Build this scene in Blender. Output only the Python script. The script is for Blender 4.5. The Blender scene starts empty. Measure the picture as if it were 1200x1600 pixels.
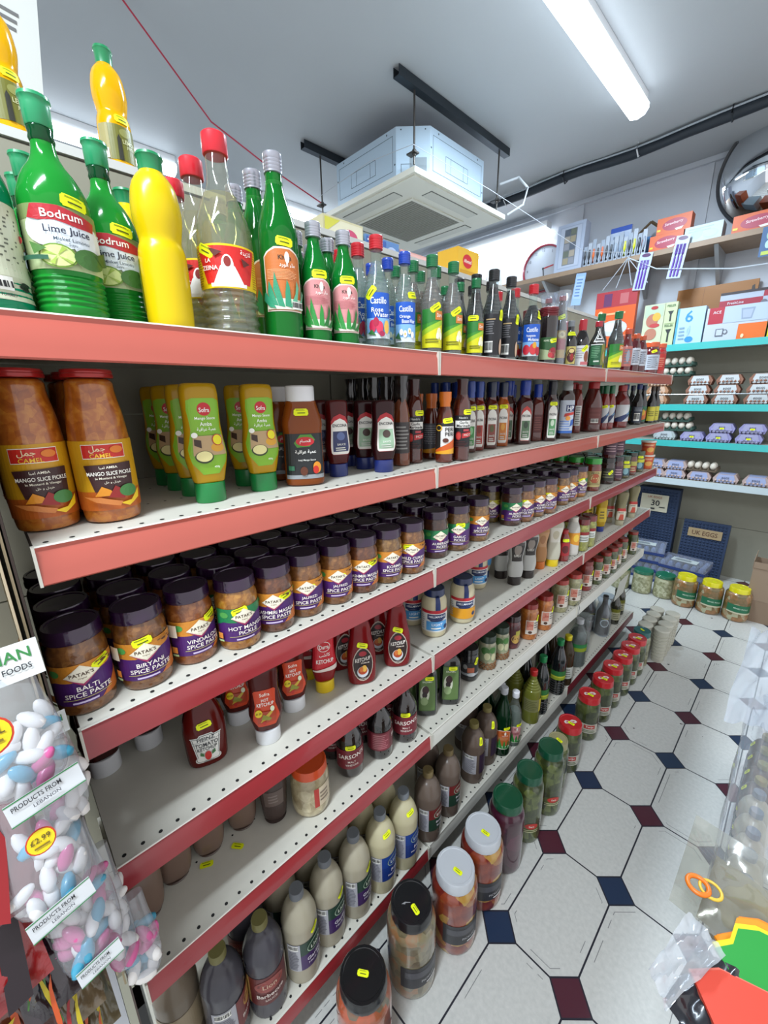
import bpy, bmesh, math, random
from mathutils import Vector, Matrix
from mathutils.geometry import tessellate_polygon
random.seed(7)
sc = bpy.context.scene
COL = sc.collection

# ---------------------------------------------------------------- camera
cam_data = bpy.data.cameras.new('camera')
cam_data.sensor_fit = 'HORIZONTAL'
cam_data.sensor_width = 36.0
cam_data.lens = 641.86 / 1200 * 36.0
cam_data.clip_start = 0.02
cam = bpy.data.objects.new('camera', cam_data)
COL.objects.link(cam)
_r = Vector((0.69677728, 0.71713882, -0.01460597))
_u = Vector((-0.1834214, 0.19782543, 0.96292351))
_w = Vector((-0.69343927, 0.66826417, -0.26937887))
cam.matrix_world = Matrix((( _r.x, _u.x, -_w.x, 0.5817), (_r.y, _u.y, -_w.y, 0.0),
                           (_r.z, _u.z, -_w.z, 1.4659), (0, 0, 0, 1)))
sc.camera = cam

# ---------------------------------------------------------------- light, exposure
sc.view_settings.view_transform = 'Standard'
sc.view_settings.look = 'None'
sc.view_settings.exposure = 0.05
sc.view_settings.gamma = 1.0
sc.view_settings.use_curve_mapping = False
sc.cycles.use_denoising = True
sc.cycles.max_bounces = 10
sc.cycles.transparent_max_bounces = 24
sc.cycles.sample_clamp_indirect = 6.0
sc.cycles.caustics_reflective = False
sc.cycles.caustics_refractive = False

world = bpy.data.worlds.new('world')
sc.world = world
world.use_nodes = True
world.node_tree.nodes['Background'].inputs[0].default_value = (0.93, 0.94, 0.96, 1)
world.node_tree.nodes['Background'].inputs[1].default_value = 1.1

CEIL = 3.10
WALL_Y = 4.20
TUBE_POWER = 52.0

# ---------------------------------------------------------------- helpers
def lin(h):
    if not isinstance(h, str):
        return h
    h = h.lstrip('#')
    o = []
    for i in (0, 2, 4):
        c = int(h[i:i+2], 16) / 255
        o.append(c / 12.92 if c <= 0.04045 else ((c + 0.055) / 1.055) ** 2.4)
    return (o[0], o[1], o[2], 1.0)

MATS = {}
def new_mat(key):
    m = bpy.data.materials.new(key)
    m.use_nodes = True
    nt = m.node_tree
    nt.nodes.clear()
    out = nt.nodes.new('ShaderNodeOutputMaterial')
    return m, nt, out

def plain(col, rough=0.45, metal=0.0, coat=0.0, var=0.0, bump=0.0, scale=20.0):
    key = 'plain_%s_%.2f_%.2f_%.2f_%.2f_%.2f_%.0f' % (col, rough, metal, coat, var, bump, scale)
    if key in MATS:
        return MATS[key]
    m, nt, out = new_mat(key)
    b = nt.nodes.new('ShaderNodeBsdfPrincipled')
    c = lin(col)
    b.inputs['Base Color'].default_value = c
    b.inputs['Roughness'].default_value = rough
    b.inputs['Metallic'].default_value = metal
    b.inputs['Coat Weight'].default_value = coat
    b.inputs['Coat Roughness'].default_value = 0.08
    nt.links.new(b.outputs[0], out.inputs[0])
    if var > 0 or bump > 0:
        tc = nt.nodes.new('ShaderNodeTexCoord')
        n = nt.nodes.new('ShaderNodeTexNoise')
        n.inputs['Scale'].default_value = scale
        n.inputs['Detail'].default_value = 5
        nt.links.new(tc.outputs['Object'], n.inputs['Vector'])
        if var > 0:
            r = nt.nodes.new('ShaderNodeMixRGB')
            r.inputs[1].default_value = (c[0]*(1-var), c[1]*(1-var), c[2]*(1-var), 1)
            r.inputs[2].default_value = (min(1, c[0]*(1+var)), min(1, c[1]*(1+var)), min(1, c[2]*(1+var)), 1)
            nt.links.new(n.outputs['Fac'], r.inputs[0])
            nt.links.new(r.outputs[0], b.inputs['Base Color'])
        if bump > 0:
            bp = nt.nodes.new('ShaderNodeBump')
            bp.inputs['Strength'].default_value = bump
            bp.inputs['Distance'].default_value = 0.01
            nt.links.new(n.outputs['Fac'], bp.inputs['Height'])
            nt.links.new(bp.outputs[0], b.inputs['Normal'])
    MATS[key] = m
    return m

def chunk(c1, c2, c3, scale=60.0, coat=1.0, rough=0.35, cells=0.22):
    """food seen through a glass wall: cells and noise of three colours under a clear coat"""
    key = 'chunk_%s_%s_%s_%.0f_%.2f' % (c1, c2, c3, scale, cells)
    if key in MATS:
        return MATS[key]
    m, nt, out = new_mat(key)
    b = nt.nodes.new('ShaderNodeBsdfPrincipled')
    tc = nt.nodes.new('ShaderNodeTexCoord')
    v = nt.nodes.new('ShaderNodeTexVoronoi')
    v.inputs['Scale'].default_value = scale
    n = nt.nodes.new('ShaderNodeTexNoise')
    n.inputs['Scale'].default_value = scale * 0.9
    n.inputs['Detail'].default_value = 5
    n.inputs['Distortion'].default_value = 0.6
    r = nt.nodes.new('ShaderNodeValToRGB')
    e = r.color_ramp.elements
    e[0].position = 0.3
    e[0].color = lin(c1)
    e[1].position = 0.68
    e[1].color = lin(c3)
    k = e.new(0.5)
    k.color = lin(c2)
    mx = nt.nodes.new('ShaderNodeMixRGB')
    mx.inputs[0].default_value = 1-cells
    sp = nt.nodes.new('ShaderNodeSeparateColor')
    nt.links.new(tc.outputs['Object'], v.inputs['Vector'])
    nt.links.new(tc.outputs['Object'], n.inputs['Vector'])
    nt.links.new(v.outputs['Color'], sp.inputs[0])
    nt.links.new(sp.outputs[0], mx.inputs[1])
    nt.links.new(n.outputs['Fac'], mx.inputs[2])
    nt.links.new(mx.outputs[0], r.inputs[0])
    nt.links.new(r.outputs[0], b.inputs['Base Color'])
    b.inputs['Roughness'].default_value = rough
    b.inputs['Coat Weight'].default_value = coat
    b.inputs['Coat Roughness'].default_value = 0.05
    nt.links.new(b.outputs[0], out.inputs[0])
    MATS[key] = m
    return m

def milky(col, t=0.55, rough=0.12):
    """tinted translucent plastic or coloured liquid: lets light glow through"""
    key = 'milky_%s_%.2f_%.2f' % (col, t, rough)
    if key in MATS:
        return MATS[key]
    m, nt, out = new_mat(key)
    d = nt.nodes.new('ShaderNodeBsdfDiffuse')
    tr = nt.nodes.new('ShaderNodeBsdfTranslucent')
    g = nt.nodes.new('ShaderNodeBsdfGlossy')
    g.inputs['Roughness'].default_value = rough
    c = lin(col)
    d.inputs[0].default_value = c
    tr.inputs[0].default_value = (min(1, c[0]*1.25), min(1, c[1]*1.25), min(1, c[2]*1.25), 1)
    m1 = nt.nodes.new('ShaderNodeMixShader')
    m1.inputs[0].default_value = t
    fr = nt.nodes.new('ShaderNodeFresnel')
    fr.inputs[0].default_value = 1.45
    m2 = nt.nodes.new('ShaderNodeMixShader')
    nt.links.new(d.outputs[0], m1.inputs[1])
    nt.links.new(tr.outputs[0], m1.inputs[2])
    nt.links.new(fr.outputs[0], m2.inputs[0])
    nt.links.new(m1.outputs[0], m2.inputs[1])
    nt.links.new(g.outputs[0], m2.inputs[2])
    nt.links.new(m2.outputs[0], out.inputs[0])
    MATS[key] = m
    return m

def clear(col='ffffff', ior=1.45, haze=0.0, rough=0.03):
    """thin clear glass or film: see-through with a glossy skin"""
    key = 'clear_%s_%.2f_%.2f_%.2f' % (col, ior, haze, rough)
    if key in MATS:
        return MATS[key]
    m, nt, out = new_mat(key)
    t = nt.nodes.new('ShaderNodeBsdfTransparent')
    t.inputs[0].default_value = lin(col)
    g = nt.nodes.new('ShaderNodeBsdfGlossy')
    g.inputs['Roughness'].default_value = rough
    d = nt.nodes.new('ShaderNodeBsdfDiffuse')
    d.inputs[0].default_value = (0.85, 0.87, 0.9, 1)
    mh = nt.nodes.new('ShaderNodeMixShader')
    mh.inputs[0].default_value = haze
    lw = nt.nodes.new('ShaderNodeLayerWeight')
    lw.inputs[0].default_value = 0.5
    pw = nt.nodes.new('ShaderNodeMath')
    pw.operation = 'POWER'
    pw.inputs[1].default_value = 3.5
    ad = nt.nodes.new('ShaderNodeMath')
    ad.operation = 'MULTIPLY_ADD'
    ad.inputs[1].default_value = 0.55
    ad.inputs[2].default_value = 0.045 if ior < 1.48 else 0.08
    m2 = nt.nodes.new('ShaderNodeMixShader')
    nt.links.new(lw.outputs['Facing'], pw.inputs[0])
    nt.links.new(pw.outputs[0], ad.inputs[0])
    nt.links.new(t.outputs[0], mh.inputs[1])
    nt.links.new(d.outputs[0], mh.inputs[2])
    nt.links.new(ad.outputs[0], m2.inputs[0])
    nt.links.new(mh.outputs[0], m2.inputs[1])
    nt.links.new(g.outputs[0], m2.inputs[2])
    nt.links.new(m2.outputs[0], out.inputs[0])
    MATS[key] = m
    return m

def glow(col, s):
    key = 'glow_%s_%.1f' % (col, s)
    if key in MATS:
        return MATS[key]
    m, nt, out = new_mat(key)
    e = nt.nodes.new('ShaderNodeEmission')
    e.inputs[0].default_value = lin(col)
    e.inputs[1].default_value = s
    nt.links.new(e.outputs[0], out.inputs[0])
    MATS[key] = m
    return m

class MB:
    """collects shapes into one mesh with several material slots"""
    def __init__(self):
        self.v, self.f, self.mi, self.mats = [], [], [], []
    def slot(self, m):
        if m not in self.mats:
            self.mats.append(m)
        return self.mats.index(m)
    def add(self, vs, fs, m):
        o = len(self.v)
        s = self.slot(m)
        self.v += [tuple(p) for p in vs]
        for f in fs:
            self.f.append([i + o for i in f])
            self.mi.append(s)
    def box(self, a, b, m, M=None):
        x0, y0, z0 = a
        x1, y1, z1 = b
        vs = [Vector(p) for p in ((x0,y0,z0),(x1,y0,z0),(x1,y1,z0),(x0,y1,z0),(x0,y0,z1),(x1,y0,z1),(x1,y1,z1),(x0,y1,z1))]
        if M:
            vs = [M @ p for p in vs]
        self.add(vs, [(0,3,2,1),(4,5,6,7),(0,1,5,4),(1,2,6,5),(2,3,7,6),(3,0,4,7)], m)
    def tube(self, pts, r, m, n=8):
        pts = [Vector(p) for p in pts]
        rings = []
        for i, p in enumerate(pts):
            d = (pts[min(i+1, len(pts)-1)] - pts[max(i-1, 0)]).normalized()
            a = d.cross(Vector((0, 0, 1)))
            if a.length < 1e-3:
                a = d.cross(Vector((1, 0, 0)))
            a.normalize()
            b = d.cross(a)
            rr = r[i] if isinstance(r, (list, tuple)) else r
            rings.append([p + a*math.cos(t)*rr + b*math.sin(t)*rr for t in [k*2*math.pi/n for k in range(n)]])
        vs = [q for ring in rings for q in ring]
        fs = []
        for i in range(len(rings)-1):
            for k in range(n):
                fs.append((i*n+k, i*n+(k+1) % n, (i+1)*n+(k+1) % n, (i+1)*n+k))
        fs.append(tuple(range(n-1, -1, -1)))
        fs.append(tuple((len(rings)-1)*n+k for k in range(n)))
        self.add(vs, fs, m)
    def lathe(self, prof, m, q=1.0, e=2.0, n=28, lobes=0, amp=0.0, ends=True):
        vs, fs = [], []
        for (r, z) in prof:
            for k in range(n):
                t = 2*math.pi*k/n
                c, s = math.cos(t), math.sin(t)
                if e != 2.0:
                    c = math.copysign(abs(c)**(2/e), c)
                    s = math.copysign(abs(s)**(2/e), s)
                rr = r*(1+amp*math.cos(lobes*t)) if lobes else r
                vs.append((rr*q*c, rr*s, z))
        for i in range(len(prof)-1):
            for k in range(n):
                fs.append((i*n+k, i*n+(k+1) % n, (i+1)*n+(k+1) % n, (i+1)*n+k))
        if ends:
            fs.append(tuple(range(n-1, -1, -1)))
            fs.append(tuple((len(prof)-1)*n+k for k in range(n)))
        self.add(vs, fs, m)
    def mesh(self, name, smooth=40):
        me = bpy.data.meshes.new(name)
        me.from_pydata(self.v, [], self.f)
        for m in self.mats:
            me.materials.append(m)
        me.polygons.foreach_set('material_index', self.mi)
        if smooth:
            me.shade_smooth()
            me.set_sharp_from_angle(angle=math.radians(smooth))
        me.validate()
        return me
    def build(self, name, parent=None, loc=None, smooth=40):
        return link(name, self.mesh(name, smooth), parent, loc)

def link(name, me, parent=None, loc=None, rz=0.0):
    o = bpy.data.objects.new(name, me)
    COL.objects.link(o)
    if parent:
        o.parent = parent
    if loc:
        o.location = loc
    o.rotation_euler.z = rz
    return o

def tag(o, label=None, cat=None, group=None, kind=None):
    if label: o['label'] = label
    if cat: o['category'] = cat
    if group: o['group'] = group
    if kind: o['kind'] = kind
    return o

def chaikin(p, it=2):
    for _ in range(it):
        q = [p[0]]
        for a, b in zip(p[:-1], p[1:]):
            q.append((a[0]*.75+b[0]*.25, a[1]*.75+b[1]*.25))
            q.append((a[0]*.25+b[0]*.75, a[1]*.25+b[1]*.75))
        q.append(p[-1])
        p = q
    return p

# ---------------------------------------------------------------- print on labels
TEXT = {}
def text_mesh(s, bold=0.012):
    if s in TEXT:
        return TEXT[s]
    c = bpy.data.curves.new('lettering', 'FONT')
    c.body = s
    c.resolution_u = 2
    c.offset = bold
    o = bpy.data.objects.new('lettering', c)
    COL.objects.link(o)
    me = bpy.data.meshes.new_from_object(o)
    vs = [(v.co.x, v.co.y) for v in me.vertices]
    fs = [tuple(p.vertices) for p in me.polygons]
    bpy.data.objects.remove(o)
    bpy.data.meshes.remove(me)
    bpy.data.curves.remove(c)
    if vs:
        x0, x1 = min(v[0] for v in vs), max(v[0] for v in vs)
        y0, y1 = min(v[1] for v in vs), max(v[1] for v in vs)
        h = (y1-y0) or 1
        vs = [((v[0]-(x0+x1)/2)/h, (v[1]-(y0+y1)/2)/h) for v in vs]
        TEXT[s] = (vs, fs, (x1-x0)/h)
    else:
        TEXT[s] = ([], [], 1)
    return TEXT[s]

def paint(mb, f, W, H, decals, rough=0.4):
    """decals in label space u -1..1 (half width W), v 0..1 (height H); f(u_m, v_m, layer) -> point"""
    layer = 0
    for d in decals:
        k = d[0]
        layer += 1
        if k == 'r':
            _, u0, v0, u1, v1, c = d[:6]
            n = min(24, max(1, int(abs(u1-u0)*W/0.004)))
            nv = min(12, max(1, int(abs(v1-v0)*H/0.006))) if W < .2 else 1
            vs, fs = [], []
            for i in range(n+1):
                u = u0+(u1-u0)*i/n
                vs += [f(u*W, (v0+(v1-v0)*j/nv)*H, layer) for j in range(nv+1)]
            for i in range(n):
                for j in range(nv):
                    o_ = i*(nv+1)+j
                    fs.append((o_, o_+nv+1, o_+nv+2, o_+1))
            mb.add(vs, fs, plain(c, rough))
        elif k == 'e':
            _, cu, cv, ru, rv, c = d[:6]
            n = 20
            vs = [f(cu*W, cv*H, layer)]
            for rr in (0.5, 1.0):
                vs += [f((cu+ru*rr*math.cos(t))*W, (cv+rv*rr*math.sin(t))*H, layer) for t in [2*math.pi*i/n for i in range(n)]]
            fs = [(0, 1+i, 1+(i+1) % n) for i in range(n)]
            fs += [(1+i, 1+n+i, 1+n+(i+1) % n, 1+(i+1) % n) for i in range(n)]
            mb.add(vs, fs, plain(c, rough))
        elif k == 'p':
            _, pts, c = d[:3]
            P = [Vector((q[0]*W, q[1]*H, 0)) for q in pts]
            tris = [tuple(P[i] for i in t3) for t3 in tessellate_polygon([P])]
            lim = max(0.0045, min(W, 0.05)*0.16) if W < .2 else 9
            for _i in range(9):
                nx = []
                for t3 in tris:
                    L3 = [(t3[i]-t3[(i+1) % 3]).length for i in range(3)]
                    i = L3.index(max(L3))
                    if L3[i] > lim:
                        m_ = (t3[i]+t3[(i+1) % 3])/2
                        nx += [(t3[i], m_, t3[(i+2) % 3]), (m_, t3[(i+1) % 3], t3[(i+2) % 3])]
                    else:
                        nx.append(t3)
                tris = nx
            vs = [f(q.x, q.y, layer) for t3 in tris for q in t3]
            mb.add(vs, [(3*i, 3*i+1, 3*i+2) for i in range(len(tris))], plain(c, rough))
        elif k == 't':
            _, s, cu, cv, hv, c = d[:6]
            mx = d[6] if len(d) > 6 else 1.7
            tilt = d[7] if len(d) > 7 else 0.0
            vs, fs, asp = text_mesh(s)
            hm = hv*H
            sx = min(hm, mx*W/max(asp, 0.01))
            layer += 1
            mb.add([f(cu*W+p[0]*sx, cv*H+p[1]*hm+tilt*p[0]*sx, layer) for p in vs], fs, plain(c, rough))
        elif k == 'l':
            _, n, u0, v0, u1, v1, c = d[:7]
            rnd = random.Random(n*31+int(v0*97))
            for i in range(n):
                vv = v0+(v1-v0)*(i+0.5)/n
                th = abs(v1-v0)/n*0.22
                e1 = u1-(u1-u0)*rnd.random()*0.3
                a, b = u0, e1
                vs, fs = [], []
                m = 6
                for j in range(m+1):
                    u = a+(b-a)*j/m
                    vs += [f(u*W, (vv-th)*H, layer), f(u*W, (vv+th)*H, layer)]
                for j in range(m):
                    fs.append((2*j, 2*j+2, 2*j+3, 2*j+1))
                mb.add(vs, fs, plain(c, rough))
        elif k == 'bc':
            _, u0, v0, u1, v1 = d[:5]
            paint(mb, lambda a, b, l, L=layer: f(a, b, l+L), W, H, [('r', u0, v0, u1, v1, 'f0efe8')], rough)
            n = 13
            rnd = random.Random(5)
            layer += 1
            for i in range(n):
                w = (u1-u0)/n*(0.3+0.5*rnd.random())
                a = u0+(u1-u0)*(i+0.25)/n
                mb.add([f(a*W, (v0*.8+v1*.2)*H, layer+1), f((a+w)*W, (v0*.8+v1*.2)*H, layer+1),
                        f((a+w)*W, (v0*.1+v1*.9)*H, layer+1), f(a*W, (v0*.1+v1*.9)*H, layer+1)], [(0, 1, 2, 3)], plain('1a1a1c', rough))
            layer += 1

def flatmap(o, ud, vd, eps=0.0003):
    o, ud, vd = Vector(o), Vector(ud).normalized(), Vector(vd).normalized()
    n = ud.cross(vd)
    return lambda u, v, l: o + ud*u + vd*v + n*(l*eps)

# ---------------------------------------------------------------- bottle and jar kinds
KINDS = {}
def rad(prof, z):
    for a, b in zip(prof[:-1], prof[1:]):
        if a[1] <= z <= b[1] and b[1] > a[1]:
            return a[0]+(b[0]-a[0])*(z-a[1])/(b[1]-a[1])
    return prof[len(prof)//2][0]

def surf(prof, q, e, r0, off=0.0004):
    def f(u, z, l):
        r = rad(prof, z)
        if q > 0.85 and e == 2.0:
            t = u/r0
            c, s = math.cos(t), math.sin(t)
            R = r+off+l*0.00022
            return (R*q*c, R*s, z)
        s = max(-0.999, min(0.999, u/r0))
        if e == 2.0:
            c = math.sqrt(1-s*s)
        else:
            c = (1-abs(s)**e)**(1/e)
        return (r*q*c+off+l*0.00022, r*s, z)
    return f

STICK_TEXT = ('PRICE', '1.99')
def sticker_mesh(prof, q, e, r0, u, z, rot=0.0, lid=None):
    mb = MB()
    cr, sr = math.cos(rot), math.sin(rot)
    if lid is None:
        g = surf(prof, q, e, r0, 0.0012)
        f = lambda a, b, l: g(u+a*cr-b*sr, z+a*sr+b*cr, l)
    else:
        f = lambda a, b, l: (u+a*cr-b*sr, a*sr+b*cr, lid+0.0008+l*0.0003)
    W, H = 0.0125, 0.012
    h = [(-1, .2), (-.85, .1), (-.85, 0), (.85, 0), (.85, .1), (1, .2), (1, .8), (.85, .9), (.85, 1), (-.85, 1), (-.85, .9), (-1, .8)]
    paint(mb, lambda a, b, l: f(a, b-H/2, l), W, H, [('p', h, 'e9f20a'), ('l', 2, -.7, .72, .7, .9, '50560a'), ('l', 1, -.5, .25, .6, .55, '50560a')], 0.6)
    return mb.mesh('price_sticker', 0)

def kind(kid, name, cat, body, mat, caps=(), label=None, label2=None, q=1.0, e=2.0, st=None, ch=2, extra=(), rf=0.7, cylinder_n=28, lobes=0, amp=0.0):
    prof = chaikin(body, ch) if ch else body
    mb = MB()
    mb.lathe(prof, mat, q, e, cylinder_n, lobes, amp)
    parts = []
    for c in caps:
        cm = MB()
        pn, pts, m = c[:3]
        cq = c[3] if len(c) > 3 else 1.0
        cm.lathe(pts, m, cq, 2.0, 24, *(c[4] if len(c) > 4 else (0, 0.0)))
        badge = None
        if len(c) > 5:
            W = pts[-2][0]
            zt = pts[-1][1]
            badge = MB()
            paint(badge, lambda a, b, l: (a, b-W, zt+l*0.0003), W, 2*W, c[5])
        parts.append((pn, cm.mesh(pn)))
        if badge: parts.append(('>lid_badge', badge.mesh('lid_badge', 0)))
    for i, L in enumerate([label, label2]):
        if not L: continue
        z0, z1, W, dec = L[:4]
        u0 = L[4] if len(L) > 4 else 0.0
        lm = MB()
        r0 = rad(prof, (z0+z1)/2)
        g = surf(prof, q, e, r0)
        paint(lm, lambda a, b, l: g(a+u0, b+z0, l), W, z1-z0, dec)
        parts.append(('label' if i == 0 else 'back_label', lm.mesh('label', 0)))
    for pn, fn in extra:
        em = MB()
        fn(em)
        parts.append((pn, em.mesh(pn)))
    if st:
        s = sticker_mesh(prof, q, e, rad(prof, st[1]) if not (len(st) > 3) else 1, st[0], st[1], st[2] if len(st) > 2 else 0.0, st[3] if len(st) > 3 else None)
        parts.append(('price_sticker', s))
    KINDS[kid] = dict(name=name, cat=cat, root=mb.mesh(name), parts=parts, rf=rf, rmax=max(p[0] for p in prof), h=max([p[1] for p in prof]+[p[1] for c in caps for p in c[1]]))

def put(kid, x, y, z, rz, label, group=None, hidden=False, tilt=None):
    K = KINDS[kid]
    r = link(K['name'], K['root'], None, (x, y, z), rz)
    tag(r, label, K['cat'], group)
    for pn, me in K['parts']:
        if hidden and (pn == 'price_sticker' or pn == 'back_label'):
            continue
        if pn[0] == '>':
            link(pn[1:], me, last)
        else:
            last = link(pn, me, r)
    return r

# profile families -----------------------------------------------------------
def slim(h, r, nk=.42, sh=.52, top=.93):
    return [(0, 0), (r*.96, 0), (r, .006), (r, h*sh*.5), (r, h*sh), (r*.96, h*(sh+.07)), (r*(nk+.22), h*(sh+.2)), (r*nk, h*(sh+.28)), (r*nk, h*top), (0, h*top)]
def cap(r, z0, z1, rib=0):
    return [(r*.95, z0), (r, z0+.001), (r, z1-.002), (r-.002, z1), (0.0001, z1)]
def screw(r, z0, z1):
    o = [(r*.9, z0)]
    n = 4
    for i in range(n):
        a = z0+(z1-z0)*i/n*.7
        o += [(r, a+.0008), (r, a+(z1-z0)*.11), (r*.93, a+(z1-z0)*.13)]
    o += [(r, z0+(z1-z0)*.72), (r, z1-.001), (r*.93, z1), (0.0001, z1)]
    return o
def jar(h, r, nk=.86, sh=.74, b=.94):
    return [(0, 0), (r*b, 0), (r, .006), (r, h*.3), (r, h*sh), (r*.98, h*(sh+.05)), (r*nk, h*(sh+.11)), (r*nk, h*.97), (0, h*.97)]
def lid(r, z0, h):
    return [(r*.97, z0), (r, z0+.001), (r, z0+(h-z0)*.45), (r*.97, z0+(h-z0)*.55), (r*.985, h-.003), (r*.95, h), (r*.85, h), (r*.83, h-.0012), (0.0001, h-.0012)]
def inv(h, r, cz=.03):
    return [(0, cz), (r*.72, cz), (r*.78, cz+.01), (r*.97, h*.38), (r, h*.48), (r*.9, h*.62), (r*.93, h*.8), (r*.9, h*.93), (r*.78, h), (0, h)]
def litre(h, r):
    return [(0, 0), (r*.96, 0), (r, .006), (r, h*.3), (r, h*.64), (r*.99, h*.70), (r*.72, h*.83), (r*.4, h*.875), (r*.33, h*.895), (r*.33, h*.95), (0, h*.95)]
def ribbed(p, z0, z1, n, amp):
    out = []
    for a, b in zip(p[:-1], p[1:]):
        out.append(a)
        if b[1] > a[1] and b[1] > z0 and a[1] < z1 and a[0] > 0.01:
            m = 40
            for i in range(1, m):
                z = a[1]+(b[1]-a[1])*i/m
                r = a[0]+(b[0]-a[0])*i/m
                if z0 < z < z1:
                    r += amp*math.sin((z-z0)/(z1-z0)*n*2*math.pi)
                    out.append((r, z))
    out.append(p[-1])
    return out
USED = set()
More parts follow.
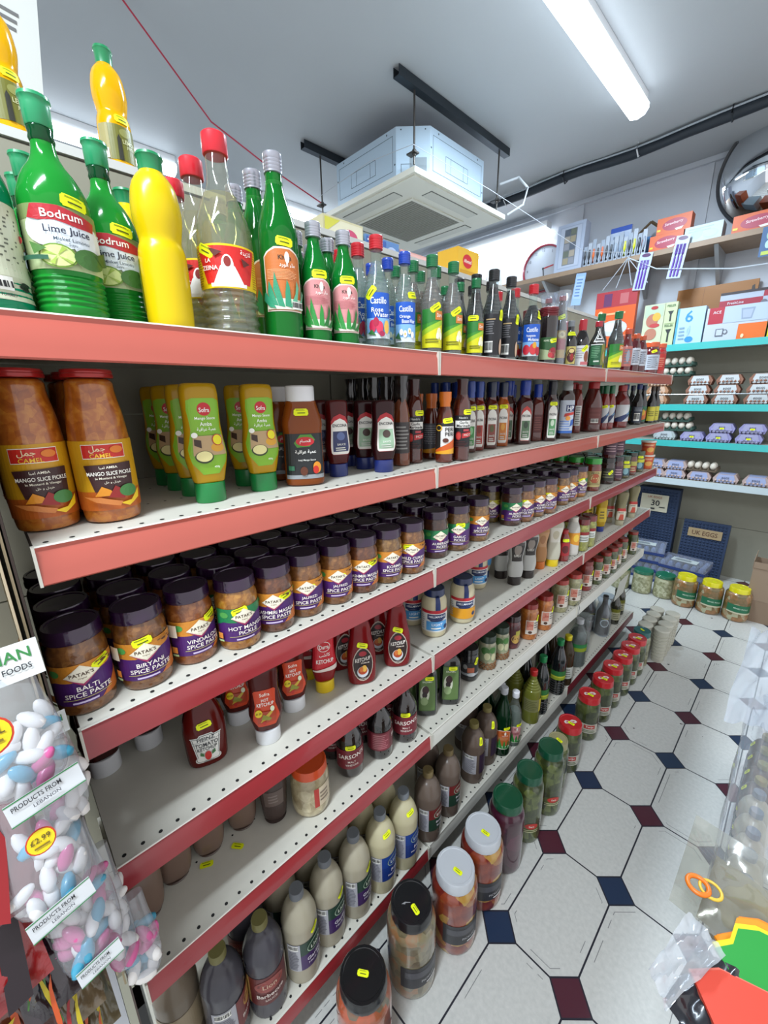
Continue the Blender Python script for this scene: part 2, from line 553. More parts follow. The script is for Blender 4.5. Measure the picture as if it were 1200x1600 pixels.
ITEMS = {
 0: [
  ('bigblack_o', 0.113, 0.367, (), 'big pickle jar with black lid and orange vegetables, nearest on the floor'),
  ('bigblack_m', 0.097, 0.542, (), 'big jar of mixed pickles with scratched black lid and grey label'),
  ('bigwhite_p', 0.123, 0.689, (), 'big jar of red and yellow peppers with white lid, nearer one'),
  ('bigwhite_p', 0.12, 0.828, (), 'big jar of peppers with white lid, farther one'),
  ('beet', 0.124, 0.96, (), 'tall jar of purple beetroot with dark green lid'),
  ('cuc', 0.129, 1.092, (), 'tall gherkin jar with dark green lid, nearer one'),
  ('cuc', 0.137, 1.233, (), 'tall gherkin jar with dark green lid, farther one'),
  ('goldlid', 0.118, 1.351, (), 'small gherkin jar with pale gold lid'),
  ('redlid', 0.118, 1.46, (), 'red lidded gherkin jar, nearest and standing apart'),
  ('redlid', 0.111, 1.681, (), 'red lidded gherkin jar, first of the close row'),
  ('redlid', 0.115, 1.833, (), 'red lidded gherkin jar, second of the close row'),
  ('redlid', 0.116, 1.962, (), 'red lidded gherkin jar, third of the close row'),
  ('redlid', 0.122, 2.085, (), 'red lidded gherkin jar, fourth of the close row'),
  ('redlid', 0.124, 2.2, (), 'red lidded gherkin jar, fifth of the close row'),
  ('redlid', 0.127, 2.304, (), 'red lidded gherkin jar, last of the close row'),
  ('teallid', 0.123, 2.408, (), 'pickle jar with teal green lid beside the paper cups'),
  ('farjar', -0.272, 3.4, (), 'jar of pale pickle with green lid, leftmost of three'),
  ('farjar', -0.125, 3.416, (), 'jar of pale pickle with green lid, middle of three'),
  ('farjar', 0.014, 3.434, (), 'jar of pale pickle with green lid, right of three'),
  ('yelljar', 0.146, 3.392, (), 'big jar of mixed pickles with yellow lid, left of three'),
  ('yelljar', 0.289, 3.395, (), 'big jar of mixed pickles with yellow lid, middle of three'),
  ('yelljar', 0.433, 3.399, (), 'big jar of mixed pickles with yellow lid, right of three'),
 ],
 1: [
  ('lime_back', -0.043, 0.038, (-0.114, -0.185, -0.256, -0.327), 'green lime juice bottle turned to its cream back label at the left end'),
  ('lime', -0.042, 0.108, (-0.184, -0.255, -0.326), 'large green lime juice bottle with cream and red front label, yellow tag above'),
  ('lime', -0.093, 0.169, (), 'green lime juice bottle standing just left of the yellow lemon bottle'),
  ('lemon', -0.041, 0.213, (-0.161, -0.221), 'yellow lemon juice bottle with green cap on the top shelf front'),
  ('ribbed', -0.053, 0.304, (-0.136, -0.219, -0.302), 'big ribbed clear bottle of oil with red cap and red yellow label'),
  ('tallgreen', -0.042, 0.385, (-0.106, -0.17, -0.234), 'tall dark green bottle with silver cap and orange leaf label'),
  ('pinkgreen', -0.036, 0.446, (-0.088, -0.14, -0.192), 'green bottle with pink leaf label, next to the tall orange labelled one'),
  ('pinkgreen', -0.033, 0.505, (-0.079, -0.125, -0.171), 'green bottle with pink leaf label, second from the tall orange labelled one'),
  ('rose', -0.036, 0.585, (-0.088, -0.14, -0.192), 'clear ribbed rose water bottle with red cap and blue label'),
  ('blossom', -0.034, 0.659, (-0.082, -0.13), 'clear blossom water bottle with blue cap and blue label'),
  ('gypink', -0.036, 0.745, (-0.088, -0.14, -0.192), 'clear bottle of pale pink syrup, green cap, nearer of the green yellow labelled pair'),
  ('gypink', -0.034, 0.816, (-0.082, -0.13, -0.178), 'clear bottle of pale pink syrup, green cap, farther of the green yellow labelled pair'),
  ('gydark', -0.033, 0.904, (-0.079, -0.125), 'dark molasses bottle with green cap and green yellow label'),
  ('blackmol', -0.036, 0.984, (-0.088, -0.14), 'black molasses bottle with black cap, barcode label, beside the green capped dark one'),
  ('blackmol', -0.04, 1.074, (-0.1, -0.16), 'larger black molasses bottle with black cap and white barcode'),
  ('bluemol', -0.038, 1.194, (-0.094, -0.15), 'dark syrup bottle with red cap and bright blue fruit label'),
  ('widemol', -0.038, 1.301, (-0.094,), 'stout dark jar with dark red lid and green fruit label'),
  ('bagmol', -0.032, 1.37, (-0.076,), 'slim dark bottle wrapped in clear plastic, behind the stout red lidded jar'),
  ('smalldark', -0.036, 1.462, (-0.088,), 'small dark bottle with grey cap and yellow tag on its neck'),
  ('whitemol', -0.038, 1.563, (-0.094,), 'dark vinegar bottle with red neck and white label'),
  ('tribot', -0.04, 1.712, (-0.1,), 'dark green labelled bottle with red cap and white triangle emblem'),
  ('gydark2', -0.042, 1.914, (-0.106,), 'dark bottle with green yellow neck foil and green yellow label'),
  ('pinkjar', -0.036, 2.039, (-0.088,), 'slim dark red bottle with orange cap and pink label near the far end'),
  ('redsauce', -0.036, 2.153, (-0.088,), 'dark red sauce bottle with orange cap and pale label, first of two'),
  ('redsauce', -0.036, 2.248, (-0.088,), 'dark red sauce bottle with orange cap and pale label, second of two'),
  ('orangejar', -0.052, 2.466, (-0.136,), 'wide red jar with orange lid and silver label on the top shelf end'),
  ('redend', -0.042, 2.588, (), 'red labelled jar with orange lid, last on the top shelf'),
 ],
 2: [
  ('camel', -0.092, 0.043, (-0.165, -0.238), 'orange mango pickle bottle with red lid and yellow label, leftmost on its shelf'),
  ('camel', -0.075, 0.112, (-0.148, -0.221), 'orange mango pickle bottle with red lid, second from the left end'),
  ('mango', -0.071, 0.246, (-0.137, -0.203, -0.269), 'mustard yellow squeeze bottle on green cap, nearer of the two in front'),
  ('mango', -0.084, 0.346, (-0.146,), 'mustard yellow squeeze bottle on green cap, beside the brown white capped one'),
  ('husam', -0.071, 0.424, (-0.147,), 'brown mango sauce bottle with wide white cap and black label'),
  ('encinv', -0.089, 0.518, (-0.145, -0.201), 'dark red squeeze bottle on blue cap with palm tree label'),
  ('encinv2', -0.056, 0.616, (-0.116, -0.176), 'dark red squeeze bottle on blue cap with green flower label'),
  ('bagged', -0.085, 0.701, (-0.129, -0.173, -0.217, -0.261), 'slim brown sauce bottle with black wrapped neck behind the squeeze bottles'),
  ('garlic', -0.089, 0.751, (-0.139, -0.189), 'dark marinade bottle with black label and red pepper badge, left of orange caps'),
  ('peri', -0.103, 0.832, (-0.149,), 'small sauce bottle with orange cap turned to its grey back label'),
  ('peri2', -0.039, 0.805, (-0.183,), 'small sauce bottle with orange cap and white orange front label'),
  ('garlic', -0.027, 0.856, (-0.219, -0.267), 'dark marinade bottle with black label and red pepper badge, right of orange caps'),
  ('chili_g', -0.098, 0.995, (-0.14, -0.182, -0.224), 'hot sauce bottle with blue cap and green oval label'),
  ('chili_r', -0.103, 1.045, (-0.145, -0.187, -0.229), 'hot sauce bottle with blue cap and narrow red oval label'),
  ('chili_b', -0.101, 1.108, (-0.147, -0.193, -0.239), 'hot sauce bottle with dark cap and brownish red oval label'),
  ('chili_o', -0.108, 1.186, (-0.154, -0.2, -0.246), 'orange hot sauce bottle with dark cap and orange oval label'),
  ('chili_w', -0.085, 1.279, (-0.141, -0.197, -0.253), 'hot sauce bottle with blue cap and red topped oval label'),
  ('chili_n', -0.096, 1.391, (-0.144, -0.192, -0.24), 'plain backed red hot sauce bottle with blue cap'),
  ('chili_y', -0.059, 1.418, (-0.299,), 'hot sauce bottle with black cap and green white oval label'),
  ('brownsauce', -0.058, 1.536, (-0.116, -0.174), 'brown sauce bottle with pale grey cap and white blue label'),
  ('thinred', -0.117, 1.786, (-0.165,), 'slim red sauce bottle with small white side label'),
  ('bigred', -0.1, 1.901, (-0.188,), 'large dark red sauce bottle with red cap, back label showing'),
  ('redgreen', -0.086, 2.011, (-0.13,), 'red hot chilli bottle with green cap and white blue label, nearer of two'),
  ('redgreen', -0.078, 2.062, (-0.122,), 'red hot chilli bottle with green cap and white blue label, farther of two'),
  ('bigwhite', -0.072, 2.18, (-0.152,), 'large red sauce bottle with white label and dark blue stripe'),
  ('soy', -0.07, 2.43, (-0.13,), 'dark soy bottle with blue cap and barcode label, nearest of the far dark group'),
  ('soy2', -0.075, 2.53, (-0.127,), 'dark soy bottle with orange green label near the far end'),
  ('soyy', -0.05, 2.6, (-0.102,), 'dark bottle with yellow label, nearer of the last pair'),
  ('soyy', -0.05, 2.68, (), 'dark bottle with yellow label, last bottle of its shelf'),
 ],
 3: [
  ('pat_balti', -0.059, 0.037, (-0.137, -0.215, -0.293), 'balti spice paste jar with dark purple lid, leftmost front'),
  ('pat_biryani', -0.055, 0.112, (-0.131, -0.207, -0.283), 'biryani spice paste jar with dark purple lid and yellow tag'),
  ('pat_vindaloo', -0.064, 0.185, (-0.14, -0.216, -0.292), 'vindaloo spice paste jar with dark purple lid'),
  ('pat_hot', -0.048, 0.256, (-0.122, -0.196, -0.27), 'hot mango pickle jar with green and purple label'),
  ('pat_kashmiri', -0.052, 0.327, (-0.124, -0.196, -0.268), 'kashmiri masala paste jar with dark purple lid, nearer one'),
  ('pat_jalfrezi', -0.056, 0.396, (-0.126, -0.196, -0.266), 'jalfrezi spice paste jar with tag over its diamond badge'),
  ('pat_jalfrezi', -0.053, 0.469, (-0.123, -0.193, -0.263), 'jalfrezi spice paste jar without a yellow tag'),
  ('pat_kashmiri', -0.051, 0.54, (-0.121, -0.191, -0.261, -0.331), 'kashmiri masala paste jar, farther one of the two'),
  ('pat_korma', -0.046, 0.611, (-0.116, -0.186, -0.256, -0.326), 'korma spice paste jar with orange top label'),
  ('pat_mild', -0.042, 0.685, (-0.112, -0.182, -0.252, -0.322), 'mild curry spice paste jar beside the bay joint'),
  ('pat_aub', -0.06, 0.801, (-0.132, -0.204, -0.276), 'aubergine pickle jar with green top label'),
  ('pat_garlic', -0.051, 0.884, (-0.121, -0.191, -0.261, -0.331), 'garlic pickle jar with green top label and yellow tag'),
  ('pat_korma', -0.054, 0.986, (-0.124, -0.194, -0.264), 'spice paste jar with orange label, right of the garlic pickle'),
  ('pat_plain', -0.125, 1.169, (-0.195, -0.265), 'shorter fronted spice jar set back from the shelf edge'),
  ('pat_aub', -0.057, 1.185, (), 'green topped pickle jar standing forward in the middle bay'),
  ('pat_mild', -0.049, 1.251, (-0.115, -0.181, -0.247, -0.313), 'purple labelled jar with white tag, right of the forward green topped jar'),
  ('pat_korma', -0.049, 1.333, (-0.115, -0.181, -0.247, -0.313), 'orange purple spice jar, second right of the forward green topped jar'),
  ('pat_mild', -0.038, 1.399, (-0.108, -0.178, -0.248, -0.318), 'spice jar with a pale patch label in the middle bay'),
  ('pat_korma', -0.052, 1.541, (-0.118, -0.184, -0.25, -0.316), 'orange purple spice jar, third from the green lidded jar'),
  ('pat_jalfrezi', -0.053, 1.619, (-0.119, -0.185, -0.251, -0.317), 'purple spice jar, second from the green lidded jar'),
  ('pat_hot', -0.055, 1.718, (-0.121, -0.187, -0.253, -0.319), 'green purple jar next to the green lidded jar'),
  ('greenlid', -0.053, 1.865, (-0.125, -0.197, -0.269), 'jar of red paste with bright green lid and cream label'),
  ('darkjar', -0.057, 2.058, (-0.129, -0.201, -0.273), 'dark chutney jar with black lid, nearest of the far group'),
  ('darkjar2', -0.048, 2.161, (-0.112, -0.176, -0.24), 'dark jar with maroon label behind the black lidded chutney'),
  ('yeljar', -0.041, 2.25, (-0.101, -0.161, -0.221), 'small jar with yellow tag and teal label'),
  ('yeljar2', -0.042, 2.363, (-0.102, -0.162), 'small jar with red yellow label near the shelf end'),
  ('yeljar', -0.041, 2.486, (-0.101, -0.161), 'small jar with yellow top, last before the tubs'),
  ('tub', -0.038, 2.63, (-0.114,), 'orange tub with white lid at the shelf end, lower of the stack'),
 ],
 4: [
  ('ketinv', -0.205, 0.046, (-0.277,), 'upturned ketchup bottle on white cap, leftmost under the rail'),
  ('ketinv', -0.215, 0.12, (-0.279,), 'upturned ketchup bottle on white cap, second from the left'),
  ('heinz', -0.099, 0.189, (), 'tomato ketchup bottle with shield shaped white label, yellow tag above'),
  ('hotket', -0.147, 0.274, (-0.211,), 'hot ketchup squeeze bottle behind and left of the front one'),
  ('hotket', -0.06, 0.292, (), 'hot ketchup squeeze bottle on white cap with orange label, in front'),
  ('hotket', -0.097, 0.375, (-0.163, -0.229), 'hot ketchup squeeze bottle on white cap, right of the front one'),
  ('durra', -0.097, 0.457, (-0.161, -0.225), 'red ketchup bottle on yellow cap with red label'),
  ('premket', -0.061, 0.538, (-0.135, -0.209), 'dark red ketchup bottle with oval pasta label, left of two'),
  ('premket', -0.047, 0.643, (-0.117, -0.187), 'dark red ketchup bottle with oval pasta label, right of two'),
  ('mayolight', -0.154, 0.82, (-0.23,), 'mayonnaise jar with blue label half hidden behind the ketchup'),
  ('mayolight', -0.071, 0.818, (), 'light mayonnaise jar with blue lid and pale blue label, in front'),
  ('mayoreal', -0.057, 0.933, (), 'real mayonnaise jar with blue lid and yellow label'),
  ('mayolight', -0.152, 1.153, (-0.228,), 'light mayonnaise jar set back behind the yellow labelled one'),
  ('mayosq', -0.179, 1.236, (-0.249,), 'pale mayonnaise squeeze bottle on blue cap'),
  ('garlicsq', -0.128, 1.277, (-0.32,), 'white squeeze bottle on black cap, set back'),
  ('garlicsq', -0.066, 1.263, (), 'white squeeze bottle on black cap, front left of the pair'),
  ('garlicsq', -0.06, 1.348, (-0.124,), 'white squeeze bottle on black cap, front right of the pair'),
  ('orangesq', -0.067, 1.456, (-0.127,), 'pale orange squeeze bottle on orange cap'),
  ('yellowsq', -0.043, 1.514, (-0.179,), 'white squeeze bottle on bright yellow cap'),
  ('redsq', -0.036, 1.596, (-0.088,), 'small red sauce bottle with yellow tag beside the yellow capped one'),
  ('whiteyel', -0.036, 1.678, (-0.098,), 'white bottle with yellow orange label'),
  ('pickjar', -0.033, 1.765, (-0.101, -0.169), 'slim jar of green pickles with dark red lid, nearer one'),
  ('pickjar', -0.032, 1.84, (-0.1, -0.168), 'slim jar of green pickles with dark red lid, farther one'),
  ('mustard', -0.065, 2.084, (-0.125, -0.185), 'yellow mustard bottle on blue cap'),
  ('tahini', -0.085, 2.269, (-0.145, -0.205), 'khaki squeeze bottle with red white label, first of three'),
  ('tahini', -0.028, 2.256, (-0.268,), 'khaki squeeze bottle with red white label, second of three'),
  ('tahini', -0.028, 2.446, (-0.088,), 'khaki squeeze bottle with red white label, third of three'),
 ],
 5: [
  ('brownsq', -0.102, 0.048, (), 'pale brown upturned sauce bottle at the left under the rail'),
  ('brownsq', -0.131, 0.107, (), 'grey brown upturned bottle, second from the left, loose tag at its foot'),
  ('brownsq', -0.135, 0.174, (), 'grey brown upturned bottle, third from the left'),
  ('brownsq', -0.136, 0.247, (), 'grey brown upturned bottle, fourth from the left'),
  ('brownsq2', -0.099, 0.306, (), 'tall grey brown bottle left of the orange lidded jar'),
  ('garlicjar', -0.069, 0.381, (), 'jar of pale garlic pickle with orange lid'),
  ('vinegar', -0.076, 0.503, (-0.148,), 'dark malt vinegar bottle with red label, nearest of three'),
  ('vinegar_b', -0.062, 0.592, (-0.132,), 'dark malt vinegar bottle turned to its back label, middle of three'),
  ('vinegar', -0.052, 0.676, (-0.12,), 'dark malt vinegar bottle with red label, farthest of three'),
  ('olive', -0.064, 0.782, (-0.132,), 'flat bottle of balsamic glaze with green olive label, nearer one'),
  ('olive', -0.044, 0.866, (-0.112,), 'flat bottle of balsamic glaze with green olive label, farther one'),
  ('blackjar', -0.068, 1.003, (-0.132,), 'small black labelled jar of olives with yellow tag'),
  ('basket', -0.058, 1.095, (-0.122,), 'jar with leafy label and woven basket base, nearer one'),
  ('basket', -0.055, 1.176, (-0.119,), 'jar with leafy label and woven basket base, farther one'),
  ('redjar', -0.06, 1.262, (-0.124,), 'jar of dark red pickle on the white railed shelf'),
  ('orjar', -0.045, 1.362, (-0.117,), 'tall jar of orange pickle with white label, nearer one'),
  ('orjar', -0.034, 1.465, (-0.106,), 'tall jar of orange pickle with white label, farther one'),
  ('glassjar', -0.05, 1.646, (-0.126,), 'clear jar of pale pickle with white red label, left one'),
  ('glassjar', -0.034, 1.745, (-0.106,), 'clear jar of pale pickle with white red label, right one'),
  ('redjar2', -0.05, 1.926, (-0.122,), 'jar of bright red pickle with white label'),
  ('olivejar', -0.037, 2.029, (-0.101,), 'olive jar with white label, first right of the bright red jar'),
  ('olivejar', -0.033, 2.133, (-0.097,), 'olive jar with white label, second right of the bright red jar'),
  ('olivejar', -0.03, 2.223, (-0.094,), 'olive jar with white label, third right of the bright red jar'),
  ('olivejar', -0.036, 2.309, (-0.1,), 'olive jar with white label, fourth right of the bright red jar'),
  ('olivejar', -0.039, 2.414, (-0.103,), 'olive jar with white label, fifth right of the bright red jar'),
  ('olivejar', -0.035, 2.58, (-0.107,), 'olive jar at the very end of the white railed shelf'),
 ],
 6: [
  ('litre_tan', -0.122, 0.063, (), 'big tan sauce bottle with olive cap and yellow tag, partly below the frame'),
  ('litre_bbq_b', -0.065, 0.137, (), 'big grey brown sauce bottle, left of the barbecue sauce, back label seen'),
  ('litre_bbq', -0.053, 0.223, (-0.142,), 'big barbecue sauce bottle with dark red label'),
  ('litre_garlic', -0.044, 0.309, (-0.132,), 'litre bottle of garlic mayonnaise with purple label, nearest'),
  ('litre_garlic', -0.053, 0.394, (-0.139,), 'litre bottle of garlic mayonnaise with purple label, second'),
  ('litre_garlic', -0.048, 0.48, (-0.134,), 'litre bottle of garlic mayonnaise with purple label, third, tag on its label'),
  ('litre_blue', -0.041, 0.567, (-0.127,), 'cream litre bottle of mayonnaise with blue label, nearer one'),
  ('litre_blue', -0.037, 0.655, (-0.123,), 'cream litre bottle of mayonnaise with blue label, farther one'),
  ('litre_brown', -0.037, 0.763, (), 'brown litre sauce bottle with green label at the bay joint'),
  ('litre_brown', -0.042, 0.869, (-0.128,), 'brown litre sauce bottle behind the bay joint one, red badge'),
  ('litre_bar', -0.052, 1.028, (), 'brown litre bottle with white barcode panel'),
  ('litre_bar', -0.061, 1.125, (-0.147,), 'brown litre bottle behind the barcode one, purple label'),
  ('tallgreen2', -0.036, 1.197, (-0.108,), 'tall dark green bottle with orange leaf label on the bottom shelf'),
  ('clearleaf', -0.024, 1.265, (-0.084,), 'clear bottle with white cap and pink leaf label'),
  ('oilred', -0.033, 1.426, (-0.111,), 'yellow green oil bottle with red cap'),
  ('darkcap', -0.03, 1.499, (-0.102, -0.174), 'black molasses bottle with green cap, nearer of two'),
  ('darkcap', -0.03, 1.668, (-0.102,), 'black molasses bottle with green cap, farther of two'),
  ('brownjug', -0.03, 1.756, (-0.102,), 'brown tinted bottle with yellow cap beside the clear jug'),
  ('clearjug', -0.051, 1.94, (), 'large clear jug with green yellow band'),
  ('clipjar', -0.07, 2.078, (), 'tall clear clip top jar'),
  ('darkwine', -0.055, 2.318, (-0.135,), 'dark bottle with round white label, wrapped in plastic'),
  ('winegold', -0.045, 2.486, (), 'dark bottle with yellowish label, right of the wrapped one'),
  ('winegold', -0.061, 2.626, (), 'dark bottle with cream label, last on the bottom shelf'),
 ],
}
# ---------------------------------------------------------------- the kinds
GRN, RED, BLK, SIL, WHT = '0f7a48', 'c01f2b', '17171a', 'b9bcc2', 'e8e8ea'
PL = lambda c, r=.35, co=.3: plain(c, r, 0, co)
pl = PL

# lime and lemon juice
def lime_label():
    return (.046, .106, .046, [('r', -1, 0, 1, 1, 'b9c795'), ('r', -1, .78, 1, 1, '7d8f58'), ('r', -1.9, 0, -1, .97, '1d4a2c'), ('l', 9, -1.8, .3, -1.1, .95, '8fb08c'), ('bc', -1.75, .05, -1.15, .22),
        ('e', -.1, .62, .62, .3, 'dfe6ec'), ('e', .5, .5, .38, .3, 'dfe6ec'), ('p', [(-.62, .78), (-.5, .98), (0, .99), (.5, .9), (.72, .86), (.66, .7), (.3, .7), (-.1, .76), (-.4, .74)], 'b3242e'),
        ('t', 'Bodrum', .05, .85, .13, 'f4efe6', 1.1), ('t', 'Lime Juice', .1, .6, .15, '23243a', 1.3), ('t', 'Misket Limonu', .15, .47, .06, '4a5560', .9), ('t', 'Suyu', .15, .39, .06, '4a5560', .4),
        ('e', -.15, .2, .34, .19, '6d8f2f'), ('e', -.15, .2, .3, .165, 'cfdb8d'), ('p', [(-.15, .2), (-.42, .22), (-.38, .29)], '9fb84e'), ('p', [(-.15, .2), (-.05, .35), (.03, .32)], '9fb84e'), ('p', [(-.15, .2), (.1, .12), (.06, .08)], '9fb84e'), ('p', [(-.15, .2), (-.3, .08), (-.22, .05)], '9fb84e'),
        ('e', .42, .2, .3, .17, '3d6b2c'), ('p', [(.5, .3), (.85, .42), (.9, .2), (.7, .15)], '2e5a28'), ('p', [(-.6, .4), (-.3, .3), (-.55, .2)], '4d7a3a'), ('r', -.85, .12, -.3, .19, '2b5c45'), ('e', -.85, .43, .09, .06, 'd24a4a')])
lb = ribbed([(0, 0), (.031, 0), (.0335, .006), (.0335, .045), (.0335, .108), (.033, .119), (.026, .139), (.014, .155), (.0105, .168), (.0105, .182), (0, .182)], .008, .043, 6, .0009)
kind('lime', 'juice_bottle', 'bottle', lb, milky('209634', .3), [('neck_ring', [(.0108, .172), (.0118, .175), (.0108, .179), (.0118, .183), (.0108, .186)], milky('0b4a26', .3)), ('cap', [(.0115, .185), (.0122, .186), (.0128, .203), (.0128, .207), (.0142, .209), (.0138, .212), (.0001, .2135)], pl('1f8f5c'))], lime_label(), st=(.016, .112, -.1), ch=1)
kind('lime_back', 'juice_bottle', 'bottle', lb, milky('109468', .3), [('cap', [(.0115, .185), (.0122, .186), (.0128, .203), (.0142, .209), (.0001, .2135)], pl('1f8f5c'))], (.010, .100, .045, [('r', -1, 0, 1, 1, 'c3c6ac'), ('l', 14, -.8, .35, .85, .95, '5c5f50'), ('bc', -.5, .1, .4, .24), ('e', .65, .16, .12, .05, '222222'), ('t', 'PRODUCT OF TURKEY', .0, .05, .03, '3a3a36', 1.2)]), ch=1)
ymo = [(0, 0.0), (0.026, 0.0), (0.028, 0.0047), (0.0285, 0.0372), (0.0285, 0.0791), (0.027, 0.093), (0.0238, 0.1004), (0.0255, 0.1097), (0.0285, 0.1256), (0.0285, 0.1395), (0.0255, 0.16), (0.018, 0.1721), (0.0135, 0.1758), (0.013, 0.1804), (0, 0.1804)]
kind('lemon', 'juice_bottle', 'bottle', ymo, milky('f2d00c', .25, .25), [('cap', [(.012, .176), (.0135, .177), (.014, .190), (.0155, .192), (.0145, .195), (.0001, .196)], pl('17804e'))], (.02, .08, .026, [('r', -1, 0, .1, 1, '7e8a1a'), ('l', 10, -.9, .1, 0, .95, 'c3c56a')], -.042), ch=1)
kind('lemon_fig', 'juice_bottle', 'bottle', ymo, milky('f6b800', .25, .15), [('cap', [(.012, .176), (.0135, .177), (.014, .196), (.0155, .198), (.0145, .202), (.0001, .203)], pl('17804e'))], (.022, .078, .036, [('r', -1, 0, 1, 1, '6b6a22'), ('r', -1, .0, -.45, 1, 'a39a6a'), ('e', .3, .8, .25, .12, '8a8a4a'), ('t', 'LEMON', .5, .55, .12, 'c9c89a', .7), ('t', 'JUICE', .5, .4, .1, 'c9c89a', .6), ('p', [(-.1, 0), (.1, 0), (.08, .6), (0, .72), (-.08, .6)], '2a2a20'), ('r', -.95, .02, -.5, .3, 'd8d4c0')]), st=(.01, .088, 0), ch=1)

# ribbed oil / blossom water bottle with dress label
ro = ribbed(slim(.252, .0385, .36, .5), .004, .06, 5, .0014)
ro = [(r, z) for r, z in ro]
rlab = [('r', -1, 0, 1, 1, 'e9c60f'), ('l', 16, -1, .05, -.72, .95, 'a8860c'), ('l', 16, .74, .05, 1, .95, 'a8860c'), ('p', [(-.85, .95), (.85, .95), (.6, .1), (-.6, .1)], 'cc1f1c'), ('e', 0, .5, .16, .26, 'f3eeea'), ('p', [(-.4, .1), (.4, .1), (.18, .5), (-.18, .5)], 'f3eeea'), ('e', 0, .6, .09, .12, '8a2a26'),
        ('t', 'LA', -.5, .62, .09, 'f3e9e0', .3), ('t', 'ZEINA', -.46, .45, .1, 'f3e9e0', .45), ('t', 'ﺔﻨﻳﺯﻻ', .5, .82, .14, 'f3e9e0', .5), ('p', [(-.45, .9), (-.1, .8), (-.3, .7)], '5a2018'), ('p', [(.35, .7), (.6, .6), (.4, .5)], '5a2018'), ('r', -.45, .02, .45, .1, 'f3eeea')]
kind('ribbed', 'oil_bottle', 'bottle', ro, clear('f6f6ea', 1.45, .04), [('liquid', ribbed([(0, .002), (.0362, .003), (.0362, .07), (.0362, .13), (.034, .15), (.022, .180), (.0001, .181)], .004, .06, 5, .0014), clear('ece6b8', 1.45, .10)), ('cap', cap(.0165, .227, .252), pl('d31a2c'))], (.058, .112, .05, rlab), st=(-.028, .104, -.5), ch=1)

gl = lambda h, r: slim(h, r, .4, .55)
def leaf_label(bg, txtc, z0, z1, w, big=True):
    d = [('p', [(-1, 0), (1, 0), (1, .86), (.8, .93), (.4, 1), (-.4, 1), (-.8, .93), (-1, .86)], 'e9d9cc'), ('p', [(-.94, .02), (.94, .02), (.94, .85), (.7, .92), (.35, .97), (-.35, .97), (-.7, .92), (-.94, .85)], bg),
         ('t', 'Khilta', .1, .84, .07, '3a2c20', .7), ('e', .2, .84, .12, .09, 'efe6da'), ('t', 'ﺩﺭﻮﻟﺍ ﺀﺎﻣ', .2, .72, .08, 'f4ece4', .9), ('l', 7, -.8, .5, .8, .66, txtc), ('r', -.9, .03, .9, .2, 'd9dfc8')]
    g1, g2 = ('2f8f6a', '5fae8a') if big else ('2c8a3a', '1f6d2c')
    for a, b, c, dd in [(-.5, .1, -.75, .48), (-.2, .08, -.45, .62), (.1, .08, .1, .5), (.35, .08, .6, .5), (.6, .05, .95, .36), (-.6, .06, -.98, .3)]:
        d.append(('p', [(a-.13, b), (a+.16, b-.02), (c+.12, (b+dd)/2+.1), (c, dd), (c-.1, (b+dd)/2)], g1 if a < .2 else g2))
    if big: d.append(('bc', .3, .04, .9, .16))
    return (z0, z1, w, d)
kind('tallgreen', 'blossom_water_bottle', 'bottle', gl(.252, .030), milky('0f7426', .3, .04), [('cap', screw(.0135, .226, .252), plain('a9aab4', .3, .6)), ('neck_gap', [(.0126, .205), (.0128, .206), (.0126, .216)], milky('3fd05a', .8))], leaf_label('c46f35', 'e0a070', .038, .125, .03), st=(.004, .132, -.1))
kind('pinkgreen', 'rose_water_bottle', 'bottle', gl(.178, .0235), milky('107a2c', .3, .04), [('cap', screw(.0125, .156, .178), plain('b3b4bd', .3, .6))], leaf_label('cf8a8a', 'b86a6e', .018, .094, .026, False), st=(.004, .1, 0))
kind('tallgreen2', 'blossom_water_bottle', 'bottle', gl(.285, .034), milky('0b2c18', .3, .04), [('cap', cap(.0135, .258, .285), pl('c3c6cc'))], leaf_label('c4622f', 'e0a070', .035, .12, .03, False), st=(.012, .128, 0))
kind('clearleaf', 'rose_water_bottle', 'bottle', gl(.235, .028), clear('e6eee8', 1.45, .05), [('liquid', [(0.0001, .003), (.026, .004), (.026, .12), (.018, .155), (.0001, .156)], milky('aab4ae', .7)), ('cap', cap(.0135, .21, .235), pl('e0e2e8'))], leaf_label('c98a8c', 'b06a70', .02, .095, .026, False), st=(.014, .1, 0))

def syrup(kid, h, r, capc, liq, lab, t=.3, name='syrup_bottle', capm=None, level=.78, st=(.01, .1, .3)):
    body = slim(h, r, .42, .48)
    body = ribbed(body, h*.5, h*.76, 6, .0006)
    kind(kid, name, 'bottle', body, clear('eef6f4', 1.45, .03), [('liquid', [(0.0001, .003), (r*.94, .004), (r*.94, h*.48), (r*.88, h*.56), (r*.58, h*.68), (r*.37, h*level), (.0001, h*level)], clear(liq, 1.45, .12) if t else plain(liq, .12, 0, 1)), ('cap', screw(r*.52, h*.88, h), capm or pl(capc))], lab, st=st, ch=1)
def cas_label(h, r, sub, fruit):
    d = [('r', -1, 0, 1, 1, '1b56b8'), ('r', -1, 0, 1, .45, '7fb0e0'), ('r', -1, 0, 1, .12, 'cfd8dc'), ('t', 'Castillo', 0, .83, .15, 'f0f4fa', 1.2), ('t', sub[0], -.1, .63, .1, 'f4f6fa', .9), ('t', sub[1], .2, .52, .1, 'f4f6fa', 1.1)]
    return (h*.08, h*.49, r*1.0, d+fruit)
flw = [('e', -.45, .27, .25, .14, 'c21f4a'), ('e', .05, .24, .25, .14, 'd23a5a'), ('e', -.2, .36, .2, .1, 'b01a40'), ('p', [(-.8, .1), (-.2, .06), (-.5, .2)], '2c6b30'), ('e', .55, .25, .2, .15, 'e0b050'), ('e', .2, .1, .2, .06, 'a3224a')]
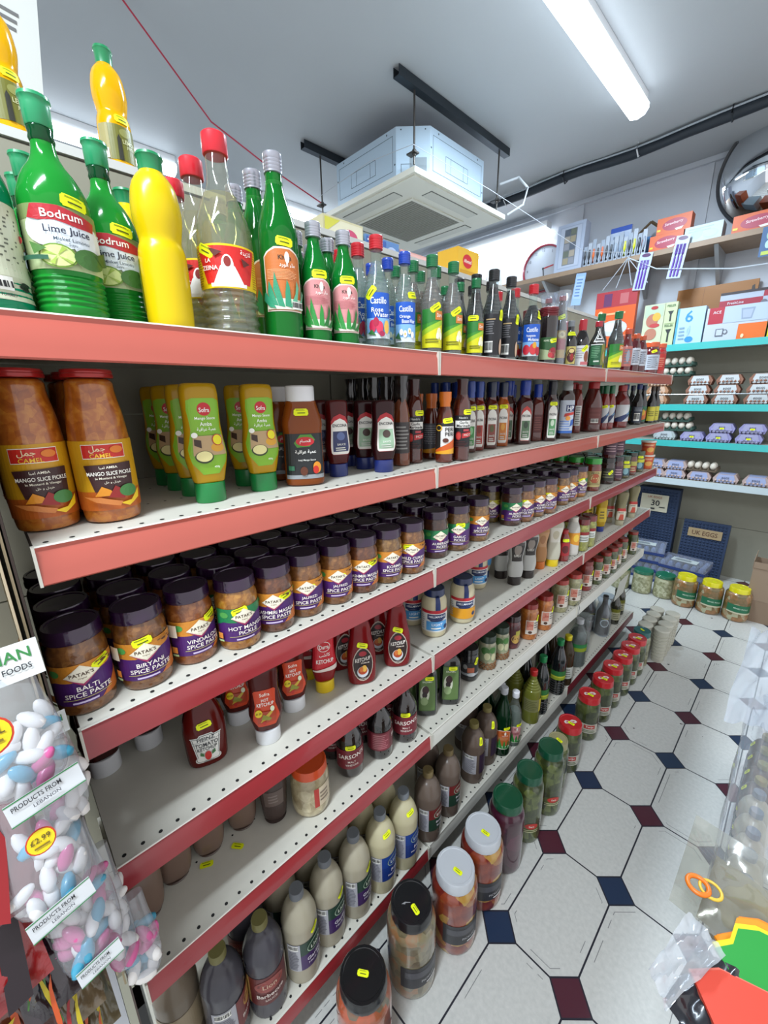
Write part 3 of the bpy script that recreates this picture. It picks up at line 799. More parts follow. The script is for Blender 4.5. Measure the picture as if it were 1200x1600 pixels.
wfl = [('e', -.4, .25, .14, .08, 'f0ead0'), ('e', -.1, .2, .16, .09, 'f4f0dc'), ('e', .25, .27, .14, .08, 'efe8cc'), ('e', .5, .18, .14, .08, 'f4f0dc'), ('e', -.1, .2, .05, .03, 'e0b030'), ('e', .25, .27, .05, .03, 'e0b030'), ('p', [(-.9, .1), (-.4, .05), (-.6, .25)], '2c5c38')]
rfl = [('e', -.5, .2, .35, .16, 'c8283a'), ('e', .2, .22, .4, .18, 'd03a40'), ('e', .3, .34, .2, .1, 'dca030'), ('e', .7, .15, .25, .14, 'b01a2c')]
syrup('rose', .190, .0245, RED, 'dfe8ea', cas_label(.19, .0245, ('Rose', 'Water'), flw), .3, 'rose_water_bottle', st=(-.014, .093, .9))
syrup('blossom', .178, .0225, '2044a8', 'e2e6e0', cas_label(.178, .0225, ('Orange', 'Blossom Water'), wfl), .3, 'blossom_water_bottle', st=(.016, .1, .1))
def gy_label(h, r):
    return (h*.05, h*.45, r*1.05, [('r', -1, 0, 1, 1, '3f8f2c'), ('p', [(-1, 1), (1, 1), (1, .75), (-1, .6)], '2c7a30'), ('p', [(-1, 0), (1, 0), (1, .62), (-1, .3)], 'd8d21c'), ('p', [(-1, .3), (1, .62), (1, .75), (-1, .45)], '9cbf2a'), ('r', .2, .72, .95, .95, 'c8752c'), ('t', 'Durra', .58, .84, .1, 'f4e8d8', .5), ('e', .55, .4, .22, .12, 'e8e0b0'), ('e', .4, .3, .14, .1, 'f0ecd0'), ('e', .7, .3, .14, .1, 'f0ecd0'), ('l', 2, -.6, .12, .6, .25, '7a7a10')])
syrup('gypink', .190, .0235, '126a3c', 'cdb09c', gy_label(.19, .0235), .3, st=(.006, .088, .6))
syrup('gydark', .172, .021, '126a3c', '140c0c', gy_label(.172, .021), 0, 'molasses_bottle', level=.86, st=(-.008, .085, 0))
syrup('gydark2', .222, .029, '126a3c', '120b0c', gy_label(.222, .029), 0, 'molasses_bottle', level=.86, st=None)
bkl = lambda h, r: (h*.04, h*.5, r*1.1, [('r', -1, 0, 1, 1, '1d1c20'), ('r', -.7, .86, .1, .89, 'b79a6a'), ('l', 6, -.7, .5, .1, .84, '6f6d70'), ('bc', -.75, .06, -.05, .34), ('e', .7, .2, .16, .2, 'c2a288')])
syrup('blackmol', .205, .0255, '1c1c20', '0e0c0e', bkl(.205, .0255), 0, 'molasses_bottle', level=.84, st=(.02, .1, 1.4))
syrup('bluemol', .205, .026, RED, '141014', cas_label(.205, .026, ('Pomegranate', 'Molasses'), rfl), 0, 'molasses_bottle', level=.74, st=(.02, .125, 1.2))
kind('widemol', 'molasses_jar', 'jar', jar(.16, .0265, .9, .78), plain('1a0d0e', .08, 0, 1), [('lid', screw(.0265, .134, .16), pl('6e141e'))], (.012, .075, .03, [('r', -1, 0, 1, 1, '2f5a30'), ('p', [(-1, 0), (1, 0), (1, .3), (-1, .5)], 'a8b48a'), ('e', .4, .3, .5, .25, '9a2030'), ('e', .1, .2, .25, .12, 'c03a40'), ('t', 'KHILTA', -.2, .85, .08, 'dfe8c8', 1.1)]), st=(.012, .066, .2))
def bag_over(r, h):
    def fn(mb):
        mb.lathe([(r*1.12, .0), (r*1.2, h*.3), (r*1.1, h*.6), (r*.8, h*.85), (r*1.25, h*1.06)], clear('eef6ff', 1.5, .14, .1), n=14, lobes=3, amp=.1)
    return ('plastic_wrap', fn)
kind('bagmol', 'molasses_bottle', 'bottle', slim(.2, .020, .5, .45), plain('141012', .08, 0, 1), [('cap', cap(.0105, .186, .2), pl('8d1f2a'))], (.02, .1, .02, [('r', -1, 0, 1, 1, 'b58a3a'), ('r', -1, .3, 1, .7, '9c1f30'), ('e', 0, .85, .6, .12, 'd8c08a'), ('t', 'G', 0, .86, .1, '3a2010')]), st=(0, .14, .4), extra=[bag_over(.021, .2)])
kind('smalldark', 'sauce_bottle', 'bottle', slim(.14, .022, .45, .5), plain('0f0c0d', .08, 0, 1), [('cap', screw(.011, .122, .14), pl('7d8084'))], (.006, .06, .016, [('r', -1, 0, 1, 1, 'c2b060'), ('e', 0, .5, .9, .42, '4a1a1c'), ('e', 0, .75, .5, .12, 'd8c080'), ('e', .1, .4, .35, .2, '9c2a2a')]), st=(.0, .1, 0))
kind('whitemol', 'vinegar_bottle', 'bottle', slim(.155, .025, .42, .5), plain('120a0c', .08, 0, 1), [('cap', cap(.0125, .12, .155), pl('b0202c'))], (.004, .07, .027, [('r', -1, 0, 1, 1, 'd8d6d6'), ('l', 5, -.8, .35, .2, .9, 'a09aa0'), ('e', .5, .45, .35, .28, '8a4a30'), ('r', -.2, .05, .9, .2, 'c86a70')]), st=(.006, .06, .8))
kind('tribot', 'vinegar_bottle', 'bottle', slim(.165, .027, .4, .5), plain('10130f', .1, 0, 1), [('cap', cap(.0125, .146, .165), pl('a82030'))], (.012, .085, .03, [('r', -1, 0, .3, 1, '1f5a38'), ('r', .3, 0, 1, 1, '7a7c30'), ('r', -1, .96, .4, 1, 'e0e0dc'), ('l', 7, -.8, .35, .1, .9, '6fa07a'), ('r', -.5, .15, .1, .22, 'd8dcd0'), ('e', .7, .4, .25, .25, 'b08a50')]), st=None,
     label2=(.092, .14, .014, [('p', [(-1, 0), (1, 0), (0.15, 1), (-.15, 1)], 'ecece8'), ('p', [(-.78, .1), (.78, .1), (.05, .86), (-.05, .86)], '121212'), ('p', [(-.55, .2), (.55, .2), (.03, .72), (-.03, .72)], 'ecece8'), ('p', [(-.34, .28), (.34, .28), (0, .58)], '121212')]))
srs = lambda c: [('r', -1, 0, 1, 1, c), ('l', 6, -.6, .1, .7, .9, '6f7078'), ('e', 0, .5, .3, .3, '9aa0ac')]
kind('pinkjar', 'sauce_bottle', 'bottle', slim(.17, .0225, .5, .5), plain('5a0f14', .1, 0, 1), [('cap', cap(.013, .148, .17), pl('c0472c'))], (.02, .1, .022, srs('b86a60')))
kind('redsauce', 'sauce_bottle', 'bottle', slim(.16, .023, .5, .55), plain('4a0d14', .1, 0, 1), [('cap', cap(.0135, .14, .16), pl('c0502c'))], (.03, .1, .023, srs('b9bcc4')))
kind('orangejar', 'sauce_jar', 'jar', jar(.148, .038, .8, .68), plain('5a0c12', .1, 0, 1), [('lid', cap(.0325, .126, .148), pl('d0552a'))], (.02, .09, .04, srs('b4bac6')), st=(.0, .105, .3))
kind('redend', 'sauce_jar', 'jar', jar(.15, .028, .8, .7), plain('a01818', .15, 0, .8), [('lid', cap(.024, .13, .15), pl('d0552a'))], (.02, .1, .026, [('r', -1, 0, 1, 1, 'b82a22'), ('l', 5, -.6, .2, .6, .8, 'd88a70')]))

# shelf 2
camp = [(0, 0), (.031, 0), (.0335, .006), (.0345, .03), (.0345, .1), (.034, .112), (.0315, .14), (.0265, .166), (.0265, .184), (0, .184)]
camel_l = [('r', -1.6, 0, 1.6, 1, 'c99518'), ('r', -1.6, 0, 1.6, .28, 'b85c1c'), ('r', -.72, .75, .72, .95, 'f0ede0'), ('r', -.7, .76, .7, .94, 'c8281c'), ('t', 'ﻞﻤﺟ', -.2, .88, .1, 'f2dcb0', .6), ('t', 'CAMEL', -.1, .79, .06, 'f2c030', 1.1), ('e', .42, .87, .22, .05, 'e07a20'),
           ('p', [(-.72, .66), (.86, .68), (.8, .3), (-.5, .28)], '3a1c1c'), ('t', 'ﺎﺒﻣﺍ AMBA', .05, .62, .045, 'f0ead8', .8), ('t', 'MANGO SLICE PICKLE', .08, .54, .055, 'f4efe4', 1.45), ('t', 'In Mustard & Vinegar', .1, .47, .04, 'e8e0cc', 1.2), ('t', 'ﻞﺧ ﻭ ﻝﺩﺮﺧ', .1, .41, .04, 'e8e0cc', .9),
           ('p', [(-.5, .22), (-.25, .36), (0, .3), (.1, .22)], 'd98a1c'), ('p', [(-.1, .2), (.15, .36), (.35, .3), (.4, .16)], '8f1f1c'), ('e', .55, .27, .3, .09, '3f7a3c'), ('p', [(.2, .1), (.6, .12), (.95, .28), (.9, .14), (.5, .04)], 'e6c01c'), ('p', [(-.85, .22), (-.5, .14), (.2, .06), (.3, .12), (-.3, .2)], 'c9793a')]
kind('camel', 'pickle_bottle', 'bottle', camp, chunk('8f450c', 'a85a14', 'bd7626', 90), [('cap', lid(.0285, .184, .194), plain('a8201e', .3, .2, .3))], (.018, .108, .033, camel_l), st=(.002, .062, .05))
def sqz(kid, name, h, w, q, col, capc, cz, lab, st=(.01, .1, 0), cat='bottle', profile=None, caph=.0, e=2.6, t=.25, sl=None):
    body = profile or [(0, cz), (w*.72, cz), (w*.78, cz+.006), (w*.98, cz+h*.2), (w, h*.42), (w*.86, h*.62), (w*.84, h*.72), (w*.88, h*.9), (w*.84, h*.975), (w*.7, h), (0, h)]
    kind(kid, name, cat, body, milky(col, t, .2), [('cap', [(0.0001, 0), (w*.72, 0), (w*.75, .002), (w*.74, cz), (w*.7, cz+.001)], pl(capc), min(1, q+.15))], lab, q=q, e=e, st=st)
mango_l = (.045, .158, .026, [('p', [(-.5, 0), (.5, 0), (.9, .15), (1, .35), (.85, .6), (.95, .85), (.9, .97), (.6, 1), (-.6, 1), (-.9, .97), (-.95, .85), (-.85, .6), (-1, .35), (-.9, .15)], '7fb22a'), ('e', 0, .86, .4, .085, 'c01c28'), ('t', 'Sofra', 0, .85, .06, 'f8f4f0', .6), ('t', 'Mango Sauce', 0, .74, .05, 'f4f8e8', 1.3), ('t', 'Amba', 0, .67, .05, 'f4f8e8', .7), ('t', 'ﺔﻴﻗﺍﺮﻋ ﺔﺒﻤﻋ', 0, .6, .055, 'f4f8e8', 1.1),
         ('p', [(-.8, .26), (.9, .26), (.85, .52), (-.8, .52)], 'b89a70'), ('e', .45, .36, .36, .06, 'd9a02c'), ('e', -.3, .24, .46, .085, '2f3a1c'), ('e', -.3, .25, .4, .07, 'e6dc9a'), ('p', [(-.75, .4), (-.4, .36), (-.4, .46), (-.75, .48)], '3a2418'), ('e', .5, .46, .3, .075, 'c0282c'), ('e', .5, .46, .26, .065, 'e8dc18'), ('e', -.72, .53, .16, .035, 'f4f4ea'), ('t', '450g', .3, .1, .035, 'eef4e0', .5)])
sqz('mango', 'sauce_bottle', .18, .031, .66, 'c79a12', '0f7a3a', .03, mango_l, st=None)
kind('husam', 'sauce_bottle', 'bottle', [(0, 0), (.033, 0), (.0365, .006), (.036, .04), (.035, .1), (.037, .108), (.036, .118), (.031, .135), (.027, .148), (.027, .152), (0, .152)], milky('8a4413', .2, .12), [('cap', cap(.0255, .15, .177), pl('dcdcde', .4, .1))],
     (.014, .095, .033, [('r', -1, 0, 1, 1, '1d2022'), ('r', -1, 0, 1, .09, '8f9498'), ('p', [(-.55, .8), (-.2, .98), (.4, .98), (.6, .86), (.3, .72), (-.4, .7)], '4f8a2c'), ('e', .05, .83, .5, .1, 'c2202a'), ('t', 'ﻡﺎﺴﺤﻟﺍ', .05, .83, .1, 'f6f0ea', .8), ('t', 'ﺔﻴﻗﺍﺮﻋ ﺔﺒﻤﻋ', .05, .6, .1, 'f0eee8', 1.3), ('t', 'Iraqi Mango Sauce', .1, .42, .05, 'd8d6d0', 1.2), ('e', .62, .25, .22, .13, 'd88a1c'), ('e', .55, .2, .16, .09, 'c0281c'), ('e', -.1, .18, .2, .1, '5a2c18'), ('r', -.9, .2, -.6, .3, '2c6a4c')]), q=.72, e=2.8, st=(-.002, .132, 0))
def enc_l(z0, z1, w, body, top, icon, txt='ENCONA', white='e6e4dc'):
    arch = [(-1, .06), (-.85, 0), (.85, 0), (1, .06), (1, .82), (.7, .93), (0, 1), (-.7, .93), (-1, .82)]
    return (z0, z1, w, [('p', arch, top), ('p', [(-.98, .05), (-.85, .01), (.85, .01), (.98, .05), (.98, .74), (.6, .83), (0, .89), (-.6, .83), (-.98, .74)], white), ('r', -.82, .08, .82, .58, body), ('t', txt, 0, .72, .075, '22222a', 1.7), ('e', 0, .46, .45, .1, icon), ('t', 'SAUCE', 0, .26, .05, 'e8e8e0', 1.2), ('l', 2, -.6, .1, .6, .2, 'd8d8d0')])
sqz('encinv', 'sauce_bottle', .152, .0265, .68, '54100f', '1c2a6a', .025, enc_l(.045, .125, .019, '2c3460', 'b01f28', '5a6a9a'), st=None)
sqz('encinv2', 'sauce_bottle', .150, .0285, .68, '340c10', '1c2a6a', .025, enc_l(.045, .125, .019, '9ab89a', 'b01f28', '4a3a34'), st=None)
kind('bagged', 'sauce_bottle', 'bottle', slim(.2, .021, .5, .5), plain('6a3218', .12, 0, .8), [('neck_wrap', [(.014, .13), (.013, .15), (.015, .165), (.012, .18), (.016, .2), (.0001, .201)], plain('1a1414', .15, 0, .8), 1.0, (5, .08))], (.03, .1, .02, [('r', -1, 0, 1, 1, '3a3434'), ('l', 7, -.8, .1, .8, .9, '8a8884')]))
gar_l = lambda c2, t1, t2: (.035, .11, .023, [('r', -1, 0, 1, 1, '16161a'), ('t', "Nando's", 0, .93, .07, 'c8c8c4', .9), ('r', -.85, .62, .95, .84, 'e4e2dc'), ('t', t1, .05, .78, .085, '16161a', 1.6), ('t', t2, .05, .68, .085, '16161a', 1.6), ('r', 0, .5, .6, .57, 'b04048'), ('p', [(-.1, .28), (.9, .34), (.9, .5), (-.1, .44)], 'b8282c'), ('e', -.45, .36, .28, .14, '96201f'), ('e', -.45, .36, .2, .1, 'c23a34'), ('t', 'HOT', .4, .39, .08, 'e8d0c8', .7), ('l', 4, -.9, 0, .6, .2, '4a1c1c')])
kind('garlic', 'marinade_bottle', 'bottle', [(0, 0), (.02, 0), (.0215, .006), (.0205, .02), (.0215, .035), (.0215, .11), (.022, .125), (.018, .145), (.0125, .157), (.012, .172), (0, .172)], plain('4a1a10', .1, 0, 1), [('cap', [(.012, .155), (.013, .158), (.0125, .18), (.0145, .194), (.0001, .196)], plain('3a1412', .25, 0, .5))], gar_l('b8282c', 'Garlic', 'Marinade'), st=(.012, .118, 0))
kind('peri', 'sauce_bottle', 'bottle', slim(.16, .021, .58, .52, .8), plain('5a1e0e', .1, 0, 1), [('cap', [(.0125, .108), (.013, .11), (.0125, .14), (.0145, .146), (.0145, .162), (.0001, .163)], pl('c8641c'))], (.016, .09, .03, [('r', -1, 0, 1, 1, '4a4a50'), ('l', 9, -.8, .3, .8, .95, '8f8f94'), ('p', [(-1, 0), (1, 0), (1, .22), (-1, .1)], 'd08a20')]))
kind('peri2', 'sauce_bottle', 'bottle', slim(.165, .0215, .58, .52, .8), plain('5a1e0e', .1, 0, 1), [('cap', [(.0125, .108), (.013, .11), (.0125, .14), (.0145, .146), (.0145, .165), (.0001, .166)], pl('dc7318'))], (.022, .094, .026, [('r', -1, 0, 1, 1, 'e0dcd8'), ('r', -1, 0, -.45, 1, '26221f'), ('r', -1, .9, 1, 1, '1c1c1e'), ('p', [(-1, 0), (1, 0), (1, .5), (.3, .36), (-1, .12)], 'cc5a1c'), ('p', [(-1, 0), (1, 0), (1, .2), (-1, .05)], 'e0a020'), ('t', 'PERI', .35, .8, .12, '1a1a1a', .8), ('t', 'PERI', .35, .65, .12, '1a1a1a', .8), ('e', -.6, .85, .3, .1, 'e0b030'), ('e', -.6, .85, .2, .07, '1a1a1a'), ('e', .0, .45, .25, .07, '5a2a1c')]), st=(.006, .1, .1))
chil = [(0, 0), (.9, 0), (1, .005), (1, .1), (1, .115), (.93, .128), (.6, .142), (.55, .15), (.55, .155), (0, .155)]
def chili(kid, r, col, capc, body, top, icon, h=.194, sticker=True, back=False):
    s = h/.194
    p = [(a*r, b*s) for a, b in chil]
    lab = None if back else enc_l(.012*s, .118*s, r*.62, body, top, icon)
    if back: lab = (.03, .09, r*.7, [('r', -1, 0, 1, 1, '541a16'), ('l', 6, -.8, .1, .8, .9, '7a3a34')])
    kind(kid, 'hot_sauce_bottle', 'bottle', p, plain(col, .12, 0, .9), [('cap', [(r*.6, .15*s), (r*.62, .152*s), (r*.6, .165*s), (r*.66, .167*s), (r*.62, h-.001), (r*.55, h), (.0001, h)], pl(capc))], lab, e=3.2, q=.92, st=(.0, .122*s, 0) if sticker else None)
chili('chili_g', .0195, '4a1a10', '1f3c8a', '3f8a44', 'e6e4dc', '8ac08a')
chili('chili_r', .0195, '6a1c10', '1f3c8a', 'a83428', 'e6e4dc', '7a2a1c')
chili('chili_b', .0215, '4f1a10', '14203c', '8a4438', 'e6e4dc', '5a5a30')
chili('chili_o', .0215, 'a85214', '14203c', 'd07a28', 'e6e4dc', 'e0a040')
chili('chili_w', .0255, '3c1210', '1f3c9a', '5a7a5a', 'c03a34', '3a4a3a', .2, False)
chili('chili_n', .022, '5a1c14', '1f3c9a', '', '', '', .19, False, True)
chili('chili_y', .0225, '30100e', '14141c', '4f8a58', 'e6e4dc', 'b8c8b0', .2, True)
kind('brownsauce', 'brown_sauce_bottle', 'bottle', [(0, 0), (.0255, 0), (.027, .005), (.027, .13), (.026, .15), (.018, .165), (.016, .175), (0, .175)], plain('2a120c', .12, 0, .9), [('cap', [(.0175, .168), (.018, .17), (.018, .188), (.0165, .19), (.0165, .208), (.0001, .209)], pl('9aa09e'))], (.02, .135, .029, [('r', -1, 0, 1, 1, 'b8c0cc'), ('p', [(-.2, .66), (1, .66), (1, .86), (-.2, .86)], '1f2c5c'), ('t', 'HP', .35, .76, .15, 'eef0f4', .8), ('p', [(-.4, .5), (.9, .58), (.9, .66), (-.3, .6)], 'b8342c'), ('e', .1, .46, .3, .07, 'd8903c'), ('r', -1, 0, 1, .08, '2f62b0'), ('l', 4, -.8, .1, .6, .4, '6f8ac0'), ('p', [(.4, .2), (1, .3), (1, .45), (.5, .4)], '2c5aa8')]), q=.8, e=3.0)
kind('thinred', 'sauce_bottle', 'bottle', slim(.195, .0215, .5, .6), plain('6a1a12', .12, 0, .9), [('cap', cap(.012, .175, .195), pl('8a1c1c'))], (.03, .11, .012, [('r', -1, 0, 1, 1, 'c8c8c4'), ('l', 8, -.8, .05, .8, .95, '6a6a6a')]))
kind('bigred', 'chilli_sauce_bottle', 'bottle', [(0, 0), (.039, 0), (.041, .006), (.041, .1), (.039, .12), (.025, .165), (.022, .18), (0, .18)], plain('521410', .12, 0, .9), [('cap', cap(.022, .176, .204), pl('a81a1e'))], (.03, .1, .04, [('r', -1, 0, 1, 1, '5a1c18'), ('bc', -.6, .1, .2, .35), ('l', 7, -.8, .4, .8, .95, '7a3a34')]))
wl = (.03, .105, 1.1, [('r', -1, 0, 1, 1, 'c2c4c6'), ('p', [(-1, .0), (-.3, 0), (1, .55), (1, .8), (.3, .5), (-1, .2)], '1f2f5c'), ('p', [(.1, .4), (1, .5), (1, .58), (.2, .5)], '5a84a8')])
kind('redgreen', 'hot_sauce_bottle', 'bottle', slim(.18, .020, .5, .6), plain('7a1612', .12, 0, .9), [('cap', cap(.0115, .155, .19), pl('17603a'))], (wl[0], wl[1], .022, wl[3]), st=(-.006, .1, .2))
kind('bigwhite', 'chilli_sauce_bottle', 'bottle', [(0, 0), (.035, 0), (.0375, .006), (.0375, .105), (.036, .125), (.02, .15), (.018, .17), (0, .17)], plain('6a1512', .12, 0, .9), [('cap', cap(.0185, .166, .192), pl('9c1c1e'))], (.03, .105, .042, wl[3]))
def soy(kid, h, r, capc, dec):
    kind(kid, 'soy_sauce_bottle', 'bottle', slim(h, r, .4, .5), plain('100c0e', .08, 0, 1), [('cap', cap(r*.48, h*.87, h), pl(capc))], (.012, h*.45, r, dec))
soy('soy', .2, .0265, '1c2c6a', [('r', -1, 0, 1, 1, '2c3444'), ('bc', -.7, .1, .3, .6), ('l', 3, -.7, .7, .8, .95, '9aa0a8')])
soy('soy2', .195, .0235, '1c2244', [('r', -1, 0, 1, 1, '2c6a4a'), ('p', [(-1, 0), (1, .2), (1, .8), (-.2, .6)], 'c8682c'), ('e', 0, .6, .4, .2, 'd8b030')])
soy('soyy', .19, .0225, '3a2418', [('r', -1, 0, 1, 1, 'c8bc3c'), ('l', 3, -.7, .3, .7, .7, '6a6420')])

# shelf 3 : spice paste jars
pj = jar(.123, .0345, .88, .70)
def paste(kid, words, green=False, content=('5a3414', '6f4218', '87592a'), tagpos=(.024, .069, .3), hcol='c9822a', white=False):
    top = '1f7a48' if green else hcol
    d = [('r', -1, 0, 1, 1, '4a1f66'), ('p', [(-1, 1), (1, 1), (1, .82), (.7, .74), (.45, .72), (.2, .62), (-.3, .58), (-.7, .6), (-1, .5)], top), ('p', [(.35, 0), (1, 0), (1, .5)], 'c06a2c' if not green else '5a1f5a'), ('e', -.66, .82, .15, .09, '4f9a4a'),
         ('p', [(-.42, .72), (.0, .98), (.42, .72), (0, .5)], 'efe6cc'), ('p', [(-.4, .72), (.0, .52), (.4, .72), (0, .46)], '9c2a5c'), ('p', [(-.38, .74), (.0, .95), (.38, .74), (0, .56)], 'f0e8d2'), ('t', "PATAK'S", 0, .76, .09, '4a3420', .62), ('t', 'Original', 0, .66, .045, '6a5434', .3)]
    y = .42
    for w in words:
        d.append(('t', w, .08, y, .115, 'efe7dd', 1.35))
        y -= .145
    d += [('r', -.5, y+.04, .6, y+.055, 'b8b060'), ('l', 1, -.3, .04, .35, .14, 'c8b8d8'), ('r', -.9, .12, -.72, .3, 'd88a3c'), ('r', -.9, .03, -.7, .09, 'a8c08a')]
    if not green: d += [('e', .5, .92, .08, .03, '5a3010'), ('e', .7, .9, .06, .03, '5a3010'), ('e', .62, .96, .05, .02, '7a4a1a'), ('e', .35, .95, .05, .02, '7a4a1a')]
    if white: d.append(('r', -.95, .6, -.65, .95, 'd8c8b0'))
    kind(kid, 'spice_paste_jar', 'jar', pj, chunk(*content, 120), [('lid', lid(.0335, .104, .124), plain('2a0e30', .2, .2, .8))], (.018, .077, .048, d), st=tagpos)
paste('pat_balti', ['BALTi', 'SPiCE PASTE'])
paste('pat_biryani', ['BiRYANi', 'SPiCE PASTE'], tagpos=(-.002, .078, .2), white=True)
paste('pat_vindaloo', ['ViNDALOO', 'SPiCE PASTE'], content=('6a3410', '7f4416', '9a6030'), tagpos=(.02, .076, .25), white=True)
paste('pat_hot', ['HOT MANGO', 'PiCKLE'], True, ('7a4812', '96601c', 'ae7a30'), (-.006, .072, .25))
paste('pat_kashmiri', ['KASHMiRi MASALA', 'SPiCE PASTE'], content=('4a2412', '5c3018', '704020'), tagpos=(.022, .068, .2))
paste('pat_jalfrezi', ['JALFREZi', 'SPiCE PASTE'], tagpos=(.004, .062, .0), white=True)
paste('pat_korma', ['KORMA', 'SPiCE PASTE'], content=('5a3814', '6e4a1c', '8a6430'), tagpos=None)
paste('pat_mild', ['MiLD CURRY', 'SPiCE PASTE'], tagpos=(-.008, .07, .05))
paste('pat_aub', ['AUBERGiNE', 'PiCKLE'], True, ('30160e', '3c1e12', '4c2a1a'), None)
paste('pat_garlic', ['GARLiC', 'PiCKLE'], True, ('4c2c12', '604018', '7a5428'), (.006, .074, .0))
paste('pat_plain', ['LiME', 'PiCKLE'], hcol='b8b03a', content=('4a3812', '5c4a18', '6f5c28'), tagpos=None)
def smalljar(kid, h, r, content, lidc, dec, st=None, name='chutney_jar', nk=.88):
    kind(kid, name, 'jar', jar(h, r, nk, .7), content, [('lid', lid(r*.98, h*.83, h), plain(lidc, .25, .1, .6))], (h*.14, h*.62, r*1.2, dec), st=st)
smalljar('greenlid', .14, .034, plain('6a1f10', .12, 0, .9), '2c9a34', [('r', -1, 0, 1, 1, 'b0a068'), ('e', 0, .55, .5, .3, '9c4a2a'), ('t', 'PESTO', 0, .88, .12, '3a2c14', 1), ('l', 2, -.7, .1, .7, .3, '6a5a34')], name='pesto_jar')
smalljar('darkjar', .12, .033, plain('2a1210', .12, 0, .9), '1c1416', [('r', -1, 0, 1, 1, '2a2a22'), ('l', 3, -.7, .2, .7, .8, '7a7a5a')], st=(.004, .055, .8))
smalljar('darkjar2', .115, .029, plain('4a1a1a', .12, 0, .9), '2a1420', [('r', -1, 0, 1, 1, '4a2a3c'), ('l', 3, -.7, .2, .7, .8, 'a88a90')])
smalljar('yeljar', .11, .027, plain('4a4418', .12, 0, .9), '3a4a2c', [('r', -1, 0, 1, 1, '2c4a58'), ('r', -1, .7, 1, 1, 'c0c030'), ('e', 0, .4, .4, .3, '7aa0a8')], st=(0, .08, 0))
smalljar('yeljar2', .115, .027, plain('5a2c1c', .12, 0, .9), '2c2c20', [('r', -1, 0, 1, 1, '8a3a2c'), ('r', -1, .6, 1, 1, 'a8a04a'), ('l', 2, -.6, .1, .6, .5, 'c8b890')])
kind('tub', 'noodle_tub', 'tub', [(0, 0), (.029, 0), (.03, .002), (.035, .07), (0, .07)], plain('c4562c', .4), [('lid', [(.036, .068), (.0375, .07), (.0375, .076), (.0001, .076)], pl('dcd8d0'))], (.008, .062, .045, [('r', -1, 0, 1, 1, 'c8542a'), ('r', .55, 0, 1, 1, '9a9a2c'), ('r', -1, .6, .5, .75, 'b83a28'), ('e', 0, .4, .4, .25, 'd8a04a'), ('l', 2, -.7, .75, .4, .95, 'e8c8a0')]), ch=0)

# shelf 4
sqz('ketinv', 'ketchup_bottle', .17, .032, .7, '38100f', 'd4d6da', .034, None, st=None)
hz = [(-1, .05), (-.85, 0), (.85, 0), (1, .05), (1.0, .12), (.86, .2), (1.1, .88), (1.18, .93), (.6, .93), (.45, 1), (-.45, 1), (-.6, .93), (-1.18, .93), (-1.1, .88), (-.86, .2), (-1, .12)]
kind('heinz', 'ketchup_bottle', 'bottle', [(0, 0), (.031, 0), (.0345, .006), (.036, .04), (.037, .075), (.034, .095), (.026, .12), (.016, .14), (.014, .15), (0, .15)], milky('5a100c', .12, .12), [('cap', cap(.0165, .148, .172), pl('d8d8d8'))], (.014, .074, .022, [('p', hz, 'd8d8d4'), ('p', [(a*.92, .5+(b-.5)*.93) for a, b in hz], '2a3430'), ('p', [(a*.88, .5+(b-.5)*.9) for a, b in hz], 'dcdcd6'), ('r', -1.05, .76, 1.05, .77, '3a4440'), ('t', 'HEINZ', 0, .85, .12, '1c2430', 1.5), ('t', 'TOMATO', 0, .65, .14, '22222c', 1.75), ('t', 'KETCHUP', 0, .5, .12, '22222c', 1.5), ('e', 0, .24, .26, .16, 'b8201c'), ('p', [(-.6, .3), (-.3, .24), (-.3, .34), (-.55, .42)], '3a6a3a'), ('p', [(.6, .3), (.3, .24), (.3, .34), (.55, .42)], '3a6a3a'), ('l', 1, -.4, .02, .4, .08, '6a6a6a')]), q=.68, e=2.6, st=(.0, .092, .12))
hot_l = (.045, .125, .024, [('p', [(-.75, 0), (.75, 0), (1, .2), (.8, .6), (.95, .95), (.8, 1), (-.8, 1), (-.95, .95), (-.8, .6), (-1, .2)], 'c8401c'), ('t', 'Sofra', 0, .88, .09, 'f4ece0', .9), ('t', 'HOT', .0, .74, .08, 'f4f0e8', .6), ('t', 'KETCHUP', 0, .63, .09, 'f4f0e8', 1.35), ('p', [(-.7, .12), (.7, .12), (.75, .42), (-.6, .46)], 'a83a1c'), ('p', [(-.5, .15), (-.1, .2), (.5, .4), (.45, .46), (-.2, .3)], 'c8a83a'), ('p', [(-.4, .25), (.2, .18), (.4, .24), (-.2, .38)], '8a8a2c'), ('e', -.55, .42, .27, .1, 'e2c814'), ('t', '£1.39', -.55, .42, .05, '5a1a10', .4), ('e', .5, .5, .16, .07, 'dfe8c8'), ('e', -.2, .14, .14, .06, 'b8201c')])
sqz('hotket', 'ketchup_bottle', .168, .032, .66, '54100c', 'd8dade', .03, hot_l, st=None)
sqz('durra', 'ketchup_bottle', .165, .029, .66, '8a0f14', 'd8b818', .028, (.06, .14, .024, [('r', -1, 0, 1, 1, 'c0202c'), ('e', 0, .75, .6, .16, 'e8e4dc'), ('e', 0, .75, .55, .14, 'b81c28'), ('t', 'Durra', 0, .75, .13, 'f0ece6', .9), ('t', 'ﺐﺸﺗﺎﻛ', 0, .5, .13, 'f2ece6', 1), ('t', 'KETCHUP', 0, .32, .12, 'f4f0ea', 1.5), ('p', [(-1, 0), (1, 0), (1, .16), (-1, .05)], 'd8c8c0')]), st=None)
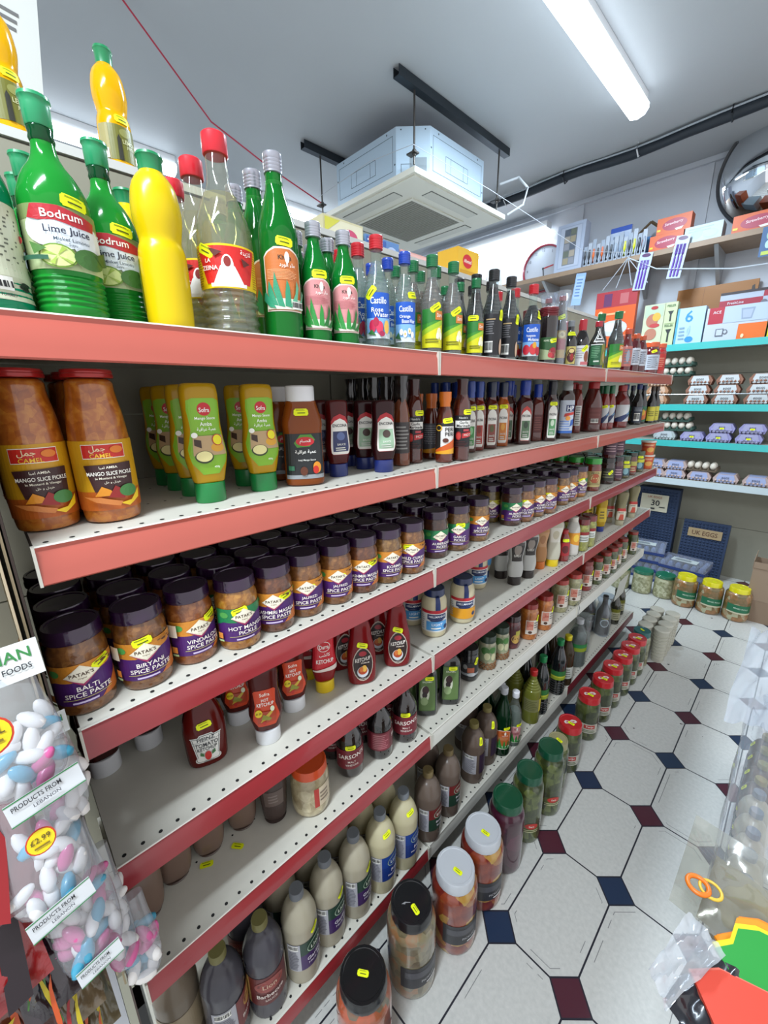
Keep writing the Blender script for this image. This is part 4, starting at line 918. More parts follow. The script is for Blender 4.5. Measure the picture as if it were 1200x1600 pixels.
kind('premket', 'ketchup_bottle', 'bottle', [(0, 0), (.029, 0), (.033, .006), (.0345, .03), (.034, .08), (.0255, .115), (.024, .135), (.02, .155), (.0135, .165), (0, .165)], milky('7c1116', .15, .15), [('cap', cap(.016, .163, .185), pl('8a1418'))], (.012, .1, .024, [('e', 0, .5, 1, .5, 'b8a89a'), ('e', 0, .5, .93, .46, '2a1a1a'), ('e', 0, .82, .4, .07, '9c2430'), ('t', 'KETCHUP', 0, .66, .11, 'ece4dc', 1.5, .12), ('t', 'PREMIUM', .2, .56, .04, 'd8ccc0', .8), ('e', -.05, .3, .55, .17, 'c8ccd2'), ('e', -.05, .34, .45, .12, 'a8401c'), ('e', .1, .4, .24, .1, 'd8a848'), ('e', -.2, .38, .18, .08, 'c86a2c'), ('t', 'ANATOLIA', 0, .1, .04, 'c8c0b8', .9)]), q=.66, e=2.5, st=(.0, .104, -.3))
mj = [(0, 0), (.032, 0), (.0355, .008), (.036, .03), (.036, .095), (.034, .11), (.0275, .12), (.0275, .124), (0, .124)]
def mayo(kid, c2, sub, txtc):
    d = [('r', -1, 0, 1, 1, 'dcdcd8'), ('r', -1, .86, 1, 1, 'b82430'), ('p', [(-.55, .58), (.65, .58), (.65, .82), (-.55, .82)], '1a2c5c'), ('t', 'HELLMANN’S', .05, .72, .1, 'e8ecf2', 1.0), ('p', [(-.45, .58), (.5, .58), (.3, .5), (-.3, .5)], '1a2c5c'), ('r', -.6, .08, .7, .5, c2), ('t', sub, .05, .36, .12, txtc, .9), ('l', 1, -.3, .12, .4, .25, 'e8e8e0'), ('e', .6, .22, .14, .1, '1a2c5c'), ('l', 7, -1, .1, -.68, .8, 'a0a4a8')]
    if kid == 'mayoreal': d[8:8] = [('r', -1, 0, 1, .5, 'd8961c')]
    kind(kid, 'mayonnaise_jar', 'jar', mj, milky('d6ccaa', .2, .1), [('lid', lid(.029, .12, .14), pl('16264f'))], (.02, .085, .046, d), label2=(.075, .125, .007, [('r', -1, 0, 1, 1, '1c2f66')], .004), ch=2)
mayo('mayolight', '4f97cf', 'LIGHT', 'e8f0f8')
mayo('mayoreal', 'd8961c', 'REAL', '1c1c24')
sqz('mayosq', 'mayonnaise_bottle', .17, .031, .66, 'd0c8ae', '2a4a80', .025, (.05, .13, .024, [('r', -1, 0, 1, 1, '4f8ec4'), ('r', -1, .6, 1, .85, '1a2c5c'), ('t', 'LIGHT', 0, .4, .14, 'e8eef4')]), st=None)
waist = lambda h, w, cz: [(0, cz), (w*.74, cz), (w*.8, cz+.006), (w*.9, cz+h*.15), (w*.86, h*.42), (w*.72, h*.56), (w*.78, h*.68), (w, h*.85), (w*.96, h*.96), (w*.7, h), (0, h)]
sqz('garlicsq', 'sauce_bottle', .17, .031, .7, 'c8c8c4', '241c1a', .028, (.09, .16, .02, [('r', -1, 0, 1, 1, '2a2422'), ('e', 0, .6, .6, .3, '8a8078'), ('t', 'GARLIC', 0, .3, .13, 'd8d4cc', 1.4), ('r', -1, .85, 1, 1, '4a4644')]), st=None, profile=waist(.17, .031, .028))
sqz('orangesq', 'sauce_bottle', .17, .028, .7, 'c08a58', 'c86a24', .028, (.09, .15, .018, [('r', -1, 0, 1, 1, 'b88a60'), ('e', 0, .5, .6, .3, 'a0704a')]), st=None, profile=waist(.17, .028, .028))
sqz('yellowsq', 'sauce_bottle', .185, .031, .7, 'd4d0bc', 'e0c414', .026, (.1, .16, .02, [('r', -1, 0, 1, 1, 'd8d4c8'), ('e', 0, .5, .6, .3, 'c0b8a0')]), st=None, profile=waist(.185, .031, .026))
kind('redsq', 'sauce_bottle', 'bottle', slim(.13, .0235, .5, .6), plain('7a1818', .15, 0, .8), [('cap', cap(.013, .112, .13), pl('a81c20'))], (.025, .08, .022, [('r', -1, 0, 1, 1, 'a02028'), ('e', 0, .5, .6, .3, '5a1418')]), st=(0, .09, 0))
kind('whiteyel', 'sauce_bottle', 'bottle', slim(.165, .0285, .5, .62), milky('cfcdc4', .2, .3), [('cap', cap(.0155, .145, .165), pl('d8d4c8'))], (.01, .1, .03, [('r', -1, 0, 1, 1, 'c8c4bc'), ('p', [(-1, .55), (1, .35), (1, 1), (-1, 1)], 'd8901c'), ('e', .3, .75, .4, .18, 'e8c040')]), q=.7)
smalljar('pickjar', .14, .031, chunk('6a6a1c', '7f8028', 'a0a048', 60), '6a1418', [('r', -.6, .35, .7, 1, 'c8ccc4'), ('r', -.6, .8, .7, 1, '8a1c20'), ('l', 2, -.5, .4, .6, .7, '7a7a74')], name='pickle_jar')
sqz('mustard', 'mustard_bottle', .16, .0275, .7, 'c8a010', '1c2f80', .024, (.05, .12, .02, [('r', -1, 0, 1, 1, 'd0b020'), ('l', 3, -.6, .2, .6, .8, '6a5a14')]), st=None)
sqz('tahini', 'sauce_bottle', .175, .0275, .72, '8f8764', '9a9278', .024, (.03, .09, .022, [('r', -1, 0, 1, 1, 'c8c0ac'), ('r', -1, .75, 1, 1, 'b0342c'), ('p', [(-.6, 0), (.6, 0), (.4, .5), (-.3, .5)], 'b84a34'), ('l', 1, -.7, .55, .7, .7, '5a5040')]), st=None, profile=waist(.175, .0275, .024))

# shelf 5
sqz('brownsq', 'sauce_bottle', .165, .0315, .72, '7c6558', '54443c', .002, None, st=None, profile=[(0, .001), (.018, .001), (.026, .006), (.031, .03), (.032, .07), (.031, .11), (.029, .15), (.02, .165), (0, .165)])
kind('brownsq2', 'sauce_bottle', 'bottle', [(0, 0), (.018, 0), (.024, .004), (.027, .03), (.031, .1), (.032, .14), (.028, .165), (0, .165)], milky('4a3c38', .2, .25), [('foot_cap', [(.0001, -.0), (.017, 0), (.018, .004), (.024, .006)], pl('4a3e3a'))], (.05, .09, .02, [('r', -1, 0, 1, 1, '5a4a44'), ('l', 3, -.6, .2, .6, .8, '7a6c66')]), q=.74, st=(.024, .135, 1.3))
kind('garlicjar', 'pickle_jar', 'jar', [(0, 0), (.037, 0), (.043, .01), (.0435, .05), (.0435, .085), (.04, .098), (.037, .102), (0, .102)], chunk('8a7a58', 'a89a78', 'c8bc98', 45), [('lid', lid(.040, .1, .122), pl('cf4a1a'))], (.03, .08, .022, [('r', -1, 0, 1, 1, 'c4b49a'), ('r', -1, 0, -.5, 1, 'a8342c'), ('l', 3, -.4, .2, .8, .8, '7a6a5a')], .026))
vin = [(0, 0), (.03, 0), (.0335, .006), (.0335, .03), (.0335, .09), (.032, .105), (.022, .125), (.013, .14), (.0125, .16), (0, .16)]
kind('vinegar', 'vinegar_bottle', 'bottle', vin, plain('1b0f10', .06, 0, 1), [('cap', cap(.0155, .155, .175), pl('1c1618'))], (.03, .085, .045, [('r', -1, 0, 1, 1, '6f1624'), ('t', "SARSON'S", 0, .68, .22, 'ece4dc', 1.5, .1), ('t', 'MALT', 0, .4, .1, 'd8ccc4', .6), ('t', 'VINEGAR', 0, .24, .1, 'd8ccc4', .9)]), st=(-.002, .092, 0))
kind('vinegar_b', 'vinegar_bottle', 'bottle', vin, plain('140d0e', .06, 0, 1), [('cap', cap(.0155, .155, .175), pl('1c1618'))], (.03, .085, .045, [('r', -1, 0, 1, 1, '5f1622'), ('r', -.6, .05, .5, .95, '7a2c38'), ('l', 8, -.5, .1, .4, .9, 'a86a70'), ('t', 'SAR', .85, .68, .2, 'ece4dc', .4)]))
kind('olive', 'glaze_bottle', 'bottle', [(0, 0), (.029, 0), (.032, .006), (.032, .08), (.031, .11), (.029, .145), (.018, .158), (.014, .165), (0, .165)], plain('16181a', .12, 0, .9), [('cap', cap(.0165, .16, .18), pl('1a1c1c'))], (.02, .135, .024, [('r', -1, 0, 1, 1, '44602f'), ('r', -.94, .03, .94, .97, '5a7440'), ('e', -.3, .5, .55, .24, 'c8ccb8'), ('e', -.2, .62, .4, .12, '3a2024'), ('e', -.3, .48, .3, .09, '2a181c'), ('e', -.35, .3, .45, .12, '8aa070'), ('t', 'BALSAMIC', 0, .86, .05, 'd8e0c8', 1.2)]), q=.62, e=3.0, st=(.006, .128, 0))
smalljar('blackjar', .115, .0295, plain('181618', .2, 0, .7), '141416', [('r', -1, 0, 1, 1, '1e1e22'), ('e', -.5, .7, .2, .16, '8a8a88'), ('r', -.3, .35, .35, .68, 'a8583c'), ('r', -1, .15, 1, .3, '8f9498'), ('e', .1, .22, .4, .12, 'b8bcc0')], st=(.02, .075, 1.2), name='olive_jar')
def bask(mb):
    for i in range(14):
        for j in range(3):
            t = (i+.5*(j % 2))/14*2*math.pi
            mb.lathe([(.0001, -.0055), (.004, -.003), (.0045, 0), (.004, .003), (.0001, .0055)], plain('6a4428', .6), n=6) if False else None
            c = Vector((math.cos(t)*.0285, math.sin(t)*.0285, .006+j*.0085))
            a = Vector((-math.sin(t), math.cos(t), 0))*.0055
            mb.tube([c-a, c, c+a], [.002, .0045, .002], plain('7a5230', .6), 6)
kind('basket', 'chickpea_jar', 'jar', [(0, .0), (.027, 0), (.0285, .005), (.0285, .03), (.029, .085), (.027, .095), (.025, .103), (0, .103)], chunk('8a8468', 'a09a80', '6a7a50', 50), [('lid', lid(.0275, .1, .124), pl('28382c'))], (.034, .09, .036, [('r', -1, 0, 1, 1, '8a9474'), ('e', -.3, .7, .4, .25, '3f6a34'), ('e', .4, .75, .35, .2, '4a7a3c'), ('e', -.1, .35, .28, .25, 'c8c8a0'), ('e', .5, .3, .25, .25, 'c0bc98')]), extra=[('woven_base', bask)])
smalljar('redjar', .13, .030, chunk('3a1016', '54141c', '6a2028', 60), '2a1418', [('r', -1, 0, 1, 1, '4a1c24'), ('e', .3, .4, .5, .3, 'b8944a'), ('r', .2, .6, .8, .9, 'a8a040')], name='pickle_jar')
tj = lambda kid, content, lidc, r=.033, h=.145, mat=None: kind(kid, 'pickle_jar', 'jar', jar(h, r, .84, .74), mat or chunk(*content, 55), [('lid', lid(r*.9, h*.87, h), pl(lidc))], (h*.18, h*.58, r*.85, [('r', -1, 0, 1, 1, 'c9c0b4'), ('r', -.9, .3, 0, .95, 'b87a68'), ('t', 'ﻞﻠﺨﻣ', -.4, .68, .3, 'a02a20', .8), ('l', 3, .1, .4, .8, .9, '6a6a64'), ('e', -.4, .16, .25, .1, '4a2c20')], .01), st=(.03, h*.62, 1.2))
tj('orjar', ('8a4a14', 'a05a1c', 'b87030'), '8a1c18')
tj('glassjar', ('6f6c4c', '8a8660', 'a09c78'), 'a02a20', .035)
tj('redjar2', ('5c100c', '741814', '8c2418'), '7a1410')
tj('olivejar', ('2c3214', '3c441c', '545c2c'), '8a2418', .029, .135)

# shelf 6 : litre bottles
def litrek(kid, name, mat, capc, dec, h=.25, r=.041, st=(.0, .17, 0), u0=0.0, sticker_on_cap=False):
    kind(kid, name, 'bottle', litre(h, r), mat, [('cap', [(r*.36, h*.92), (r*.4, h*.925), (r*.4, h*.985), (r*.37, h), (.0001, h)], pl(capc, .5, .1))], (.05*h/.25, .135*h/.25, r*1.25, dec, u0), st=st)
def gm_dec(body, txt, c2='1f3c30'):
    return [('r', -1, 0, 1, 1, body), ('r', -1, .55, 1, 1, c2), ('r', -1, 0, -.42, 1, 'a8a8b0'), ('bc', -.95, .8, -.5, .98), ('l', 12, -.95, .05, -.5, .76, '6a6a74'), ('e', .3, .74, .42, .2, '9ab09a'), ('e', .3, .74, .38, .17, c2), ('t', "Lion", .3, .74, .13, 'd8e0d0', .5), ('t', txt[0], .3, .4, .12, 'e0dce4', .9), ('t', txt[1], .3, .24, .1, 'd0ccd8', .9)]
litrek('litre_garlic', 'mayonnaise_bottle', milky('b8b09a', .25, .25), '6a6e74', gm_dec('3a1f58', ('Garlic &', 'Herb Mayo')), st=(.018, .155, .5))
litrek('litre_blue', 'mayonnaise_bottle', milky('cfc6a2', .25, .25), '6f747a', gm_dec('17357c', ('Real', 'Mayonnaise'), '1b3f8a'), st=(.0, .2, .2))
litrek('litre_brown', 'sauce_bottle', milky('6f6056', .25, .25), '6a5a38', gm_dec('1f3a2c', ('Burger', 'Sauce'), '6a2424'), h=.24, st=None)
litrek('litre_bar', 'sauce_bottle', milky('6a5a50', .25, .25), '7a7040', [('r', -.95, 0, .1, 1, 'a8a6ac'), ('bc', -.75, .82, -.1, .97), ('l', 14, -.85, .05, 0, .78, '6a6870'), ('r', .3, 0, 1, 1, '2f1c34')], h=.23, st=(.02, .175, 1.3))
litrek('litre_bbq', 'barbecue_sauce_bottle', milky('4f4d54', .15, .2), '6f6a3c', [('r', -1, 0, 1, 1, '5c1a1a'), ('r', -1, 0, -.85, 1, 'b89a5a'), ('r', .85, 0, 1, 1, 'b0a890'), ('e', 0, .68, .6, .22, '8a3a34'), ('t', "Lion", 0, .68, .15, 'c8a890', .7), ('t', 'Barbecue', 0, .36, .13, 'e0d4cc', 1.3), ('t', 'SAUCE', 0, .2, .07, 'c8b8b0', .7)], h=.25, r=.0425, st=None)
litrek('litre_bbq_b', 'barbecue_sauce_bottle', milky('4f4d54', .15, .2), '6f6a3c', [('r', -1, 0, -.1, 1, 'a8a8b0'), ('bc', -.9, .78, -.3, .96), ('l', 12, -.9, .05, -.2, .74, '6a6a74'), ('r', -.1, 0, 1, 1, '6a1a1c'), ('e', .6, .65, .4, .25, 'b08a4a'), ('t', 'Barbecue', .5, .3, .12, 'e0d4cc', .8)], h=.25, r=.0425, st=None)
litrek('litre_tan', 'sauce_bottle', milky('857868', .2, .25), '7a6e34', [('r', -1, 0, 1, 1, '9a8a70')], h=.25, r=.0425, st=None)
kind('oilred', 'oil_bottle', 'bottle', ribbed(slim(.24, .036, .38, .55), .15, .2, 5, .001), milky('7c8034', .3, .05), [('cap', cap(.0155, .216, .24), pl('b01c1c'))], (.06, .12, .044, [('r', -1, 0, .5, 1, '7a7a50'), ('r', .5, 0, 1, 1, 'c0b030'), ('l', 6, -.8, .1, .4, .9, '5c5c34')]), ch=1)
kind('darkcap', 'molasses_bottle', 'bottle', ribbed(slim(.27, .0335, .42, .58), .01, .07, 5, .001), plain('101416', .1, 0, 1), [('cap', cap(.0155, .243, .27), pl('147a44'))], (.08, .125, .04, [('r', -1, 0, 1, 1, '8a9a2c'), ('r', -1, .4, 1, 1, '2c6a34'), ('r', -1, .3, 1, .45, 'b8b83a')]), ch=1)
kind('brownjug', 'oil_bottle', 'bottle', slim(.25, .033, .45, .6), milky('4a3a26', .5, .1), [('cap', cap(.016, .228, .25), pl('c8b81c'))], (.04, .1, .03, [('r', -1, 0, 1, 1, 'b8bcb4'), ('l', 4, -.7, .1, .7, .9, '6a6a64')]))
kind('clearjug', 'vinegar_jug', 'jug', ribbed(slim(.25, .044, .4, .6), .01, .06, 4, .001), clear('e6eeec', 1.45, .06), [('liquid', [(.0001, .003), (.041, .004), (.041, .15), (.025, .19), (.0001, .19)], milky('8f9a96', .75)), ('cap', cap(.019, .226, .25), pl('b8bcc0'))], (.09, .13, .05, [('r', -1, 0, 1, 1, '8a9a2c'), ('r', -1, .5, 1, 1, '2c7a44')]), ch=1)
def clipw(mb):
    m = plain('8a8c90', .25, .9)
    mb.tube([(.033, -.012, .15), (.04, -.012, .19), (.036, -.008, .215), (.036, .008, .215), (.04, .012, .19), (.033, .012, .15)], .0012, m, 6)
kind('clipjar', 'clip_top_jar', 'jar', [(0, 0), (.03, 0), (.032, .005), (.032, .17), (.028, .185), (.028, .192), (0, .192)], clear('dfe8e6', 1.45, .15), [('glass_lid', [(.03, .192), (.031, .194), (.03, .206), (.0001, .21)], clear('dfe8e6', 1.45, .2))], None, extra=[('wire_clip', clipw)])
kind('darkwine', 'molasses_bottle', 'bottle', slim(.235, .036, .38, .5), plain('160e12', .08, 0, 1), [('cap', cap(.0145, .215, .235), pl('1c1416'))], (.05, .11, .03, [('e', 0, .5, .8, .42, 'b8bcb8'), ('e', 0, .5, .6, .3, '4a4a44'), ('r', -.6, .95, .6, 1, 'c8c020')]), extra=[bag_over(.037, .22)])
kind('winegold', 'vinegar_bottle', 'bottle', slim(.22, .029, .42, .5), plain('2c2c20', .1, 0, 1), [('cap', cap(.0135, .2, .22), pl('6a6a54'))], (.03, .1, .03, [('r', -1, 0, 1, 1, 'a8a488'), ('r', -1, .7, 1, 1, '6a6a20'), ('l', 3, -.6, .1, .6, .6, '5a5a44')]))

# floor jars
def big(kid, h, r, content, lidc, dec, st=None, lidr=.84, lh=.03, sh=.76, z0=.2, z1=.48, w=.9, nk=None, name='pickle_jar', u0=0.0, liddec=None, scale=40):
    c = [('lid', lid(r*lidr, h-lh, h), plain(lidc, .3, .1, .5))]
    if liddec: c = [('lid', lid(r*lidr, h-lh, h), plain(lidc, .3, .1, .5), 1.0, (0, 0.0), liddec)]
    kind(kid, name, 'jar', [(0, 0), (r*.93, 0), (r, .01), (r, h*.2), (r, h*sh), (r*.96, h*(sh+.06)), (r*(lidr-.05), h*(sh+.11)), (r*(lidr-.05), h-lh*.4), (0, h-lh*.4)], chunk(*content, scale, cells=.4), c, (h*z0, h*z1, r*w, dec, u0) if dec else None, st=st)
gl2 = [('r', -1, 0, 1, 1, '2e2e32'), ('r', -.8, .5, .8, .8, '4a4a50'), ('t', 'PICKLES', .3, .3, .12, 'a8a8ac', .7), ('r', .2, .08, .8, .14, 'd8d8d8')]
big('bigblack_o', .255, .0625, ('5c5644', '8c4a2c', 'a84c2c'), '121316', None, st=(0, 0, .9, .255))
big('bigblack_m', .255, .0625, ('5c523a', '7f775c', '8c6440'), '15161a', gl2, st=(.02, 0, .2, .255), liddec=[('p', [(-.1, .2), (0, .3), (-.05, .32), (.05, .45), (.02, .46), (-.12, .32)], '8a8a8c')])
big('bigwhite_p', .248, .0625, ('641410', '8c3a1c', 'a8863a'), 'bfc3c9', gl2, st=(.015, 0, .6, .248), lh=.034, scale=24)
big('beet', .262, .055, ('30081c', '3c0c24', '4c1430'), '0c4a30', None, scale=20)
cl = [('e', 0, .75, .5, .25, 'b8342c'), ('t', 'Sera', 0, .75, .16, 'e8dcd0', .6), ('l', 2, -.7, .2, .7, .5, 'b8b890')]
big('cuc', .268, .050, ('2c3416', '414c20', '5c6630'), '0c4a32', cl, z0=.16, z1=.34)
big('goldlid', .205, .042, ('343a1c', '4a5228', '626a3c'), '9c9670', None, st=(.01, 0, .5, .205))
rd = [('p', [(-.25, .78), (0, .85), (.2, .72), (.1, .55), (.3, .4), (.35, .2), (.1, .15), (-.15, .25), (-.05, .45), (-.3, .6)], 'd8ccc8'), ('p', [(-.12, .7), (.05, .72), (.0, .5), (.15, .35), (.2, .25), (0, .3), (-.02, .5)], 'b83a3c')]
wl2 = [('r', -1, 0, 1, 1, 'b8b4a8'), ('r', -.6, .5, .6, .9, 'a8342c'), ('t', 'Turşu', 0, .7, .25, 'ece4dc', .9), ('l', 2, -.8, .1, .8, .4, '5c6a44')]
big('redlid', .212, .048, ('282e14', '3a421c', '525a2c'), 'b81c24', wl2, st=(.012, 0, .8, .212), lidr=.92, liddec=rd, z0=.2, z1=.42, w=.8)
big('teallid', .208, .046, ('6a6a4c', '88886a', '9a9a7c'), '1c5a58', None, st=(.0, 0, .3, .208), lidr=.92)
big('farjar', .175, .066, ('8a8a64', 'a8a884', 'c0c0a0'), '10684a', None, lidr=.98, lh=.022, sh=.74, scale=60)
yl = [('p', [(-1, .1), (1, -.05), (1, .85), (-1, 1)], '1f6a48'), ('p', [(-1, -.05), (1, -.25), (1, -.05), (-1, .1)], 'c8c4a8'), ('t', 'MIXED PICKLE', 0, .5, .16, 'c8dcc8', 1.3, -.1)]
big('yelljar', .225, .07, ('6a5a30', '9a6a3c', 'a8a888'), 'd9cf12', yl, st=(.02, 0, .2, .225), lidr=.8, lh=.04, z0=.3, z1=.55, w=1.1, scale=28)
# ---------------------------------------------------------------- the room
def struct(name, mb, smooth=0, parent=None):
    o = mb.build(name, parent, None, smooth)
    if not parent: o['kind'] = 'structure'
    return o

def floor_mat():
    """vinyl floor: off-white octagons stretched 1.63:1 with navy and maroon dots at the corners"""
    m, nt, out = new_mat('floor_vinyl')
    N, L = nt.nodes, nt.links
    def math_(op, a, b=None, c=None):
        n = N.new('ShaderNodeMath')
        n.operation = op
        for i, v in enumerate((a, b, c)):
            if v is None: continue
            if isinstance(v, (int, float)): n.inputs[i].default_value = v
            else: L.new(v, n.inputs[i])
        return n.outputs[0]
    tc = N.new('ShaderNodeTexCoord')
    sp = N.new('ShaderNodeSeparateXYZ')
    L.new(tc.outputs['Object'], sp.inputs[0])
    PX, PY, DX, OX, OY = FLOOR_PX, FLOOR_PY, FLOOR_D, FLOOR_OX, FLOOR_OY
    x = math_('SUBTRACT', sp.outputs[0], OX)
    y = math_('SUBTRACT', sp.outputs[1], OY)
    ix = math_('ROUND', math_('DIVIDE', x, PX))
    iy = math_('ROUND', math_('DIVIDE', y, PY))
    fx = math_('ABSOLUTE', math_('SUBTRACT', x, math_('MULTIPLY', ix, PX)))
    fy = math_('ABSOLUTE', math_('SUBTRACT', y, math_('MULTIPLY', iy, PY)))
    s = math_('ADD', fx, fy)
    indot = math_('LESS_THAN', s, DX)
    line = math_('LESS_THAN', math_('MINIMUM', fx, fy), 0.0022)
    edge = math_('LESS_THAN', math_('ABSOLUTE', math_('SUBTRACT', s, DX)), 0.003)
    line = math_('MAXIMUM', math_('MULTIPLY', line, math_('SUBTRACT', 1, indot)), edge)
    par = math_('ABSOLUTE', math_('MODULO', math_('ADD', ix, iy), 2))
    # worn inner outline of the octagon
    ins = math_('MINIMUM', math_('SUBTRACT', math_('MINIMUM', fx, fy), 0.0), math_('MULTIPLY', math_('SUBTRACT', s, DX), 0.7071))
    wear = math_('LESS_THAN', math_('ABSOLUTE', math_('SUBTRACT', ins, 0.017)), 0.0009)
    nz = N.new('ShaderNodeTexNoise')
    nz.inputs['Scale'].default_value = 5.0
    nz.inputs['Detail'].default_value = 3
    L.new(tc.outputs['Object'], nz.inputs['Vector'])
    wear = math_('MULTIPLY', wear, math_('GREATER_THAN', nz.outputs['Fac'], 0.56))
    sk = N.new('ShaderNodeTexNoise')
    sk.inputs['Scale'].default_value = 26
    sk.inputs['Detail'].default_value = 2
    L.new(tc.outputs['Object'], sk.inputs['Vector'])
    speck = math_('GREATER_THAN', sk.outputs['Fac'], 0.755)
    n2 = N.new('ShaderNodeTexNoise')
    n2.inputs['Scale'].default_value = 90
    n2.inputs['Detail'].default_value = 6
    L.new(tc.outputs['Object'], n2.inputs['Vector'])
    base = N.new('ShaderNodeMixRGB')
    base.inputs[1].default_value = lin('b0b1ad')
    base.inputs[2].default_value = lin('d0cfca')
    L.new(n2.outputs['Fac'], base.inputs[0])
    def mix(f, a, b):
        k = N.new('ShaderNodeMixRGB')
        L.new(f, k.inputs[0])
        for i, v in ((1, a), (2, b)):
            if isinstance(v, str): k.inputs[i].default_value = lin(v)
            else: L.new(v, k.inputs[i])
        return k.outputs[0]
    c = mix(math_('MULTIPLY', wear, .7), base.outputs[0], '4a4a50')
    c = mix(speck, c, '3c3a3a')
    dot = mix(par, '1c2d48', '4a1c2a')
    c = mix(indot, c, dot)
    c = mix(line, c, '20202a')
    b = N.new('ShaderNodeBsdfPrincipled')
    L.new(c, b.inputs['Base Color'])
    b.inputs['Roughness'].default_value = 0.32
    bp = N.new('ShaderNodeBump')
    bp.inputs['Strength'].default_value = 0.12
    bp.inputs['Distance'].default_value = 0.002
    L.new(n2.outputs['Fac'], bp.inputs['Height'])
    L.new(bp.outputs[0], b.inputs['Normal'])
    L.new(b.outputs[0], out.inputs[0])
    return m
FLOOR_PX, FLOOR_PY, FLOOR_D = .2031, .3315, .053
FLOOR_OX, FLOOR_OY = 0.2122, 0.7875

mb = MB(); mb.box((-4.6, -2.6, -.05), (1.75, WALL_Y+.1, 0), floor_mat())
struct('floor', mb)
cm = plain('a4a8ac', .6, 0, 0, .05, .25, 2.2)
mb = MB(); mb.box((-4.6, -2.6, CEIL), (1.75, WALL_Y+.1, CEIL+.08), cm)
struct('ceiling', mb)
wm = plain('b9bec6', .55)
mb = MB(); mb.box((-4.6, WALL_Y, 0), (1.75, WALL_Y+.1, CEIL), wm)
struct('wall_back', mb)
mb = MB(); mb.box((-4.7, -2.6, 0), (-4.6, WALL_Y+.1, CEIL), wm)
struct('wall_left', mb)
# trims: cornice and vertical cover strips on the back wall
mb = MB(); mb.box((-4.6, WALL_Y-.03, CEIL-.035), (1.75, WALL_Y-.001, CEIL-.001), wm); struct('trim_1', mb)
for i, x in enumerate((-1.2, -.29, .6)):
    mb = MB(); mb.box((x-.02, WALL_Y-.012, 2.1), (x+.02, WALL_Y-.001, CEIL-.036), wm); struct('trim_%d' % (i+2), mb)

# ---------------------------------------------------------------- lights
def tube_light(x, y0, y1, z, label, power, along='y', w=.055, col=(0.82, 0.92, 1.0), e=9.0, frame_col='d8dadc'):
    t = bpy.data.objects.new('tube_light', None); COL.objects.link(t)
    tag(t, label, 'light', None)
    L = y1-y0
    if along == 'y':
        t.location = (x, (y0+y1)/2, z)
    else:
        t.location = ((y0+y1)/2, x, z)
        t.rotation_euler.z = math.pi/2
    a = MB(); a.box((-w*.8, -L/2, .012), (w*.8, L/2, .065), plain(frame_col, .4)); a.build('housing', t)
    d = MB()
    pts = [(-w, .012), (-w, -.01), (-w*.7, -.035), (0, -.046), (w*.7, -.035), (w, -.01), (w, .012)]
    vs = [(p[0], s, p[1]) for s in (-L/2, L/2) for p in pts]
    n = len(pts)
    fs = [(i, i+1, n+i+1, n+i) for i in range(n-1)]+[tuple(range(n)), tuple(range(2*n-1, n-1, -1))]
    d.add(vs, fs, glow('e8f4ff', e)); d.build('diffuser', t)
    ld = bpy.data.lights.new('tube_glow', 'AREA'); ld.shape = 'RECTANGLE'; ld.size = w*2; ld.size_y = L*.95
    ld.energy = power; ld.color = col
    lo = bpy.data.objects.new('tube_glow', ld); COL.objects.link(lo); lo.parent = t; lo.location = (0, 0, -.06)
    return t
tube_light(-.46, 1.45, 3.08, 3.032, 'long glowing ceiling tube light above the aisle, right of the air conditioner', TUBE_POWER*1.7, col=(0.72, 0.87, 1.0))
tube_light(-2.9, .2, 1.35, 3.032, 'ceiling tube light over the next aisle, behind the lime juice bottles', TUBE_POWER*.8)
tube_light(-2.95, 2.05, 3.2, 3.032, 'ceiling tube light over the next aisle, behind the silver capped green bottle', TUBE_POWER*.8)
tube_light(4.13, -2.9, -1.46, 2.93, 'long glowing tube light along the top of the back wall', 14.0, 'x', .06)
tube_light(.55, -1.5, -.2, 3.032, 'added ceiling tube light over the near end of the aisle, out of view', TUBE_POWER*1.6)  # unseen lamp, added for more light from the camera side

